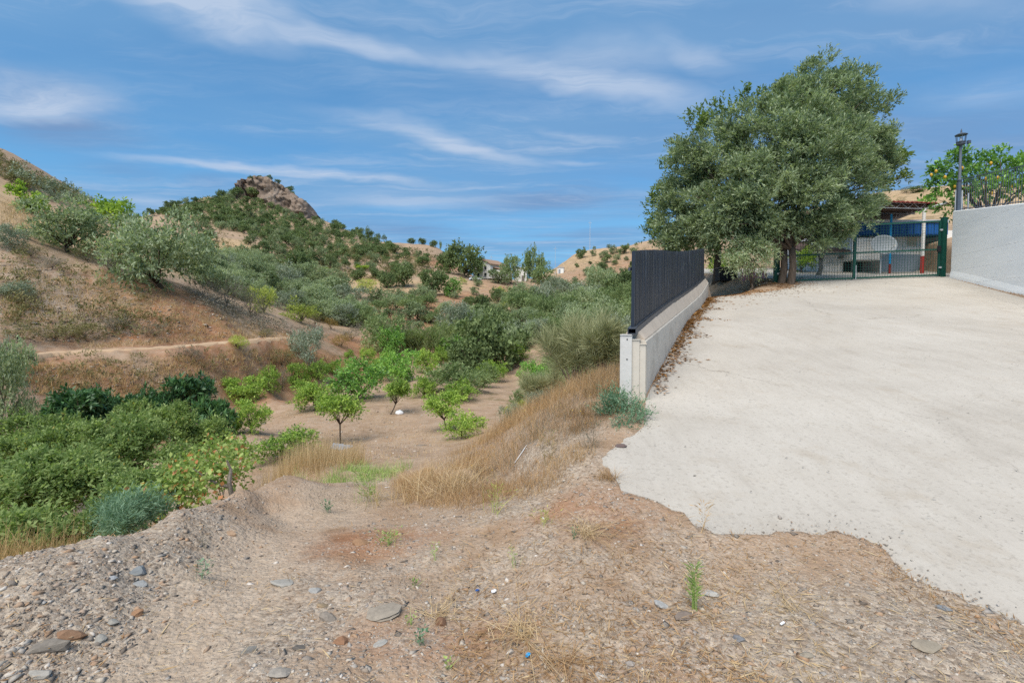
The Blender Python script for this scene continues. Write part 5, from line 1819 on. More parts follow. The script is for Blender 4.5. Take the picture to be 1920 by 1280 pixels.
ridge_poly = [(-60, 270), (0, 296), (60, 326), (130, 362), (185, 390), (200, 410), (150, 385), (90, 372), (40, 355), (0, 330), (-60, 320)]
scrub_mass("ridge_scrub", spots_in(ridge_poly, 190, 1), 0.95, 'olivescrub', 26, "low olive-brown scrub covering the upper left hillside", 5)
scrub_mass("ridge_scrub", spots_in([(40, 330), (110, 355), (170, 385), (110, 385), (60, 360), (30, 345)], 40, 2), 1.4, 'silver', 30, "grey-green scrub patch on the upper left hillside", 6)
hill_poly = [(290, 402), (380, 378), (440, 368), (545, 400), (625, 424), (735, 460), (725, 490), (620, 480), (500, 445), (430, 428), (350, 418)]
scrub_mass("hill_scrub", spots_in(hill_poly, 700, 3), 1.9, 'maquis', 18, "dark maquis scrub between the trees below the crag", 7, 0.26, 0.12)
scrub_mass("slope_scrub", spots_in([(640, 470), (800, 466), (840, 490), (800, 520), (700, 530), (600, 510), (520, 470)], 300, 4), 1.5, 'olivescrub', 16, "dry brown scrub on the far slopes", 8, 0.26, 0.10)
scrub_mass("terrace_scrub", spots_in([(350, 430), (430, 415), (560, 455), (640, 500), (600, 530), (480, 500), (400, 490)], 200, 14), 1.1, 'olivescrub', 12, "dry scrub and weeds on the straw terraces", 14, 0.26, 0.10)
scrub_mass("field_scrub", spots_in([(600, 530), (760, 545), (900, 560), (1040, 560), (1000, 600), (850, 605), (720, 570), (620, 560)], 220, 15), .7, 'olivescrub', 12, "low dry weeds on the red fields", 15, 0.26, 0.10)
scrub_mass("dry_hill_scrub", spots_in([(1075, 480), (1180, 466), (1230, 458), (1230, 500), (1180, 540), (1080, 520)], 70, 5), 1.0, 'olivescrub', 14, "dry brown scrub on the right-hand hill", 9, 0.26, 0.10)
scrub_mass("cut_scrub", spots_in([(0, 470), (120, 500), (220, 530), (330, 600), (300, 640), (100, 640), (0, 620)], 120, 6), 0.75, 'olivescrub', 16, "sparse dry scrub on the face of the cut", 10)
scrub_mass("cut_scrub", spots_in([(330, 545), (420, 575), (520, 600), (600, 640), (560, 650), (480, 625), (400, 590)], 50, 8), 0.8, 'greyscrub', 16, "grey dry scrub along the brink of the cut", 13)
scrub_mass("bank_scrub", spots_in([(60, 680), (420, 660), (540, 650), (640, 680), (540, 700), (430, 730), (200, 760), (90, 750)], 90, 7), 0.5, 'olivescrub', 16, "sparse dry weeds on the bank below the path", 11)

# ---- the path along the hillside
pp = smooth_path([(p.x - .75, p.y + 1.45) for p in (P(*a) for a in [(0, 676, 22.0), (60, 672, 24.0), (150, 668, 25.6), (250, 662, 27.2), (350, 656, 29.4), (430, 650, 32.2), (500, 643, 35.5), (545, 640, 38)])], 10)
zc_all = np.array([h1(x_, y_) for x_, y_ in pp]); zc_all = np.convolve(np.pad(zc_all, 12, mode='edge'), np.ones(25) / 25, mode='valid') + .06
vs, fs = [], []
for i, (x_, y_) in enumerate(pp):
    a_, b_ = pp[max(i - 1, 0)], pp[min(i + 1, len(pp) - 1)]
    tdx, tdy = b_[0] - a_[0], b_[1] - a_[1]
    L_ = math.hypot(tdx, tdy)
    nx_, ny_ = -tdy / L_, tdx / L_
    zc = float(zc_all[i])
    for k, o_ in enumerate((-.95, -.75, -.4, 0, .4, .75, .95)):
        wob = .10 * math.sin(i * 1.7 + k)
        xx, yy = x_ + nx_ * (o_ + wob * (abs(o_) > .7)), y_ + ny_ * (o_ + wob * (abs(o_) > .7))
        vs.append((xx, yy, zc + .03 * math.sin(i * .9 + k * 2) if abs(o_) < .8 else zc - .9))
for i in range(len(pp) - 1):
    for k in range(6):
        a_ = i * 7 + k
        fs.append((a_, a_ + 1, a_ + 8, a_ + 7))
m_path = plain("dusty_path", (0.44, 0.31, 0.20), 0.95, 0.25, 1.2, bump=.4)
tag(MB().add(vs, fs).build("path", m_path, None, True), "dusty straw-coloured path along the hillside above the gully", kind="structure")

# ---- crag on top of the hill
def crag():
    top = [(436, 372), (446, 352), (453, 339), (468, 333), (482, 331.5), (500, 333), (512, 339), (524, 345), (536, 353), (548, 360), (560, 369), (574, 379), (588, 392), (598, 406)]
    bot = [(436, 380), (446, 374), (453, 372), (468, 372), (482, 376), (500, 384), (512, 388), (524, 390), (536, 394), (548, 400), (560, 406), (574, 410), (588, 412), (598, 414)]
    n, m = 110, 34
    vs, fs = [], []
    tx = np.array(top); bx_ = np.array(bot)
    prof = []
    for i in range(n + 1):
        px = 436 + (598 - 436) * i / n
        yt, yb = np.interp(px, tx[:, 0], tx[:, 1]), np.interp(px, bx_[:, 0], bx_[:, 1])
        b = ray(px, yb, 120)
        Yt = b.y + 7
        t_ = P(px, yt, Yt)
        prof.append((b, t_))
    for j in range(m + 1):
        for i, (b, t_) in enumerate(prof):
            f = j / m
            if f <= 0.62:
                g = f / 0.62
                p = b.lerp(t_, g) + Vector((0, -1.6 * math.sin(g * math.pi) ** 0.7, -2.0 * (1 - g)))
            else:
                g = (f - 0.62) / 0.38
                p = t_ + Vector((0, 18 * g, -22 * g * g))
            vs.append(p)
    v = np.array(vs)
    a = v[:, 0]; c = v[:, 2]
    nz = fbm(a * 0.16 + c * 0.10, c * 0.22 - a * 0.05, 5, 91, 0.6)
    nz2 = np.abs(fbm(a * 0.35 + c * 0.3, c * 0.55, 4, 95, 0.6))
    v[:, 1] += -2.2 * nz - 1.6 * nz2
    v[:, 2] += 0.8 * fbm(a * 0.4, c * 0.4 + v[:, 1] * 0.1, 4, 97) * np.repeat(np.concatenate([np.linspace(0, 1, int(m * .62) + 1), np.ones(m - int(m * .62))]), n + 1)
    i0 = np.arange(m)[:, None] * (n + 1) + np.arange(n)[None, :]
    f = np.stack([i0, i0 + 1, i0 + n + 2, i0 + n + 1], -1).reshape(-1, 4)
    return tag(link("crag_hill", new_mesh("crag_hill", v, f, [M['crag']])), "bare rocky crag on the hilltop", kind="structure")


crag()
for px, py, w_ in [(505, 336, 12), (520, 345, 12), (543, 358, 14), (548, 364, 9), (570, 381, 9), (470, 334, 8), (487, 333, 8), (448, 362, 16), (440, 366, 20), (497, 358, 10), (515, 362, 10), (475, 366, 22)]:
    crag_n = sorted([505, 520, 543, 548, 570, 470, 487, 448, 440, 497, 515, 475]).index(px)
    b = ray(px, 380, 120)
    q_ = P(px, py, b.y + 5.5)
    cm, tm = proto('maquis', int(px) % 4)
    k = q_.y / F
    o = thing("crag_bush", "small dark bush growing on the rocky crag, %s from left" % ORD[crag_n], "shrub", q_ - Vector((0, 0, 0.5)), px, (w_ * k, w_ * k, w_ * k * 0.8), "bushes on the crag")
    link("crown", cm, o)

M['bark_brown'] = bark_material('olive_bark', (0.055, 0.042, 0.033), (0.16, 0.125, 0.10))


# ------------------------------------------------------------------ the big olive at the gate, with a broad-leaved tree behind it
def big_tree(name, label, cat, base, lobes_px, Yc, mat, bark, n_spray, n_leaf, spray, L, Wd, up, droop, seed, trunk_r, fork, subs=16, sub_r=0.36, stems=1, depth=0.85, spread=0.9, inner=0.45, shrink=1.0):
    """lobes_px: (px, py, radius px, depth offset m) on the crown"""
    rng = np.random.default_rng(seed); pr = random.Random(seed)
    o = thing(name, label, cat, base)
    lobes = []
    for px, py, r, dy in lobes_px:
        q_ = P(px, py, Yc + dy) - Vector(base)
        rr = r * Yc / F * shrink
        lobes.append((q_.x, q_.y, q_.z, rr, rr * depth, rr * 0.92))
    v, f = foliage(rng, lobes, n_spray, n_leaf, spray, L, Wd, up, droop, inner, subs=subs, sub_r=sub_r, spread=spread)
    link("crown", new_mesh("crown", v, f, [M[mat]]), o)
    for s in range(stems):
        mb = MB()
        b0 = Vector((pr.uniform(-.25, .25) * (s > 0), 0.25 * s, 0))
        f0 = Vector((b0.x + pr.uniform(-.1, .25), b0.y, fork))
        mb.tube([b0 - Vector((0, 0, .3)), b0 + Vector((0, 0, .1)), b0.lerp(f0, .5) + Vector((.06, 0, 0)), f0], [trunk_r * 1.7, trunk_r * 1.15, trunk_r * .95, trunk_r * .85], 10)
        for i, lb in enumerate(lobes):
            if i % stems != s:
                continue
            c = Vector(lb[:3])
            m1 = f0.lerp(c, .4) + Vector((pr.uniform(-.3, .3), pr.uniform(-.3, .3), pr.uniform(0, .5)))
            mb.tube([f0 - Vector((0, 0, .1)), m1, c], [trunk_r * .5, trunk_r * .3, trunk_r * .08], 6)
            for k in range(3):
                dv = Vector(unit(rng.normal(size=3)))
                mb.tube([m1.lerp(c, .6), c + dv * lb[3] * .75], [trunk_r * .14, trunk_r * .04], 4)
        mb.build("trunk", M[bark], o, True)
    return o


tb = Vector((P(1483, 524, 19.1).x, 19.1, 0))
tb.z = float(S(tb.x, tb.y)) - 0.1
OL = [(1535, 165, 62, 0.5), (1590, 175, 55, 1.0), (1490, 175, 42, 0), (1625, 215, 50, 1.0), (1560, 215, 62, -0.8), (1500, 225, 58, -1.2), (1440, 225, 52, 0.3), (1610, 275, 58, 0.2), (1550, 290, 66, -1.6), (1480, 290, 62, -1.8), (1410, 265, 60, -0.6), (1370, 270, 52, 0.2),
      (1340, 310, 58, -0.2), (1400, 335, 62, -1.6), (1290, 335, 46, 0.5), (1270, 385, 44, 0.4), (1330, 390, 60, -0.9), (1395, 405, 58, -1.7), (1300, 430, 46, 0.0), (1255, 425, 30, 0.8), (1350, 445, 44, -0.8), (1460, 375, 56, -2.0), (1530, 365, 58, -2.0),
      (1600, 345, 56, -0.8), (1640, 330, 44, 0.6), (1585, 395, 46, -1.2), (1545, 425, 44, -1.6), (1632, 385, 28, 0.2), (1408, 445, 36, -1.4), (1530, 450, 22, -1.2), (1350, 420, 50, -1.2), (1505, 425, 34, -1.4), (1455, 435, 30, -0.6), (1570, 440, 26, -1.3), (1440, 400, 40, -1.6), (1280, 450, 36, 0.3), (1245, 455, 22, 0.6), (1300, 300, 44, -0.4), (1640, 260, 44, 0.2), (1650, 300, 36, 0.2), (1320, 350, 50, 1.4), (1560, 250, 70, 1.6), (1450, 320, 80, 1.0)]
big_tree("olive_tree", "big spreading olive tree at the left gatepost, tallest tree here", "tree", tb, OL, 20.2, 'olive', 'bark_brown', 25000, 8, 0.30, 0.135, 0.044, 0.55, 0.15, 77, 0.13, 1.5, subs=15, sub_r=0.26, stems=2, spread=0.65, inner=0.4, shrink=0.97)
FG = [(1275, 300, 30, 0), (1310, 235, 28, 0), (1345, 215, 26, 0), (1395, 195, 22, 0), (1430, 180, 16, 0), (1240, 400, 30, 0), (1232, 360, 14, 0), (1250, 440, 34, 0), (1290, 450, 40, 0), (1330, 455, 36, 0), (1665, 300, 30, 1), (1680, 285, 18, 1), (1660, 345, 18, 1), (1650, 255, 18, 1), (1690, 300, 10, 1), (1228, 375, 9, 0), (1225, 420, 9, 0), (1690, 335, 9, 1)]
big_tree("carob_tree", "broad-leaved bright green tree showing behind the big olive's edges", "tree", Vector((9.6, 23.6, h1(9.6, 23.6))), FG, 23.6, 'carob', 'bark', 1300, 7, 0.34, 0.17, 0.07, 0.6, 0.1, 78, 0.16, 2.2, subs=7, sub_r=0.5, depth=0.8, inner=0.3)
b = ray(1400, 520, 18.2)
big_tree("olive_sapling", "low olive bush drooping over the leaf litter in front of the big tree", "tree", Vector((P(1408, 520, 18.6).x, 18.6, h1(P(1408, 520, 18.6).x, 18.6) - 0.05)), [(1400, 470, 26, 0), (1425, 460, 28, 0), (1380, 490, 22, 0), (1432, 485, 18, 0), (1405, 500, 18, 0)], 18.6, 'olive', 'bark', 1300, 7, 0.28, 0.11, 0.03, 0.1, 0.5, 79, 0.04, 0.3, subs=7, sub_r=0.5)
big_tree("almond_tree", "small bare-stemmed tree behind the gate's left leaf", "tree", Vector((P(1535, 512, 23.4).x, 23.4, float(S(P(1535, 512, 23.4).x, 23.4)) - .05)), [(1520, 440, 22, 0), (1550, 435, 24, 0), (1570, 445, 16, 0)], 23.4, 'olive', 'bark_pale', 320, 6, 0.28, 0.11, 0.03, 0.2, 0.3, 80, 0.10, 0.75, subs=5, sub_r=0.5)
big_tree("hedge_shrub", "green shrub glimpsed between the trunks behind the gate", "shrub", Vector((P(1500, 505, 26).x, 26.0, 3.9)), [(1497, 490, 16, 0), (1510, 480, 14, 0), (1520, 495, 14, 0), (1350, 500, 20, 0)], 26.0, 'bright', 'bark', 420, 6, 0.3, 0.15, 0.05, 0.3, 0.1, 81, 0.04, 0.3, subs=6, sub_r=0.5)

# lemon tree on the terrace with fruit
LT = [(1775, 320, 22, 0), (1800, 310, 20, 0), (1770, 355, 26, 0), (1800, 350, 30, 0), (1835, 320, 26, 0), (1850, 300, 20, 0), (1840, 355, 32, 0), (1875, 320, 30, 0.3), (1880, 355, 32, 0), (1910, 310, 28, 0), (1915, 350, 34, 0), (1790, 385, 20, 0), (1760, 375, 16, 0), (1757, 322, 10, 0), (1800, 285, 12, 0), (1875, 292, 14, 0), (1950, 330, 40, 0), (1985, 330, 40, 0)]
lt = big_tree("lemon_tree", "lemon tree with yellow fruit above the white wall", "tree", Vector((P(1850, 395, 20.6).x, 20.6, 5.3)), LT, 20.6, 'citrus_dark', 'bark', 950, 6, 0.26, 0.17, 0.085, 0.3, 0.2, 82, 0.09, 0.3, subs=6, sub_r=0.6, inner=0.2)
lem = MB().lathe([(0.008, -0.075), (0.028, -0.06), (0.05, -0.02), (0.052, 0.01), (0.038, 0.045), (0.014, 0.066), (0.004, 0.075)], n=9).mesh("lemon", M['lemon'], True)
for px, py in [(1804, 315), (1746, 328), (1755, 321), (1871, 333), (1858, 306), (1848, 335), (1897, 350), (1790, 350), (1860, 362), (1772, 332)]:
    o = link("lemon", lem, lt); o.location = P(px, py, 20.2 - (px % 5) * 0.04) - lt.location

# ------------------------------------------------------------------ the big leafy shrub left of the track
def near_shrub(name, label, lobes, mat, n_spray, n_leaf, spray, L, Wd, up, droop, seed, base, group=None, subs=10, sub_r=0.4, stem_r=0.04, bark='bark', spread=0.9, inner=0.4, cat="shrub"):
    rng = np.random.default_rng(seed); pr = random.Random(seed)
    base = Vector(base)
    o = thing(name, label, cat, base, group=group)
    lb = [(a[0] - base.x, a[1] - base.y, a[2] - base.z, a[3], a[4], a[5]) for a in lobes]
    v, f = foliage(rng, lb, n_spray, n_leaf, spray, L, Wd, up, droop, inner, subs=subs, sub_r=sub_r, spread=spread)
    link("crown", new_mesh("crown", v, f, [M[mat]]), o)
    mb = MB()
    for a in lb:
        c = Vector(a[:3])
        s0 = Vector((pr.uniform(-.2, .2), pr.uniform(-.2, .2), -0.1))
        mb.tube([s0, s0.lerp(c, .5) + Vector((pr.uniform(-.15, .15), pr.uniform(-.15, .15), .1)), c + Vector((0, 0, a[5] * .4))], [stem_r, stem_r * .6, stem_r * .2], 5)
    mb.build("stems", M[bark], o, True)
    return o


def lobe_at(px, py, Y, rpx, flat=0.9, dep=1.0):
    q_ = P(px, py, Y); r = rpx * Y / F
    return (q_.x, q_.y, q_.z, r, r * dep, r * flat)


BL = [lobe_at(35, 925, 6.4, 80), lobe_at(150, 905, 6.8, 74), lobe_at(95, 845, 8.6, 44), lobe_at(225, 850, 8.0, 66), lobe_at(315, 808, 9.8, 46), lobe_at(385, 822, 10.2, 36), lobe_at(255, 930, 6.3, 56), lobe_at(335, 880, 8.0, 44), lobe_at(55, 1010, 5.6, 60), lobe_at(170, 1000, 5.5, 48), lobe_at(-70, 900, 7.0, 70),
      lobe_at(250, 785, 10.6, 30), lobe_at(20, 850, 8.6, 30), lobe_at(160, 825, 9.2, 30)]
near_shrub("leafy_shrub", "big fresh green leafy shrub beside the track's stony bank", BL, 'ash', 15500, 8, 0.20, 0.060, 0.025, 0.40, 0.15, 31, (-4.9, 7.6, h1(-4.9, 7.6)), subs=18, sub_r=0.23, inner=0.35)
near_shrub("leafy_shrub", "smaller light green shrub rising at the left behind the big one", [lobe_at(60, 810, 11.5, 36), lobe_at(95, 800, 11.8, 28), lobe_at(40, 840, 11.2, 36), lobe_at(80, 845, 11.0, 34)], 'ash', 1100, 8, 0.26, 0.095, 0.04, 0.45, 0.2, 32, (-10.2, 11.4, h1(-10.2, 11.4)))
near_shrub("bramble", "sprawling bramble with reddish leaves at the right end of the big shrub", [lobe_at(400, 890, 6.4, 46), lobe_at(350, 920, 5.7, 40), lobe_at(300, 930, 5.5, 36), lobe_at(430, 880, 6.9, 34), lobe_at(440, 850, 7.6, 26), lobe_at(330, 890, 6.4, 34), lobe_at(400, 850, 7.6, 30)], 'bramble', 620, 6, 0.20, 0.060, 0.042, 0.3, 0.2, 33, (-3.9, 6.7, h1(-3.9, 6.7)), stem_r=0.014, bark='twig', inner=0.1, sub_r=0.6)
bm_o = MB().tube([P(435, 932, 5.9), P(430, 905, 5.9), P(433, 880, 6.0), P(425, 862, 6.0)], [0.030, 0.026, 0.018, 0.008], 7)
bm_o.tube([P(430, 912, 5.9), P(410, 908, 5.85), P(385, 895, 5.8), P(362, 878, 5.75)], [0.022, 0.016, 0.012, 0.005], 6)
o = bm_o.build("bare_branch", M['twig'])
tag(o, "bare forked brown branch standing out of the bramble by the bank", "branch")
near_shrub("fennel_plant", "feathery blue-green plant on the stony bank before the big shrub", [lobe_at(225, 985, 4.4, 34), lobe_at(260, 965, 4.6, 34), lobe_at(285, 960, 4.7, 24), lobe_at(205, 965, 4.6, 22)], 'fennel', 900, 8, 0.13, 0.055, 0.006, 0.8, 0.0, 34, (P(240, 1005, 4.3).x, 4.3, h1(P(240, 1005, 4.3).x, 4.3)), stem_r=0.006, bark='twig', inner=0.1, sub_r=0.6, cat="plant")
near_shrub("wall_weed", "blue-green spiny weed growing at the concrete wall's near end", [lobe_at(1160, 770, 5.9, 28), lobe_at(1185, 780, 5.7, 26), lobe_at(1145, 785, 5.8, 24), lobe_at(1170, 800, 5.5, 22), lobe_at(1150, 755, 6.0, 12), lobe_at(1205, 785, 5.6, 12)], 'fennel', 620, 8, 0.16, 0.040, 0.010, 0.5, 0.0, 35, (P(1170, 808, 5.55).x, 5.5, h1(P(1170, 808, 5.55).x, 5.5)), stem_r=0.007, bark='twig', inner=0.0, sub_r=0.6, cat="plant")

# broom with thread-like stems, and a stand of cane
def blades(rng, base, n, h, spread, width, lean=0.35, seg=3, curve=0.3, fan=1.0):
    """tapering blades or stems rising from around a foot; returns arrays"""
    b = np.asarray(base) + np.column_stack([rng.normal(size=n) * spread, rng.normal(size=n) * spread, np.zeros(n)])
    a = rng.uniform(0, 6.283, n)
    dr = np.column_stack([np.cos(a), np.sin(a), np.zeros(n)])
    hh = h * rng.uniform(0.55, 1.15, n)
    ln = lean * np.abs(rng.normal(size=n)) * fan
    side = np.column_stack([-np.sin(a + rng.uniform(-1, 1, n)), np.cos(a), np.zeros(n)])
    vs = []
    for k in range(seg + 1):
        t = k / seg
        c = b + np.column_stack([np.zeros(n), np.zeros(n), hh * t * (1 - 0.25 * t * np.clip(ln, 0, 1))]) + dr * (hh * (ln * t + curve * ln * t * t))[:, None]
        w_ = width * (1 - 0.85 * t)
        vs += [c - side * w_ / 2, c + side * w_ / 2]
    v = np.stack(vs, 1)                     # n, 2(seg+1), 3
    m = 2 * (seg + 1)
    f = []
    for k in range(seg):
        f.append(np.stack([np.arange(n) * m + 2 * k, np.arange(n) * m + 2 * k + 1, np.arange(n) * m + 2 * k + 3, np.arange(n) * m + 2 * k + 2], 1))
    return v.reshape(-1, 3), np.concatenate(f)


def broom(px, py, Y, wpx, hpx, label, seed):
    rng = np.random.default_rng(seed)
    q_ = P(px, py, Y); b = Vector((q_.x, Y, h1(q_.x, Y) - 0.05))
    h = hpx * Y / F; w_ = wpx * Y / F
    o = thing("broom_shrub", label, "shrub", b, group="broom shrubs above the dry bank")
    st = MB(); V, Fc, off = [], [], 0
    for k in range(13):
        a = rng.uniform(0, 6.28); ln = rng.uniform(.1, 1.0) * w_ * .42
        tip = Vector((math.cos(a) * ln, math.sin(a) * ln * .7, h * rng.uniform(.5, .8)))
        midp = tip * .45 + Vector((0, 0, h * .05))
        st.tube([Vector((0, 0, 0)), midp, tip], [.035, .022, .008], 5)
        for t in (0.45, .65, .85, 1.0):
            c = midp.lerp(tip, (t - .45) / .55)
            n = 130
            dv = unit(rng.normal(size=(n, 3)) * .55 + np.array([math.cos(a) * .4, math.sin(a) * .3, .75]))
            L = rng.uniform(.25, .6, n) * h * .5
            p0 = np.array(c) + rng.normal(size=(n, 3)) * w_ * .03
            v, f = leaf_quads(p0, dv, unit(rng.normal(size=(n, 3))), L, np.full(n, .011))
            V.append(v); Fc.append(f + off); off += len(v)
    link("crown", new_mesh("crown", np.concatenate(V), np.concatenate(Fc), [M['broom']]), o)
    st.build("stems", M['twig'], o, True)


broom(1075, 700, 13.0, 180, 165, "large grey-green broom with thread-like stems behind the dry bank", 41)
broom(1130, 690, 12.0, 90, 130, "broom with bare brown stems right beside the fence end", 42)
broom(1010, 700, 17.0, 90, 100, "smaller broom at the left of the large one", 43)

def cane(px, py, wpx, hpx, label, seed):
    rng = np.random.default_rng(seed)
    b = ray(px, py); k = b.y / F; w_, h = wpx * k, hpx * k
    o = thing("cane_clump", label, "reeds", b, group="cane stands beyond the orchard")
    V, Fc, off = [], [], 0
    st = MB()
    for i in range(90):
        x, y = rng.uniform(-.5, .5) * w_, rng.uniform(-.5, .5) * w_ * .5
        hh = h * rng.uniform(.6, 1.0)
        ln = rng.normal() * .15 * h, rng.normal() * .1 * h
        top = Vector((x + ln[0], y + ln[1], hh))
        st.tube([(x, y, 0), tuple(top)], [.025, .01], 4, cap=False)
        n = 22
        t = rng.uniform(.25, 1, n)
        p0 = np.array([x, y, 0])[None] * (1 - t[:, None]) + np.array(top)[None] * t[:, None]
        a = rng.uniform(0, 6.28, n)
        dv = unit(np.column_stack([np.cos(a) * .7, np.sin(a) * .7, rng.uniform(.2, 1.2, n)]))
        v, f = leaf_quads(p0, dv, unit(rng.normal(size=(n, 3)) + np.array([0, 0, .6])), rng.uniform(.4, .9, n), np.full(n, .06))
        V.append(v); Fc.append(f + off); off += len(v)
    link("leaves", new_mesh("leaves", np.concatenate(V), np.concatenate(Fc), [M['cane']]), o)
    st.build("stalks", M['broom'], o)


cane(800, 668, 60, 58, "light green cane stand at the orchard's far end, left part", 51)
cane(845, 664, 50, 64, "light green cane stand right behind the left one", 52)
cane(772, 660, 34, 40, "short cane stand at the left edge of the reeds", 53)

M['flower'] = leaf_material('yellow_flower', (0.40, 0.24, 0.04), (0.55, 0.36, 0.06), (0.62, 0.50, 0.20), .2)


# ------------------------------------------------------------------ dry grass, stones, straw: what nobody could count
def near_points(n, rng, poly=None, y0=1.6, y1=9.0, power=2.0, xr=1.25):
    """plan positions, denser close to the stand"""
    u = rng.random(n)
    y = 1.0 / (1.0 / y0 + u * (1.0 / y1 - 1.0 / y0)) if power == 2.0 else y0 * (y1 / y0) ** u
    x = rng.uniform(-xr, xr, n) * (y + 0.3)
    return x, y


def off_slab(x, y, margin=-0.03):
    d_, _ = slab_dist(x, y)
    return d_ < margin


rng = np.random.default_rng(101)
# stones
OCT_V = np.array([(1, 0, 0), (-1, 0, 0), (0, 1, 0), (0, -1, 0), (0, 0, 1), (0, 0, -1)], dtype=float)
OCT_F = np.array([(0, 2, 4), (2, 1, 4), (1, 3, 4), (3, 0, 4), (2, 0, 5), (1, 2, 5), (3, 1, 5), (0, 3, 5)])


def chips(rng, x, y, size, flat=(.25, .7)):
    n = len(x)
    z = H(x, y)
    v = OCT_V[None] * rng.uniform(.55, 1.3, (n, 6, 1)) + rng.normal(size=(n, 6, 3)) * .22
    v = v * (np.column_stack([rng.uniform(.7, 1.4, n), rng.uniform(.5, 1.0, n), rng.uniform(*flat, n)]) * size[:, None])[:, None, :]
    a = rng.uniform(0, 6.283, n); ca, sa = np.cos(a)[:, None], np.sin(a)[:, None]
    vx, vy = v[..., 0] * ca - v[..., 1] * sa, v[..., 0] * sa + v[..., 1] * ca
    out = np.stack([vx + x[:, None], vy + y[:, None], v[..., 2] + (z - size * .02)[:, None]], -1)
    return out.reshape(-1, 3), (OCT_F[None] + (np.arange(n) * 6)[:, None, None]).reshape(-1, 3)


x, y = near_points(44000, rng, y0=1.5, y1=9.0)
zone = np.zeros_like(x)
berm = np.exp(-((x + 3.0 - 0.0) / 1.5) ** 2) * (y < 6)
dens = 0.45 + 0.55 * sstep(.05, .5, fbm(x * 1.1, y * 1.1, 3, 61) * .5 + .25) + 0.0
left = (x < -0.30 * y - 1.15)
dens = np.where(left, 1.0, dens * 0.85)
track = np.exp(-(((x + 1.25 + .12 * y) / (.34 + .05 * y)) ** 4))
dens = np.where(~left, dens * (1 - .85 * track), dens)
keep = (rng.random(len(x)) < dens) & off_slab(x, y, 0.0) & ~((x < -0.72 * y - .4) & (y > 4.3))
x, y = x[keep], y[keep]
size = np.exp(rng.normal(-4.95, .65, len(x))) * (0.75 + .12 * y) * np.where(x < -0.30 * y - 1.15, 1.15, 1.0)
size = np.clip(size, 0.003, 0.030)
v, f = chips(rng, x, y, size, (.25, .6))
tag(link("gravel", new_mesh("gravel", v, f, [M['gravel']])), "grey and rust-coloured stone chips strewn over the track and bank", "gravel", kind="stuff")

x, y = near_points(90000, rng, y0=1.5, y1=10.0)
k = (rng.random(len(x)) < .35 + .65 * sstep(-.25, .35, fbm(x * 1.4, y * 1.4, 3, 63))) & (rng.random(len(x)) > .6 * np.exp(-(((x + 1.25 + .12 * y) / (.34 + .05 * y)) ** 4))) & off_slab(x, y, 0.02) & ~((x < -0.72 * y - .4) & (y > 4.3))
x, y = x[k], y[k]
v, f = chips(rng, x, y, np.exp(rng.normal(-5.6, .5, len(x))) * (.55 + .22 * y))
tag(link("gravel", new_mesh("gravel", v, f, [M['gravel']])), "fine grit and chips covering the near soil", "gravel", kind="stuff")
# crumbs spilled over the drive's broken edge
xe, ye = rng.uniform(.9, 3.6, 60000), rng.uniform(2.2, 6.2, 60000)
de, we = slab_dist(xe, ye)
k = (de > -.02) & (we > .5) & (rng.random(len(xe)) < np.exp(-de / .07) * .30)
xe, ye = xe[k], ye[k]
ze = S(xe, ye) - H(xe, ye)
v, f = chips(rng, xe, ye, np.exp(rng.normal(-5.3, .5, len(xe))))
v[:, 2] += np.repeat(np.maximum(ze, 0) + .001, 6)
tag(link("edge_grit", new_mesh("edge_grit", v, f, [M['gravel']])), "grit and crumbs spilled over the concrete's broken edge", "grit", kind="stuff")
# scree on the cut and banks
for poly_, n_, s_, sd_ in (([(0, 480), (120, 510), (330, 560), (520, 610), (540, 630), (300, 645), (0, 640)], 2600, .055, 1), ([(60, 690), (420, 668), (560, 655), (640, 690), (430, 735), (100, 765)], 1500, .045, 2), ([(440, 800), (600, 750), (760, 760), (860, 815), (760, 860), (560, 875)], 1500, .03, 3)):
    sp_ = np.array(spots_in(poly_, n_, 300 + sd_))
    v, f = chips(rng, sp_[:, 0], sp_[:, 1], np.exp(rng.normal(math.log(s_), .5, len(sp_))))
    tag(link("scree", new_mesh("scree", v, f, [M['gravel']])), ["loose stones on the face of the cut", "loose stones on the bank below the path", "clods and stones on the orchard floor", "loose stones where the track drops away"][sd_ - 1], "stones", kind="stuff")

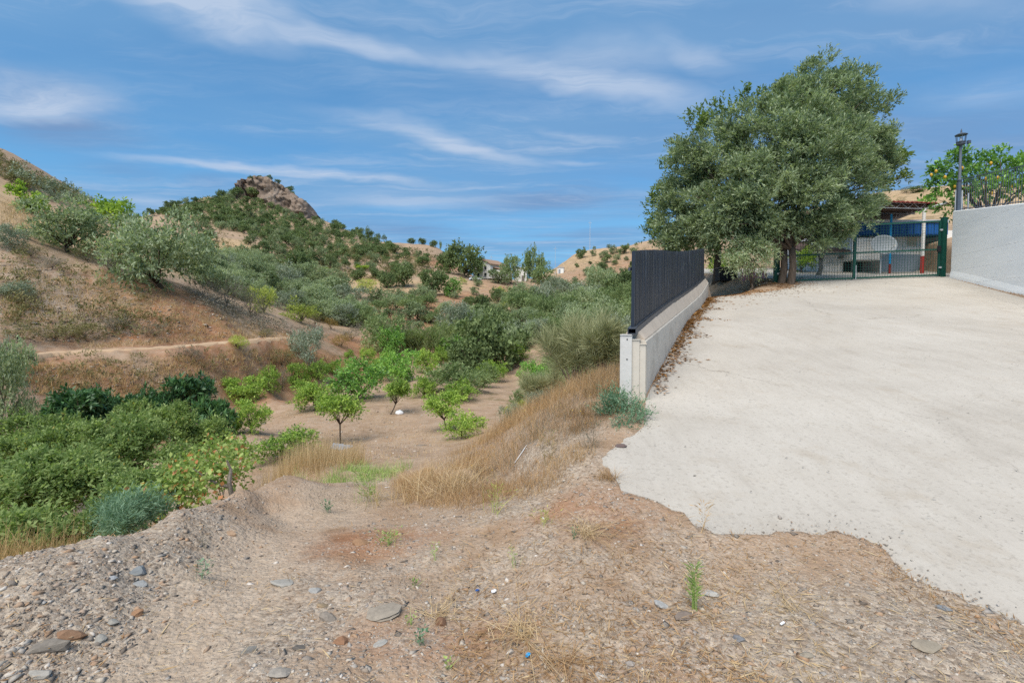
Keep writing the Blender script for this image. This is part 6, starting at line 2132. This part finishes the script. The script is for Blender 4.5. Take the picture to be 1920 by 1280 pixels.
# larger stones one can point at
ROCKS = [(92, 1208, 58, .75, (.32, .28, .235), "angular grey rock, largest on the left stony bank"), (130, 1190, 44, .5, (.36, .22, .14), "rusty flat stone behind the largest bank rock"), (78, 1262, 40, .4, (.52, .48, .42), "pale flat stone at the lower left corner"), (262, 1092, 26, .7, (.40, .41, .41), "light grey round stone below the two upper bank stones"),
         (258, 1070, 30, .8, (.30, .32, .33), "grey blocky stone at the top of the stony bank"), (210, 1083, 16, .8, (.44, .45, .46), "small pale stone left of the grey blocky one"), (255, 1148, 22, .9, (.42, .25, .15), "upright rust-brown stone at the bank's foot"), (210, 1165, 26, .7, (.40, .38, .34), "pale stone in the middle of the bank's lower slope"),
         (135, 1192, 24, .5, (.45, .33, .22), "tan wedge-shaped stone beside the largest bank rock"), (188, 1198, 28, .5, (.42, .40, .36), "pale pointed stone right of the largest bank rock"), (465, 1218, 30, .5, (.33, .31, .28), "grey stone alone on the track at lower left"), (562, 1215, 26, .4, (.20, .18, .16), "dark flat stone on the track"),
         (712, 1147, 66, .12, (.42, .36, .29), "long pale flat slab embedded in the middle of the track"), (527, 1258, 44, .22, (.46, .41, .35), "white flat stone at the bottom of the track"), (527, 1094, 40, .2, (.48, .45, .40), "pale flat stone on the track's left"), (592, 1106, 26, .6, (.44, .43, .41), "light grey rounded stone on the track"),
         (617, 1158, 34, .5, (.36, .31, .26), "brown-grey stone left of the long slab"), (640, 1200, 30, .8, (.36, .20, .12), "reddish stone below the long slab"), (604, 1134, 20, .6, (.45, .34, .22), "tan stone above the brown-grey one"), (712, 1205, 26, .4, (.50, .48, .44), "small pale stone under the long slab"),
         (678, 1016, 28, .5, (.40, .24, .14), "orange-brown stone by the green creeping weed"), (826, 1165, 26, 1.0, (.28, .16, .10), "dark red-brown lump at the dry grass tuft"), (1165, 833, 20, .7, (.20, .15, .14), "dark round stone on the concrete's near corner"), (1240, 1132, 30, .3, (.55, .54, .52), "pale sliver of stone below the concrete edge"),
         (1332, 1110, 32, .35, (.62, .59, .54), "white flat shard right of the green sprig"), (1735, 1212, 44, .4, (.42, .36, .28), "tan flat stone at lower right"), (1510, 1225, 26, .6, (.40, .35, .28), "tan stone near the pulled-up dry plant"), (1280, 1155, 34, .5, (.30, .24, .20), "brown stone at the green sprig's foot"),
         (1385, 1195, 22, .7, (.26, .26, .27), "dark grey pebble cluster's largest stone"), (1770, 1140, 26, .4, (.30, .32, .34), "blue-grey flat stone near the concrete's slanting edge"), (1180, 1245, 20, .7, (.45, .40, .36), "pale round stone at the bottom edge right of the straw"), (433, 1000, 20, .6, (.48, .33, .22), "tan stone on the track's far left edge"), (745, 775, 18, .6, (.8, .8, .8), None)]
for i, (px, py, wpx, fl, col, lab) in enumerate(ROCKS):
    if lab is None:
        continue
    b = ray(px, py + wpx * fl * 0.2) if not (px == 1165) else Vector((*ray_S(px, py + 4), 0))
    if px == 1165:
        b.z = float(S(b.x, b.y))
    r = wpx * b.y / F / 2
    rg = np.random.default_rng(900 + i)
    bm = bmesh.new()
    bmesh.ops.create_icosphere(bm, subdivisions=2, radius=1.0)
    for vtx in bm.verts:
        c = vtx.co.copy()
        k = 1 + 0.22 * math.sin(c.x * 3.1 + i) * math.cos(c.y * 2.7 + i * 2) + 0.12 * math.sin(c.z * 5 + i * 3) + rg.normal() * .05
        c = c * k
        # facets: cut by a few planes
        for pl_ in range(5):
            nrm = Vector(unit(np.random.default_rng(i * 10 + pl_).normal(size=3)))
            dd = c.dot(nrm) - 0.62
            if dd > 0:
                c -= nrm * dd
        vtx.co = Vector((c.x * r * 1.2, c.y * r * 0.8 if fl > .35 else c.y * r * 1.0, c.z * r * fl * (1.15 if fl < .6 else .8)))
    mname = "rock_%d" % i
    me = bpy.data.meshes.new("rock"); bm.to_mesh(me); bm.free()
    me.materials.append(rock_material(mname, tuple(c * .42 for c in col), tuple(c * .66 for c in col), tuple(c * .85 for c in col), 14.0))
    o = link("rock", me, None, (b.x, b.y, b.z + r * fl * .12))
    o.rotation_euler = (rg.normal() * .12, rg.normal() * .12, rg.uniform(-.5, .5))
    tag(o, lab, "rock", "larger stones on the track and bank")


def blade_field(name, x, y, h, mat, rng, per, spread, width, label, lean=.35, seg=2, zoff=-0.01, curve=.3):
    V, Fc, off = [], [], 0
    z = H(x, y)
    n = len(x) * per
    bx_ = np.repeat(x, per); by_ = np.repeat(y, per); bz_ = np.repeat(z, per) + zoff
    hh = np.repeat(h if hasattr(h, '__len__') else np.full(len(x), h), per)
    ww = np.repeat(width if hasattr(width, '__len__') else np.full(len(x), width), per)
    sp_ = np.repeat(spread if hasattr(spread, '__len__') else np.full(len(x), spread), per)
    v, f = blades(rng, np.column_stack([bx_, by_, bz_]), n, hh, sp_, 1.0, lean, seg, curve)
    # widths are per blade: rescale about each pair's middle
    m = 2 * (seg + 1)
    vv = v.reshape(n, seg + 1, 2, 3)
    c = vv.mean(2, keepdims=True)
    vv = c + (vv - c) * ww[:, None, None, None]
    o = link(name, new_mesh(name, vv.reshape(-1, 3), f, [M[mat]]))
    return tag(o, label, "grass", kind="stuff")


def poly_points(poly, n, rng):
    p = np.array(poly)
    x = rng.uniform(p[:, 0].min(), p[:, 0].max(), n * 6); y = rng.uniform(p[:, 1].min(), p[:, 1].max(), n * 6)
    ok = np.zeros(len(x), bool)
    for i in range(len(p)):
        (x0, y0), (x1, y1) = p[i], p[(i + 1) % len(p)]
        ok ^= ((y0 > y) != (y1 > y)) & (x < (x1 - x0) * (y - y0) / (y1 - y0 + 1e-9) + x0)
    return x[ok][:n], y[ok][:n]


rng = np.random.default_rng(202)
BANK = [(1.15, 5.75), (1.42, 6.4), (1.55, 7.2), (2.4, 9.2), (3.6, 12.0), (2.4, 13.0), (0.6, 12.5), (-0.8, 10.5), (-1.2, 8.0), (-0.9, 6.4), (-0.3, 5.6), (0.3, 5.4), (0.8, 5.5)]
x, y = poly_points(BANK, 2100, rng)
d_, _ = slab_dist(x, y); k = (d_ < -0.34) & (rng.random(len(x)) < .25 + .75 * sstep(-.35, .25, fbm(x * 1.5, y * 1.1, 3, 27))); x, y = x[k], y[k]
hz = rng.uniform(.08, .34, len(x)) * sstep(-1.6, .6, x) * (0.75 + .5 * sstep(-.4, .5, fbm(x * 1.2, y * 1.2, 2, 7)))
blade_field("dry_grass", x, y, hz, 'rustgrass', rng, 26, .11, .0042, "thick rust-brown dry growth on the bank below the concrete wall", .95, 3)
k2 = rng.random(len(x)) < sstep(.0, .6, fbm(x * .9 + 5, y * .9, 2, 17) + .25)
blade_field("dry_twigs", x[k2], y[k2], hz[k2] * 1.1, 'greyscrub', rng, 14, .13, .0035, "grey dead stems mixed into the rust-brown growth on the bank", .9, 3)
n_f = 700
fi = rng.integers(0, len(x), n_f)
fx_, fy_ = x[fi] + rng.normal(size=n_f) * .15, y[fi] + rng.normal(size=n_f) * .15
fz_ = H(fx_, fy_) + hz[fi] * rng.uniform(.3, .9, n_f)
dvf = unit(rng.normal(size=(n_f, 3)))
v, f = leaf_quads(np.column_stack([fx_, fy_, fz_]), dvf, unit(rng.normal(size=(n_f, 3))), np.full(n_f, .020), np.full(n_f, .016))
tag(link("flower_heads", new_mesh("flower_heads", v, f, [M['flower']])), "tiny dried yellow flower heads among the bank's dry growth", "flowers", kind="stuff")
x, y = poly_points(BANK, 200, rng)
d_, _ = slab_dist(x, y); k = d_ < -0.34; x, y = x[k], y[k]
blade_field("dry_grass", x, y, rng.uniform(.25, .55, len(x)), 'straw', rng, 9, .12, .0035, "tall straw stalks among the rust-brown growth on the bank", .28, 3)
x, y = poly_points([(-0.9, 6.2), (-0.2, 5.4), (0.5, 5.2), (0.9, 4.9), (0.4, 4.3), (-0.5, 4.6), (-1.3, 5.6), (-1.7, 7.2), (-1.3, 7.8)], 620, rng)
blade_field("dry_grass", x, y, rng.uniform(.05, .20, len(x)), 'rustgrass', rng, 12, .05, .0035, "sparse short dry grass on the lower bank", .6, 2)
# bent straw at the bank's foot
x, y = poly_points([(-1.25, 5.0), (-0.5, 5.3), (-0.3, 6.2), (-0.8, 7.0), (-1.4, 6.4), (-1.8, 5.6)], 36, rng)
blade_field("straw_tufts", x, y, rng.uniform(.18, .45, len(x)), 'straw', rng, 14, .05, .005, "flattened pale straw sweeping down the foot of the bank", 1.2, 3, 0.0, .6)
# grass strip by the bank on the left and at the track's far end
x, y = poly_points([(-5.0, 3.2), (-3.75, 3.35), (-3.45, 3.8), (-3.5, 4.3), (-4.2, 4.8), (-6.4, 5.0), (-6.4, 3.4)], 560, rng)
blade_field("dry_grass", x, y, rng.uniform(.22, .44, len(x)), 'drygrass', rng, 24, .05, .0035, "golden dry grass behind the left stony bank", .4, 3)
x, y = poly_points([(-5.2, 10.2), (-3.4, 9.2), (-3.2, 10.6), (-3.7, 12.0), (-5.4, 12.4)], 240, rng)
blade_field("dry_grass", x, y, rng.uniform(.35, .7, len(x)), 'straw', rng, 18, .09, .006, "pale dry grass clump at the far end of the track", .22, 3)
x, y = poly_points([(-3.6, 7.2), (-1.9, 7.3), (-1.9, 9.4), (-3.2, 9.6)], 220, rng)
blade_field("green_weeds", x, y, rng.uniform(.08, .28, len(x)), 'weed', rng, 9, .06, .006, "thin green weeds where the track drops to the orchard", .6, 2)
# dry grass over slopes further away
def slope_grass(name, px_poly, n, h, w_, mat, per, spread, label, seed):
    r_ = np.random.default_rng(seed)
    sp_ = np.array(spots_in(px_poly, n, seed))
    blade_field(name, sp_[:, 0], sp_[:, 1], r_.uniform(h * .5, h * 1.3, len(sp_)), mat, r_, per, spread, w_, label, .45, 2)


slope_grass("slope_grass", [(30, 690), (430, 665), (540, 655), (640, 690), (500, 715), (420, 735), (150, 765), (60, 740)], 900, .35, .022, 'drygrass', 9, .18, "dry yellow grass on the bank below the hillside path", 71)
slope_grass("slope_grass", [(0, 610), (200, 600), (330, 640), (540, 640), (545, 632), (430, 600), (330, 560), (100, 520), (0, 480)], 900, .35, .022, 'drygrass', 8, .2, "dry grass tufts on the face of the cut", 72)
slope_grass("slope_grass", [(0, 380), (60, 380), (150, 440), (230, 450), (240, 490), (120, 455), (0, 430)], 500, .4, .035, 'straw', 8, .3, "straw on the mown slope above the cut", 73)
slope_grass("orchard_grass", [(440, 800), (560, 760), (700, 770), (850, 810), (840, 850), (700, 870), (560, 870), (450, 840)], 700, .10, .010, 'straw', 7, .25, "short dry stubble on the orchard floor", 74)
slope_grass("path_grass", [(150, 648), (330, 638), (480, 626), (540, 628), (470, 634), (330, 645), (170, 655)], 200, .30, .02, 'straw', 8, .2, "dry grass along the inner side of the hillside path", 75)
slope_grass("hollow_grass", [(560, 660), (640, 670), (720, 680), (760, 690), (700, 700), (600, 690)], 260, .35, .03, 'rustgrass', 9, .25, "brown dry grass on the slope above the far orchard", 76)

# straw, twigs and leaf scraps lying on the ground close by
rng = np.random.default_rng(303)
x, y = near_points(22000, rng, y0=1.6, y1=7.0)
w_ = np.where(x > -0.15 * y, 1.0, 0.22) * (0.35 + 0.65 * sstep(-.2, .5, fbm(x * 1.6, y * 1.6, 3, 88)))
k = (rng.random(len(x)) < w_) & off_slab(x, y, 0.04)
x, y = x[k], y[k]
n = len(x)
a = rng.uniform(0, 6.283, n)
dv = unit(np.column_stack([np.cos(a), np.sin(a), rng.normal(size=n) * .12]))
L = np.exp(rng.normal(-3.1, .55, n)).clip(.015, .22)
v, f = leaf_quads(np.column_stack([x, y, H(x, y) + .006]), dv, unit(np.column_stack([rng.normal(size=n) * .3, rng.normal(size=n) * .3, np.ones(n)])), L, np.where(rng.random(n) < .12, np.minimum(L * .3, .007), .003))
tag(link("straw_litter", new_mesh("straw_litter", v, f, [M['straw']])), "bits of straw and dry leaf lying on the near soil", "straw", kind="stuff")
# short dry tufts near the concrete edge
x, y = near_points(3600, rng, y0=2.4, y1=5.8)
d_, _ = slab_dist(x, y)
k = (d_ < -.02) & (d_ > -1.7) & (x > -.3) & (rng.random(len(x)) < .85 * sstep(.0, .5, fbm(x * 1.8, y * 1.8, 3, 99)) * np.exp(d_ / 1.2))
blade_field("edge_grass", x[k], y[k], rng.uniform(.02, .10, k.sum()), 'rustgrass', rng, 9, .03, .003, "short rusty grass along the broken edge of the concrete", .9, 2)

# rusty scraps of dead grass matted over the slope right of the track
x, y = near_points(30000, rng, y0=1.7, y1=6.5)
d_, _ = slab_dist(x, y)
m_ = sstep(.05, .55, fbm(x * 1.3 + 3, y * 1.3, 3, 123) + .12) * np.where(x > -.12 * y, 1.0, .18)
k = (rng.random(len(x)) < m_) & (d_ < .03)
x, y = x[k], y[k]; n = len(x)
a = rng.uniform(0, 6.283, n)
dv = unit(np.column_stack([np.cos(a), np.sin(a), np.abs(rng.normal(size=n)) * .35]))
L = np.exp(rng.normal(-3.3, .5, n)).clip(.012, .12)
v, f = leaf_quads(np.column_stack([x, y, H(x, y) + .004]), dv, unit(np.column_stack([rng.normal(size=n) * .4, rng.normal(size=n) * .4, np.ones(n)])), L, np.minimum(L * .22, .006))
tag(link("dead_grass_mat", new_mesh("dead_grass_mat", v, f, [M['rustgrass']])), "matted rust-coloured scraps of dead grass on the slope right of the track", "dead grass", kind="stuff")

# leaf litter along the wall's foot and by the gate
rng = np.random.default_rng(404)
n = 14000
s = rng.uniform(0.3, TOTAL + 2.5, n)
xs, ys = [], []
for si in s:
    if si < TOTAL:
        p_, dr_, nr_2, _ = wall_at(si)
        g_ = 0.10 + 0.30 * max(0, math.sin(si * 3.1 + 1.0)) ** 3 * (0.3 + si / TOTAL)
        o_ = -abs(rng.normal()) * g_ - .01
        xs.append(p_.x + nr_2.x * o_); ys.append(p_.y + nr_2.y * o_)
    else:
        xs.append(0); ys.append(-5)
x, y = np.array(xs), np.array(ys)
k = (y > 0) & (rng.random(n) < np.clip((y - 5.5) / 14, .03, .30))
lx, ly = [x[k]], [y[k]]
gx_, gy_ = rng.uniform(5.5, 12.5, 26000), rng.uniform(14.0, 21.5, 26000)
d_, _ = slab_dist(gx_, gy_)
pr_ = np.where(d_ < 0.0, .8, np.exp(-d_ / .35) * .55) * sstep(-.7, .2, fbm(gx_ * 1.3, gy_ * 1.3, 3, 5))
wx = np.interp(gy_, [b_ for a_, b_ in WALL], [a_ for a_, b_ in WALL])
k = (rng.random(len(gx_)) < pr_) & ((gx_ > wx + .05) | (gy_ > 17.9))
lx.append(gx_[k]); ly.append(gy_[k])
x, y = np.concatenate(lx), np.concatenate(ly)
n = len(x)
a = rng.uniform(0, 6.283, n)
d_, _ = slab_dist(x, y)
zz_ = np.where(d_ > 0, S(x, y) + .012, H(x, y) + .012)
dv = unit(np.column_stack([np.cos(a), np.sin(a), rng.normal(size=n) * .15]))
v, f = leaf_quads(np.column_stack([x, y, zz_]), dv, unit(np.column_stack([rng.normal(size=n) * .35, rng.normal(size=n) * .35, np.ones(n)])), rng.uniform(.05, .11, n), rng.uniform(.018, .035, n))
tag(link("leaf_litter", new_mesh("leaf_litter", v, f, [M['litter']])), "fallen brown leaves along the wall's foot and under the big tree", "leaf litter", kind="stuff")
# crumbs and bits on the concrete
n = 900
x, y = rng.uniform(1.3, 11, n), rng.uniform(2.5, 16, n) 
y = 2.6 + (y - 2.5) ** 1.3 * .6
d_, _ = slab_dist(x, y); k = (d_ > .05) & (rng.random(n) < .55)
x, y = x[k], y[k]; n = len(x)
a = rng.uniform(0, 6.28, n)
dv = unit(np.column_stack([np.cos(a), np.sin(a), np.zeros(n)]))
v, f = leaf_quads(np.column_stack([x, y, S(x, y) + .020]), dv, unit(np.column_stack([rng.normal(size=n) * .2, rng.normal(size=n) * .2, np.ones(n)])), rng.uniform(.012, .045, n), rng.uniform(.005, .016, n))
tag(link("drive_debris", new_mesh("drive_debris", v, f, [M['twig']])), "scattered dark bits of leaf and twig on the concrete drive", "debris", kind="stuff")

# ------------------------------------------------------------------ single weeds and litter close by
def weed(px, py, wpx, hpx, label, mat='weed', n=60, seed=0, wid=.006, lean=.6, name="weed_plant", onslab=False):
    rg = np.random.default_rng(seed + 500)
    b = ray(px, py)
    k = b.y / F
    h, w2 = hpx * k, wpx * k
    o = thing(name, label, "plant", b)
    v, f = blades(rg, (0, 0, -.005), max(5, n // 9), h, w2 * .12, .004, lean, 3)
    link("stems", new_mesh("stems", v, f, [M[mat]]), o)
    t = rg.uniform(.15, 1.0, n)
    a = rg.uniform(0, 6.28, n)
    rr = np.abs(rg.normal(size=n)) * w2 * .24
    p0 = np.column_stack([np.cos(a) * rr * t, np.sin(a) * rr * t, h * t * .9])
    dv = unit(np.column_stack([np.cos(a), np.sin(a), rg.uniform(.1, 1.1, n)]))
    v, f = leaf_quads(p0, dv, unit(rg.normal(size=(n, 3)) + np.array([0, 0, 1])), rg.uniform(.5, 1.2, n) * max(.015, h * .22), np.full(n, wid))
    link("leaves", new_mesh("leaves", v, f, [M[mat]]), o)
    return o


weed(1301, 1142, 22, 96, "upright narrow green sprig alone in the soil below the concrete", 'weed', 150, 1, .006, .05)
weed(1318, 1000, 40, 66, "dry brown seed stalk at the edge of the concrete", 'rustgrass', 40, 2, .006, .25)
weed(615, 962, 34, 26, "small blue-green rosette weed on the track", 'fennel', 70, 3, .012, .8)
weed(725, 1022, 100, 30, "spreading pale green creeping weed on the track", 'weed', 150, 4, .008, 1.2)
weed(690, 940, 110, 66, "wispy green weeds with yellow flowers where the track drops away", 'weed', 220, 5, .008, .5)
weed(815, 1050, 30, 36, "thin pale weed on the slope right of the track", 'weed', 36, 6, .005, .5)
weed(778, 1100, 24, 24, "small green seedling between the track and the long slab", 'weed', 30, 7, .01, .7)
weed(768, 1172, 26, 22, "tiny green seedling right of the long slab", 'weed', 26, 8, .01, .8)
weed(790, 1208, 44, 34, "dark green seedling below the dry grass tuft", 'fennel', 44, 9, .012, .8)
weed(840, 1255, 26, 24, "small green leaf pair at the bottom of the picture", 'weed', 22, 10, .014, .8)
weed(1077, 1012, 14, 26, "short grey-green shoot in the dry grass below the concrete", 'fennel', 26, 11, .007, .2)
weed(965, 1062, 34, 40, "thin weed with a yellow flower on the slope", 'weed', 30, 12, .005, .4)
weed(1020, 985, 60, 30, "yellowish low weed on the dry slope below the wall", 'yellowgreen', 70, 13, .006, .8)
weed(930, 960, 80, 60, "yellow-green wiry weed on the slope beside the track", 'yellowgreen', 90, 14, .005, .6)
weed(385, 1085, 44, 44, "small grey-green weed among the bank's stones", 'fennel', 50, 15, .008, .6)
weed(380, 1030, 40, 40, "dry wispy weed at the inner side of the stony bank", 'greyscrub', 40, 16, .004, .6)
weed(488, 912, 44, 40, "pale dry tuft at the end of the stony bank", 'greyscrub', 80, 17, .004, .6)
weed(1030, 870, 60, 70, "olive-green dry stalk on the slope near the concrete's corner", 'olivescrub', 70, 18, .005, .5)
weed(1110, 840, 110, 50, "grey-brown low bush at the concrete's near corner", 'greyscrub', 240, 19, .004, .9)

def tuft(px, py, wpx, hpx, label, seed, mat='straw', n=90, lean=1.3):
    rg = np.random.default_rng(seed)
    b = ray(px, py); k = b.y / F
    v, f = blades(rg, (0, 0, .004), n, wpx * k * .32, wpx * k * .14, .004, lean, 4, .9)
    v[:, 2] = np.abs(v[:, 2]) * min(1.0, hpx / wpx * 1.4)
    o = link("dry_tuft", new_mesh("dry_tuft", v, f, [M[mat]]), None, b)
    tag(o, label, "dry plant")


tuft(1485, 1135, 170, 50, "pulled-up pale dry plant with its stalks spread on the soil", 1, n=46, lean=1.8)
tuft(825, 1150, 100, 40, "pale dry grass tuft beside the red-brown lump", 2, n=70)
tuft(985, 1190, 150, 60, "fan of straw leaves on the soil at the bottom centre", 3, n=120, lean=1.5)
tuft(1060, 1245, 120, 50, "brown dry leaf tuft at the bottom edge", 4, 'rustgrass', 90, 1.6)
tuft(1105, 1000, 120, 36, "flattened golden grass below the concrete's left lobe", 5, 'straw', 130, 1.5)
tuft(1140, 900, 70, 50, "orange dry grass clump at the concrete's left lobe", 6, 'rustgrass', 140, .9)
tuft(1090, 775, 26, 50, "single orange grass tuft left of the wall weed", 7, 'rustgrass', 60, .4)
tuft(870, 920, 150, 110, "bent straw clump at the bank's foot beside the track", 8, 'straw', 150, 1.0)

def scrap(px, py, pts, mat, label, name, cat, t=.004):
    b = ray(px, py); k = b.y / F
    poly = [(x_ * k, -y_ * k * .55 / max(.2, abs(direction(px, py)[2])), 0) for x_, y_ in pts]
    mb = MB().prism(poly, (0, 0, 0), (0, 0, t))
    o = mb.build(name, mat); o.location = b + Vector((0, 0, .012))
    sl_n = Vector((h1(b.x - .05, b.y) - h1(b.x + .05, b.y), h1(b.x, b.y - .05) - h1(b.x, b.y + .05), .1)).normalized()
    o.rotation_euler = sl_n.to_track_quat('Z', 'Y').to_euler()
    tag(o, label, cat)


scrap(990, 1232, [(-7, 3), (0, 6), (8, 2), (6, -4), (-4, -5)], M['lightblue'], "crumpled blue wrapper on the straw at the bottom centre", "wrapper", "litter")
scrap(926, 1112, [(-6, 2), (2, 5), (7, 0), (3, -5), (-4, -4)], M['bag'], "scrap of white paper right of the long slab", "paper_scrap", "litter")
scrap(895, 1110, [(-4, 1), (1, 4), (4, -1), (-1, -4)], M['blue'], "small dark blue bottle cap on the soil", "bottle_cap", "litter")
scrap(978, 852, [(-16, -8), (-2, -2), (15, 9), (12, 11), (-4, 1), (-17, -5)], M['bag'], "strip of white plastic on the slope", "plastic_strip", "litter")
scrap(1467, 1173, [(-3, -6), (1, -6), (3, 6), (-1, 6)], M['bag'], "white cigarette end beside the pulled-up dry plant", "cigarette_end", "litter")
scrap(726, 915, [(-5, 0), (0, 3), (5, 1), (2, -3)], M['bag'], "white scrap of plastic by the wispy green weeds", "plastic_scrap", "litter")

# board and bag in the orchard
b = ray(640, 842)
bo = thing("board_on_ground", "grey board lying propped at the bare-trunked lemon tree's foot", "board", b)
MB().box((0, 0, .06), (.66, .42, .03), Matrix.Rotation(R(12), 3, 'X') @ Matrix.Rotation(R(8), 3, 'Y')).build("panel", M['greyboard'], bo)
MB().bar((0.02, .2, 0), (0.14, .22, .28), .04, .06).build("stake", M['plywood'], bo)
b = ray(749, 776)
bm = bmesh.new()
bmesh.ops.create_icosphere(bm, subdivisions=3, radius=1)
for vtx in bm.verts:
    c = vtx.co
    k = 1 + .12 * math.sin(c.x * 4 + 1) * math.sin(c.y * 5) + .06 * math.sin(c.z * 9 + c.x * 6)
    vtx.co = Vector((c.x * .21 * k, c.y * .16 * k, max(c.z, -.35) * .15 * k))
me = bpy.data.meshes.new("bag"); bm.to_mesh(me); bm.free(); me.materials.append(M['bag'])
for p_ in me.polygons: p_.use_smooth = True
tag(link("plastic_bag", me, None, b + Vector((0, 0, .05))), "white plastic bag lying under the leaning citrus tree", "bag")

# ------------------------------------------------------------------ far farmhouse, shed, car and masts
def block(mb, c, s, rz):
    return mb.box(c, s, Matrix.Rotation(rz, 3, 'Z'))


fb = ray(918, 524); fb = Vector((P(918, 524, 172).x, 172, 0)); fb.z = h1(fb.x, fb.y)
fh = thing("farmhouse", "white two-storey farmhouse with a tiled gable roof on the far rise", "house", fb, R(-38))
u_ = 172 / F
zt = 30 * u_
MB().box((0, 0, zt * .38), (7.6, 8.2, zt * .86)).build("wall", M['white'], fh)
MB().prism([(-3.8, -4.1, zt * .81), (3.8, -4.1, zt * .81), (0, -4.1, zt * 1.12)], (0, 0, 0), (0, 8.2, 0)).build("gable", M['white'], fh)
rf = MB()
for sgn in (-1, 1):
    rf.prism([(sgn * 4.3, -4.5, zt * .775), (0, -4.5, zt * 1.14), (0, -4.5, zt * 1.19), (sgn * 4.3, -4.5, zt * .825)], (0, 0, 0), (0, 9.0, 0))
rf.build("roof", M['tile'], fh)
for x_, z_ in ((-1.6, zt * .58), (1.7, zt * .58), (-1.6, zt * .2), (1.7, zt * .2)):
    w2 = MB().box((x_, -4.12, z_), (.95, .06, 1.15)).build("window", M['glassdark'], fh)
    MB().box((x_, -4.17, z_ - .65), (1.2, .12, .12)).build("window_sill", M['white'], w2)
for y_, z_ in ((-2.2, zt * .55), (1.8, zt * .55), (1.8, zt * .2)):
    MB().box((3.83, y_, z_), (.06, .95, 1.15)).build("window", M['glassdark'], fh)
MB().box((5.4, .6, zt * .22), (3.2, 6.0, zt * .5)).build("annex", M['white'], fh)
MB().prism([(3.82, -2.7, zt * .62), (7.3, -2.7, zt * .46), (7.3, -2.7, zt * .50), (3.82, -2.7, zt * .67)], (0, 0, 0), (0, 6.6, 0)).build("annex_roof", M['tile'], fh)
sb_ = Vector((P(978, 526, 176).x, 176, 0)); sb_.z = h1(sb_.x, sb_.y)
sh = thing("white_barn", "tall white barn wall right of the farmhouse between two trees", "building", sb_, R(10))
MB().box((0, 2, 2.4), (3.6, 4, 5.2)).build("wall", M['white'], sh)
MB().prism([(-2.0, -.2, 5.0), (2.0, -.2, 4.0), (2.0, -.2, 4.15), (-2.0, -.2, 5.2)], (0, 0, 0), (0, 4.4, 0)).build("roof", M['tile'], sh)
MB().box((.5, -.03, 1.1), (1.0, .06, 2.0)).build("door", M['dullgrey'], sh)
sb_ = Vector((P(1051, 513, 180).x, 180, 0)); sb_.z = h1(sb_.x, sb_.y)
sh = thing("white_shed", "small white shed on the slope right of the eucalyptus", "shed", sb_, R(-14))
MB().box((0, 1, 1.0), (2.2, 2, 2.2)).build("wall", M['white'], sh)
MB().prism([(-1.25, -.2, 2.12), (1.25, -.2, 2.12), (1.25, -.2, 2.24), (-1.25, -.2, 2.24)], (0, 0, 0), (0, 2.4, 0)).build("roof", M['steel'], sh)
MB().box((-.4, -.03, .8), (.7, .06, 1.5)).build("door", M['greyboard'], sh)

cb_ = Vector((P(891, 525, 158).x, 158, 0)); cb_.z = h1(cb_.x, cb_.y)
car = thing("parked_car", "silver car parked below the big oak near the farmhouse", "car", cb_, R(8))
MB().prism([(-1.9, -.8, .35), (1.95, -.8, .35), (2.0, -.8, .75), (1.0, -.8, .92), (-1.85, -.8, .95), (-2.0, -.8, .7)], (0, 0, 0), (0, 1.6, 0)).build("body", M['carpaint'], car)
MB().prism([(-1.6, -.7, .953), (.95, -.7, .923), (.35, -.7, 1.42), (-1.2, -.7, 1.45)], (0, 0, 0), (0, 1.4, 0)).build("cabin", M['carpaint'], car)
for sgn in (-1, 1):
    MB().prism([(-1.35, sgn * .705, 1.0), (.7, sgn * .705, .98), (.25, sgn * .705, 1.36), (-1.1, sgn * .705, 1.38)], (0, 0, 0), (0, sgn * .01, 0)).build("window", M['glassdark'], car)
for x_ in (-1.25, 1.3):
    for y_ in (-.72, .72):
        w2 = MB().lathe([(.33, -.1), (.33, .1)], n=14).build("wheel", M['tyre'], car)
        w2.location = (x_, y_, .33); w2.rotation_euler = (R(90), 0, 0)
MB().box((1.98, -.55, .66), (.06, .28, .12)).build("headlight", M['bag'], car)
MB().box((1.98, .55, .66), (.06, .28, .12)).build("headlight", M['bag'], car)
for px, yt, yb, Y, r_, lab in [(1106, 414, 476, 205, .10, "tall thin radio mast on the right-hand hill's skyline"), (921, 478, 522, 178, .09, "utility pole rising behind the farmhouse roof"), (1041, 462, 515, 185, .07, "thin utility pole right of the eucalyptus")]:
    q_ = P(px, yb, Y); z0 = min(h1(q_.x, Y), q_.z)
    t_ = P(px, yt, Y)
    o = thing("mast", lab, "mast", (q_.x, Y, z0))
    MB().tube([(0, 0, -.5), (0, 0, t_.z - z0)], [r_ * 1.3, r_ * .7], 6).build("pole", M['steel'], o)
    MB().bar((-.7, 0, t_.z - z0 - .8), (.7, 0, t_.z - z0 - .8), .08).build("crossarm", M['steel'], o)
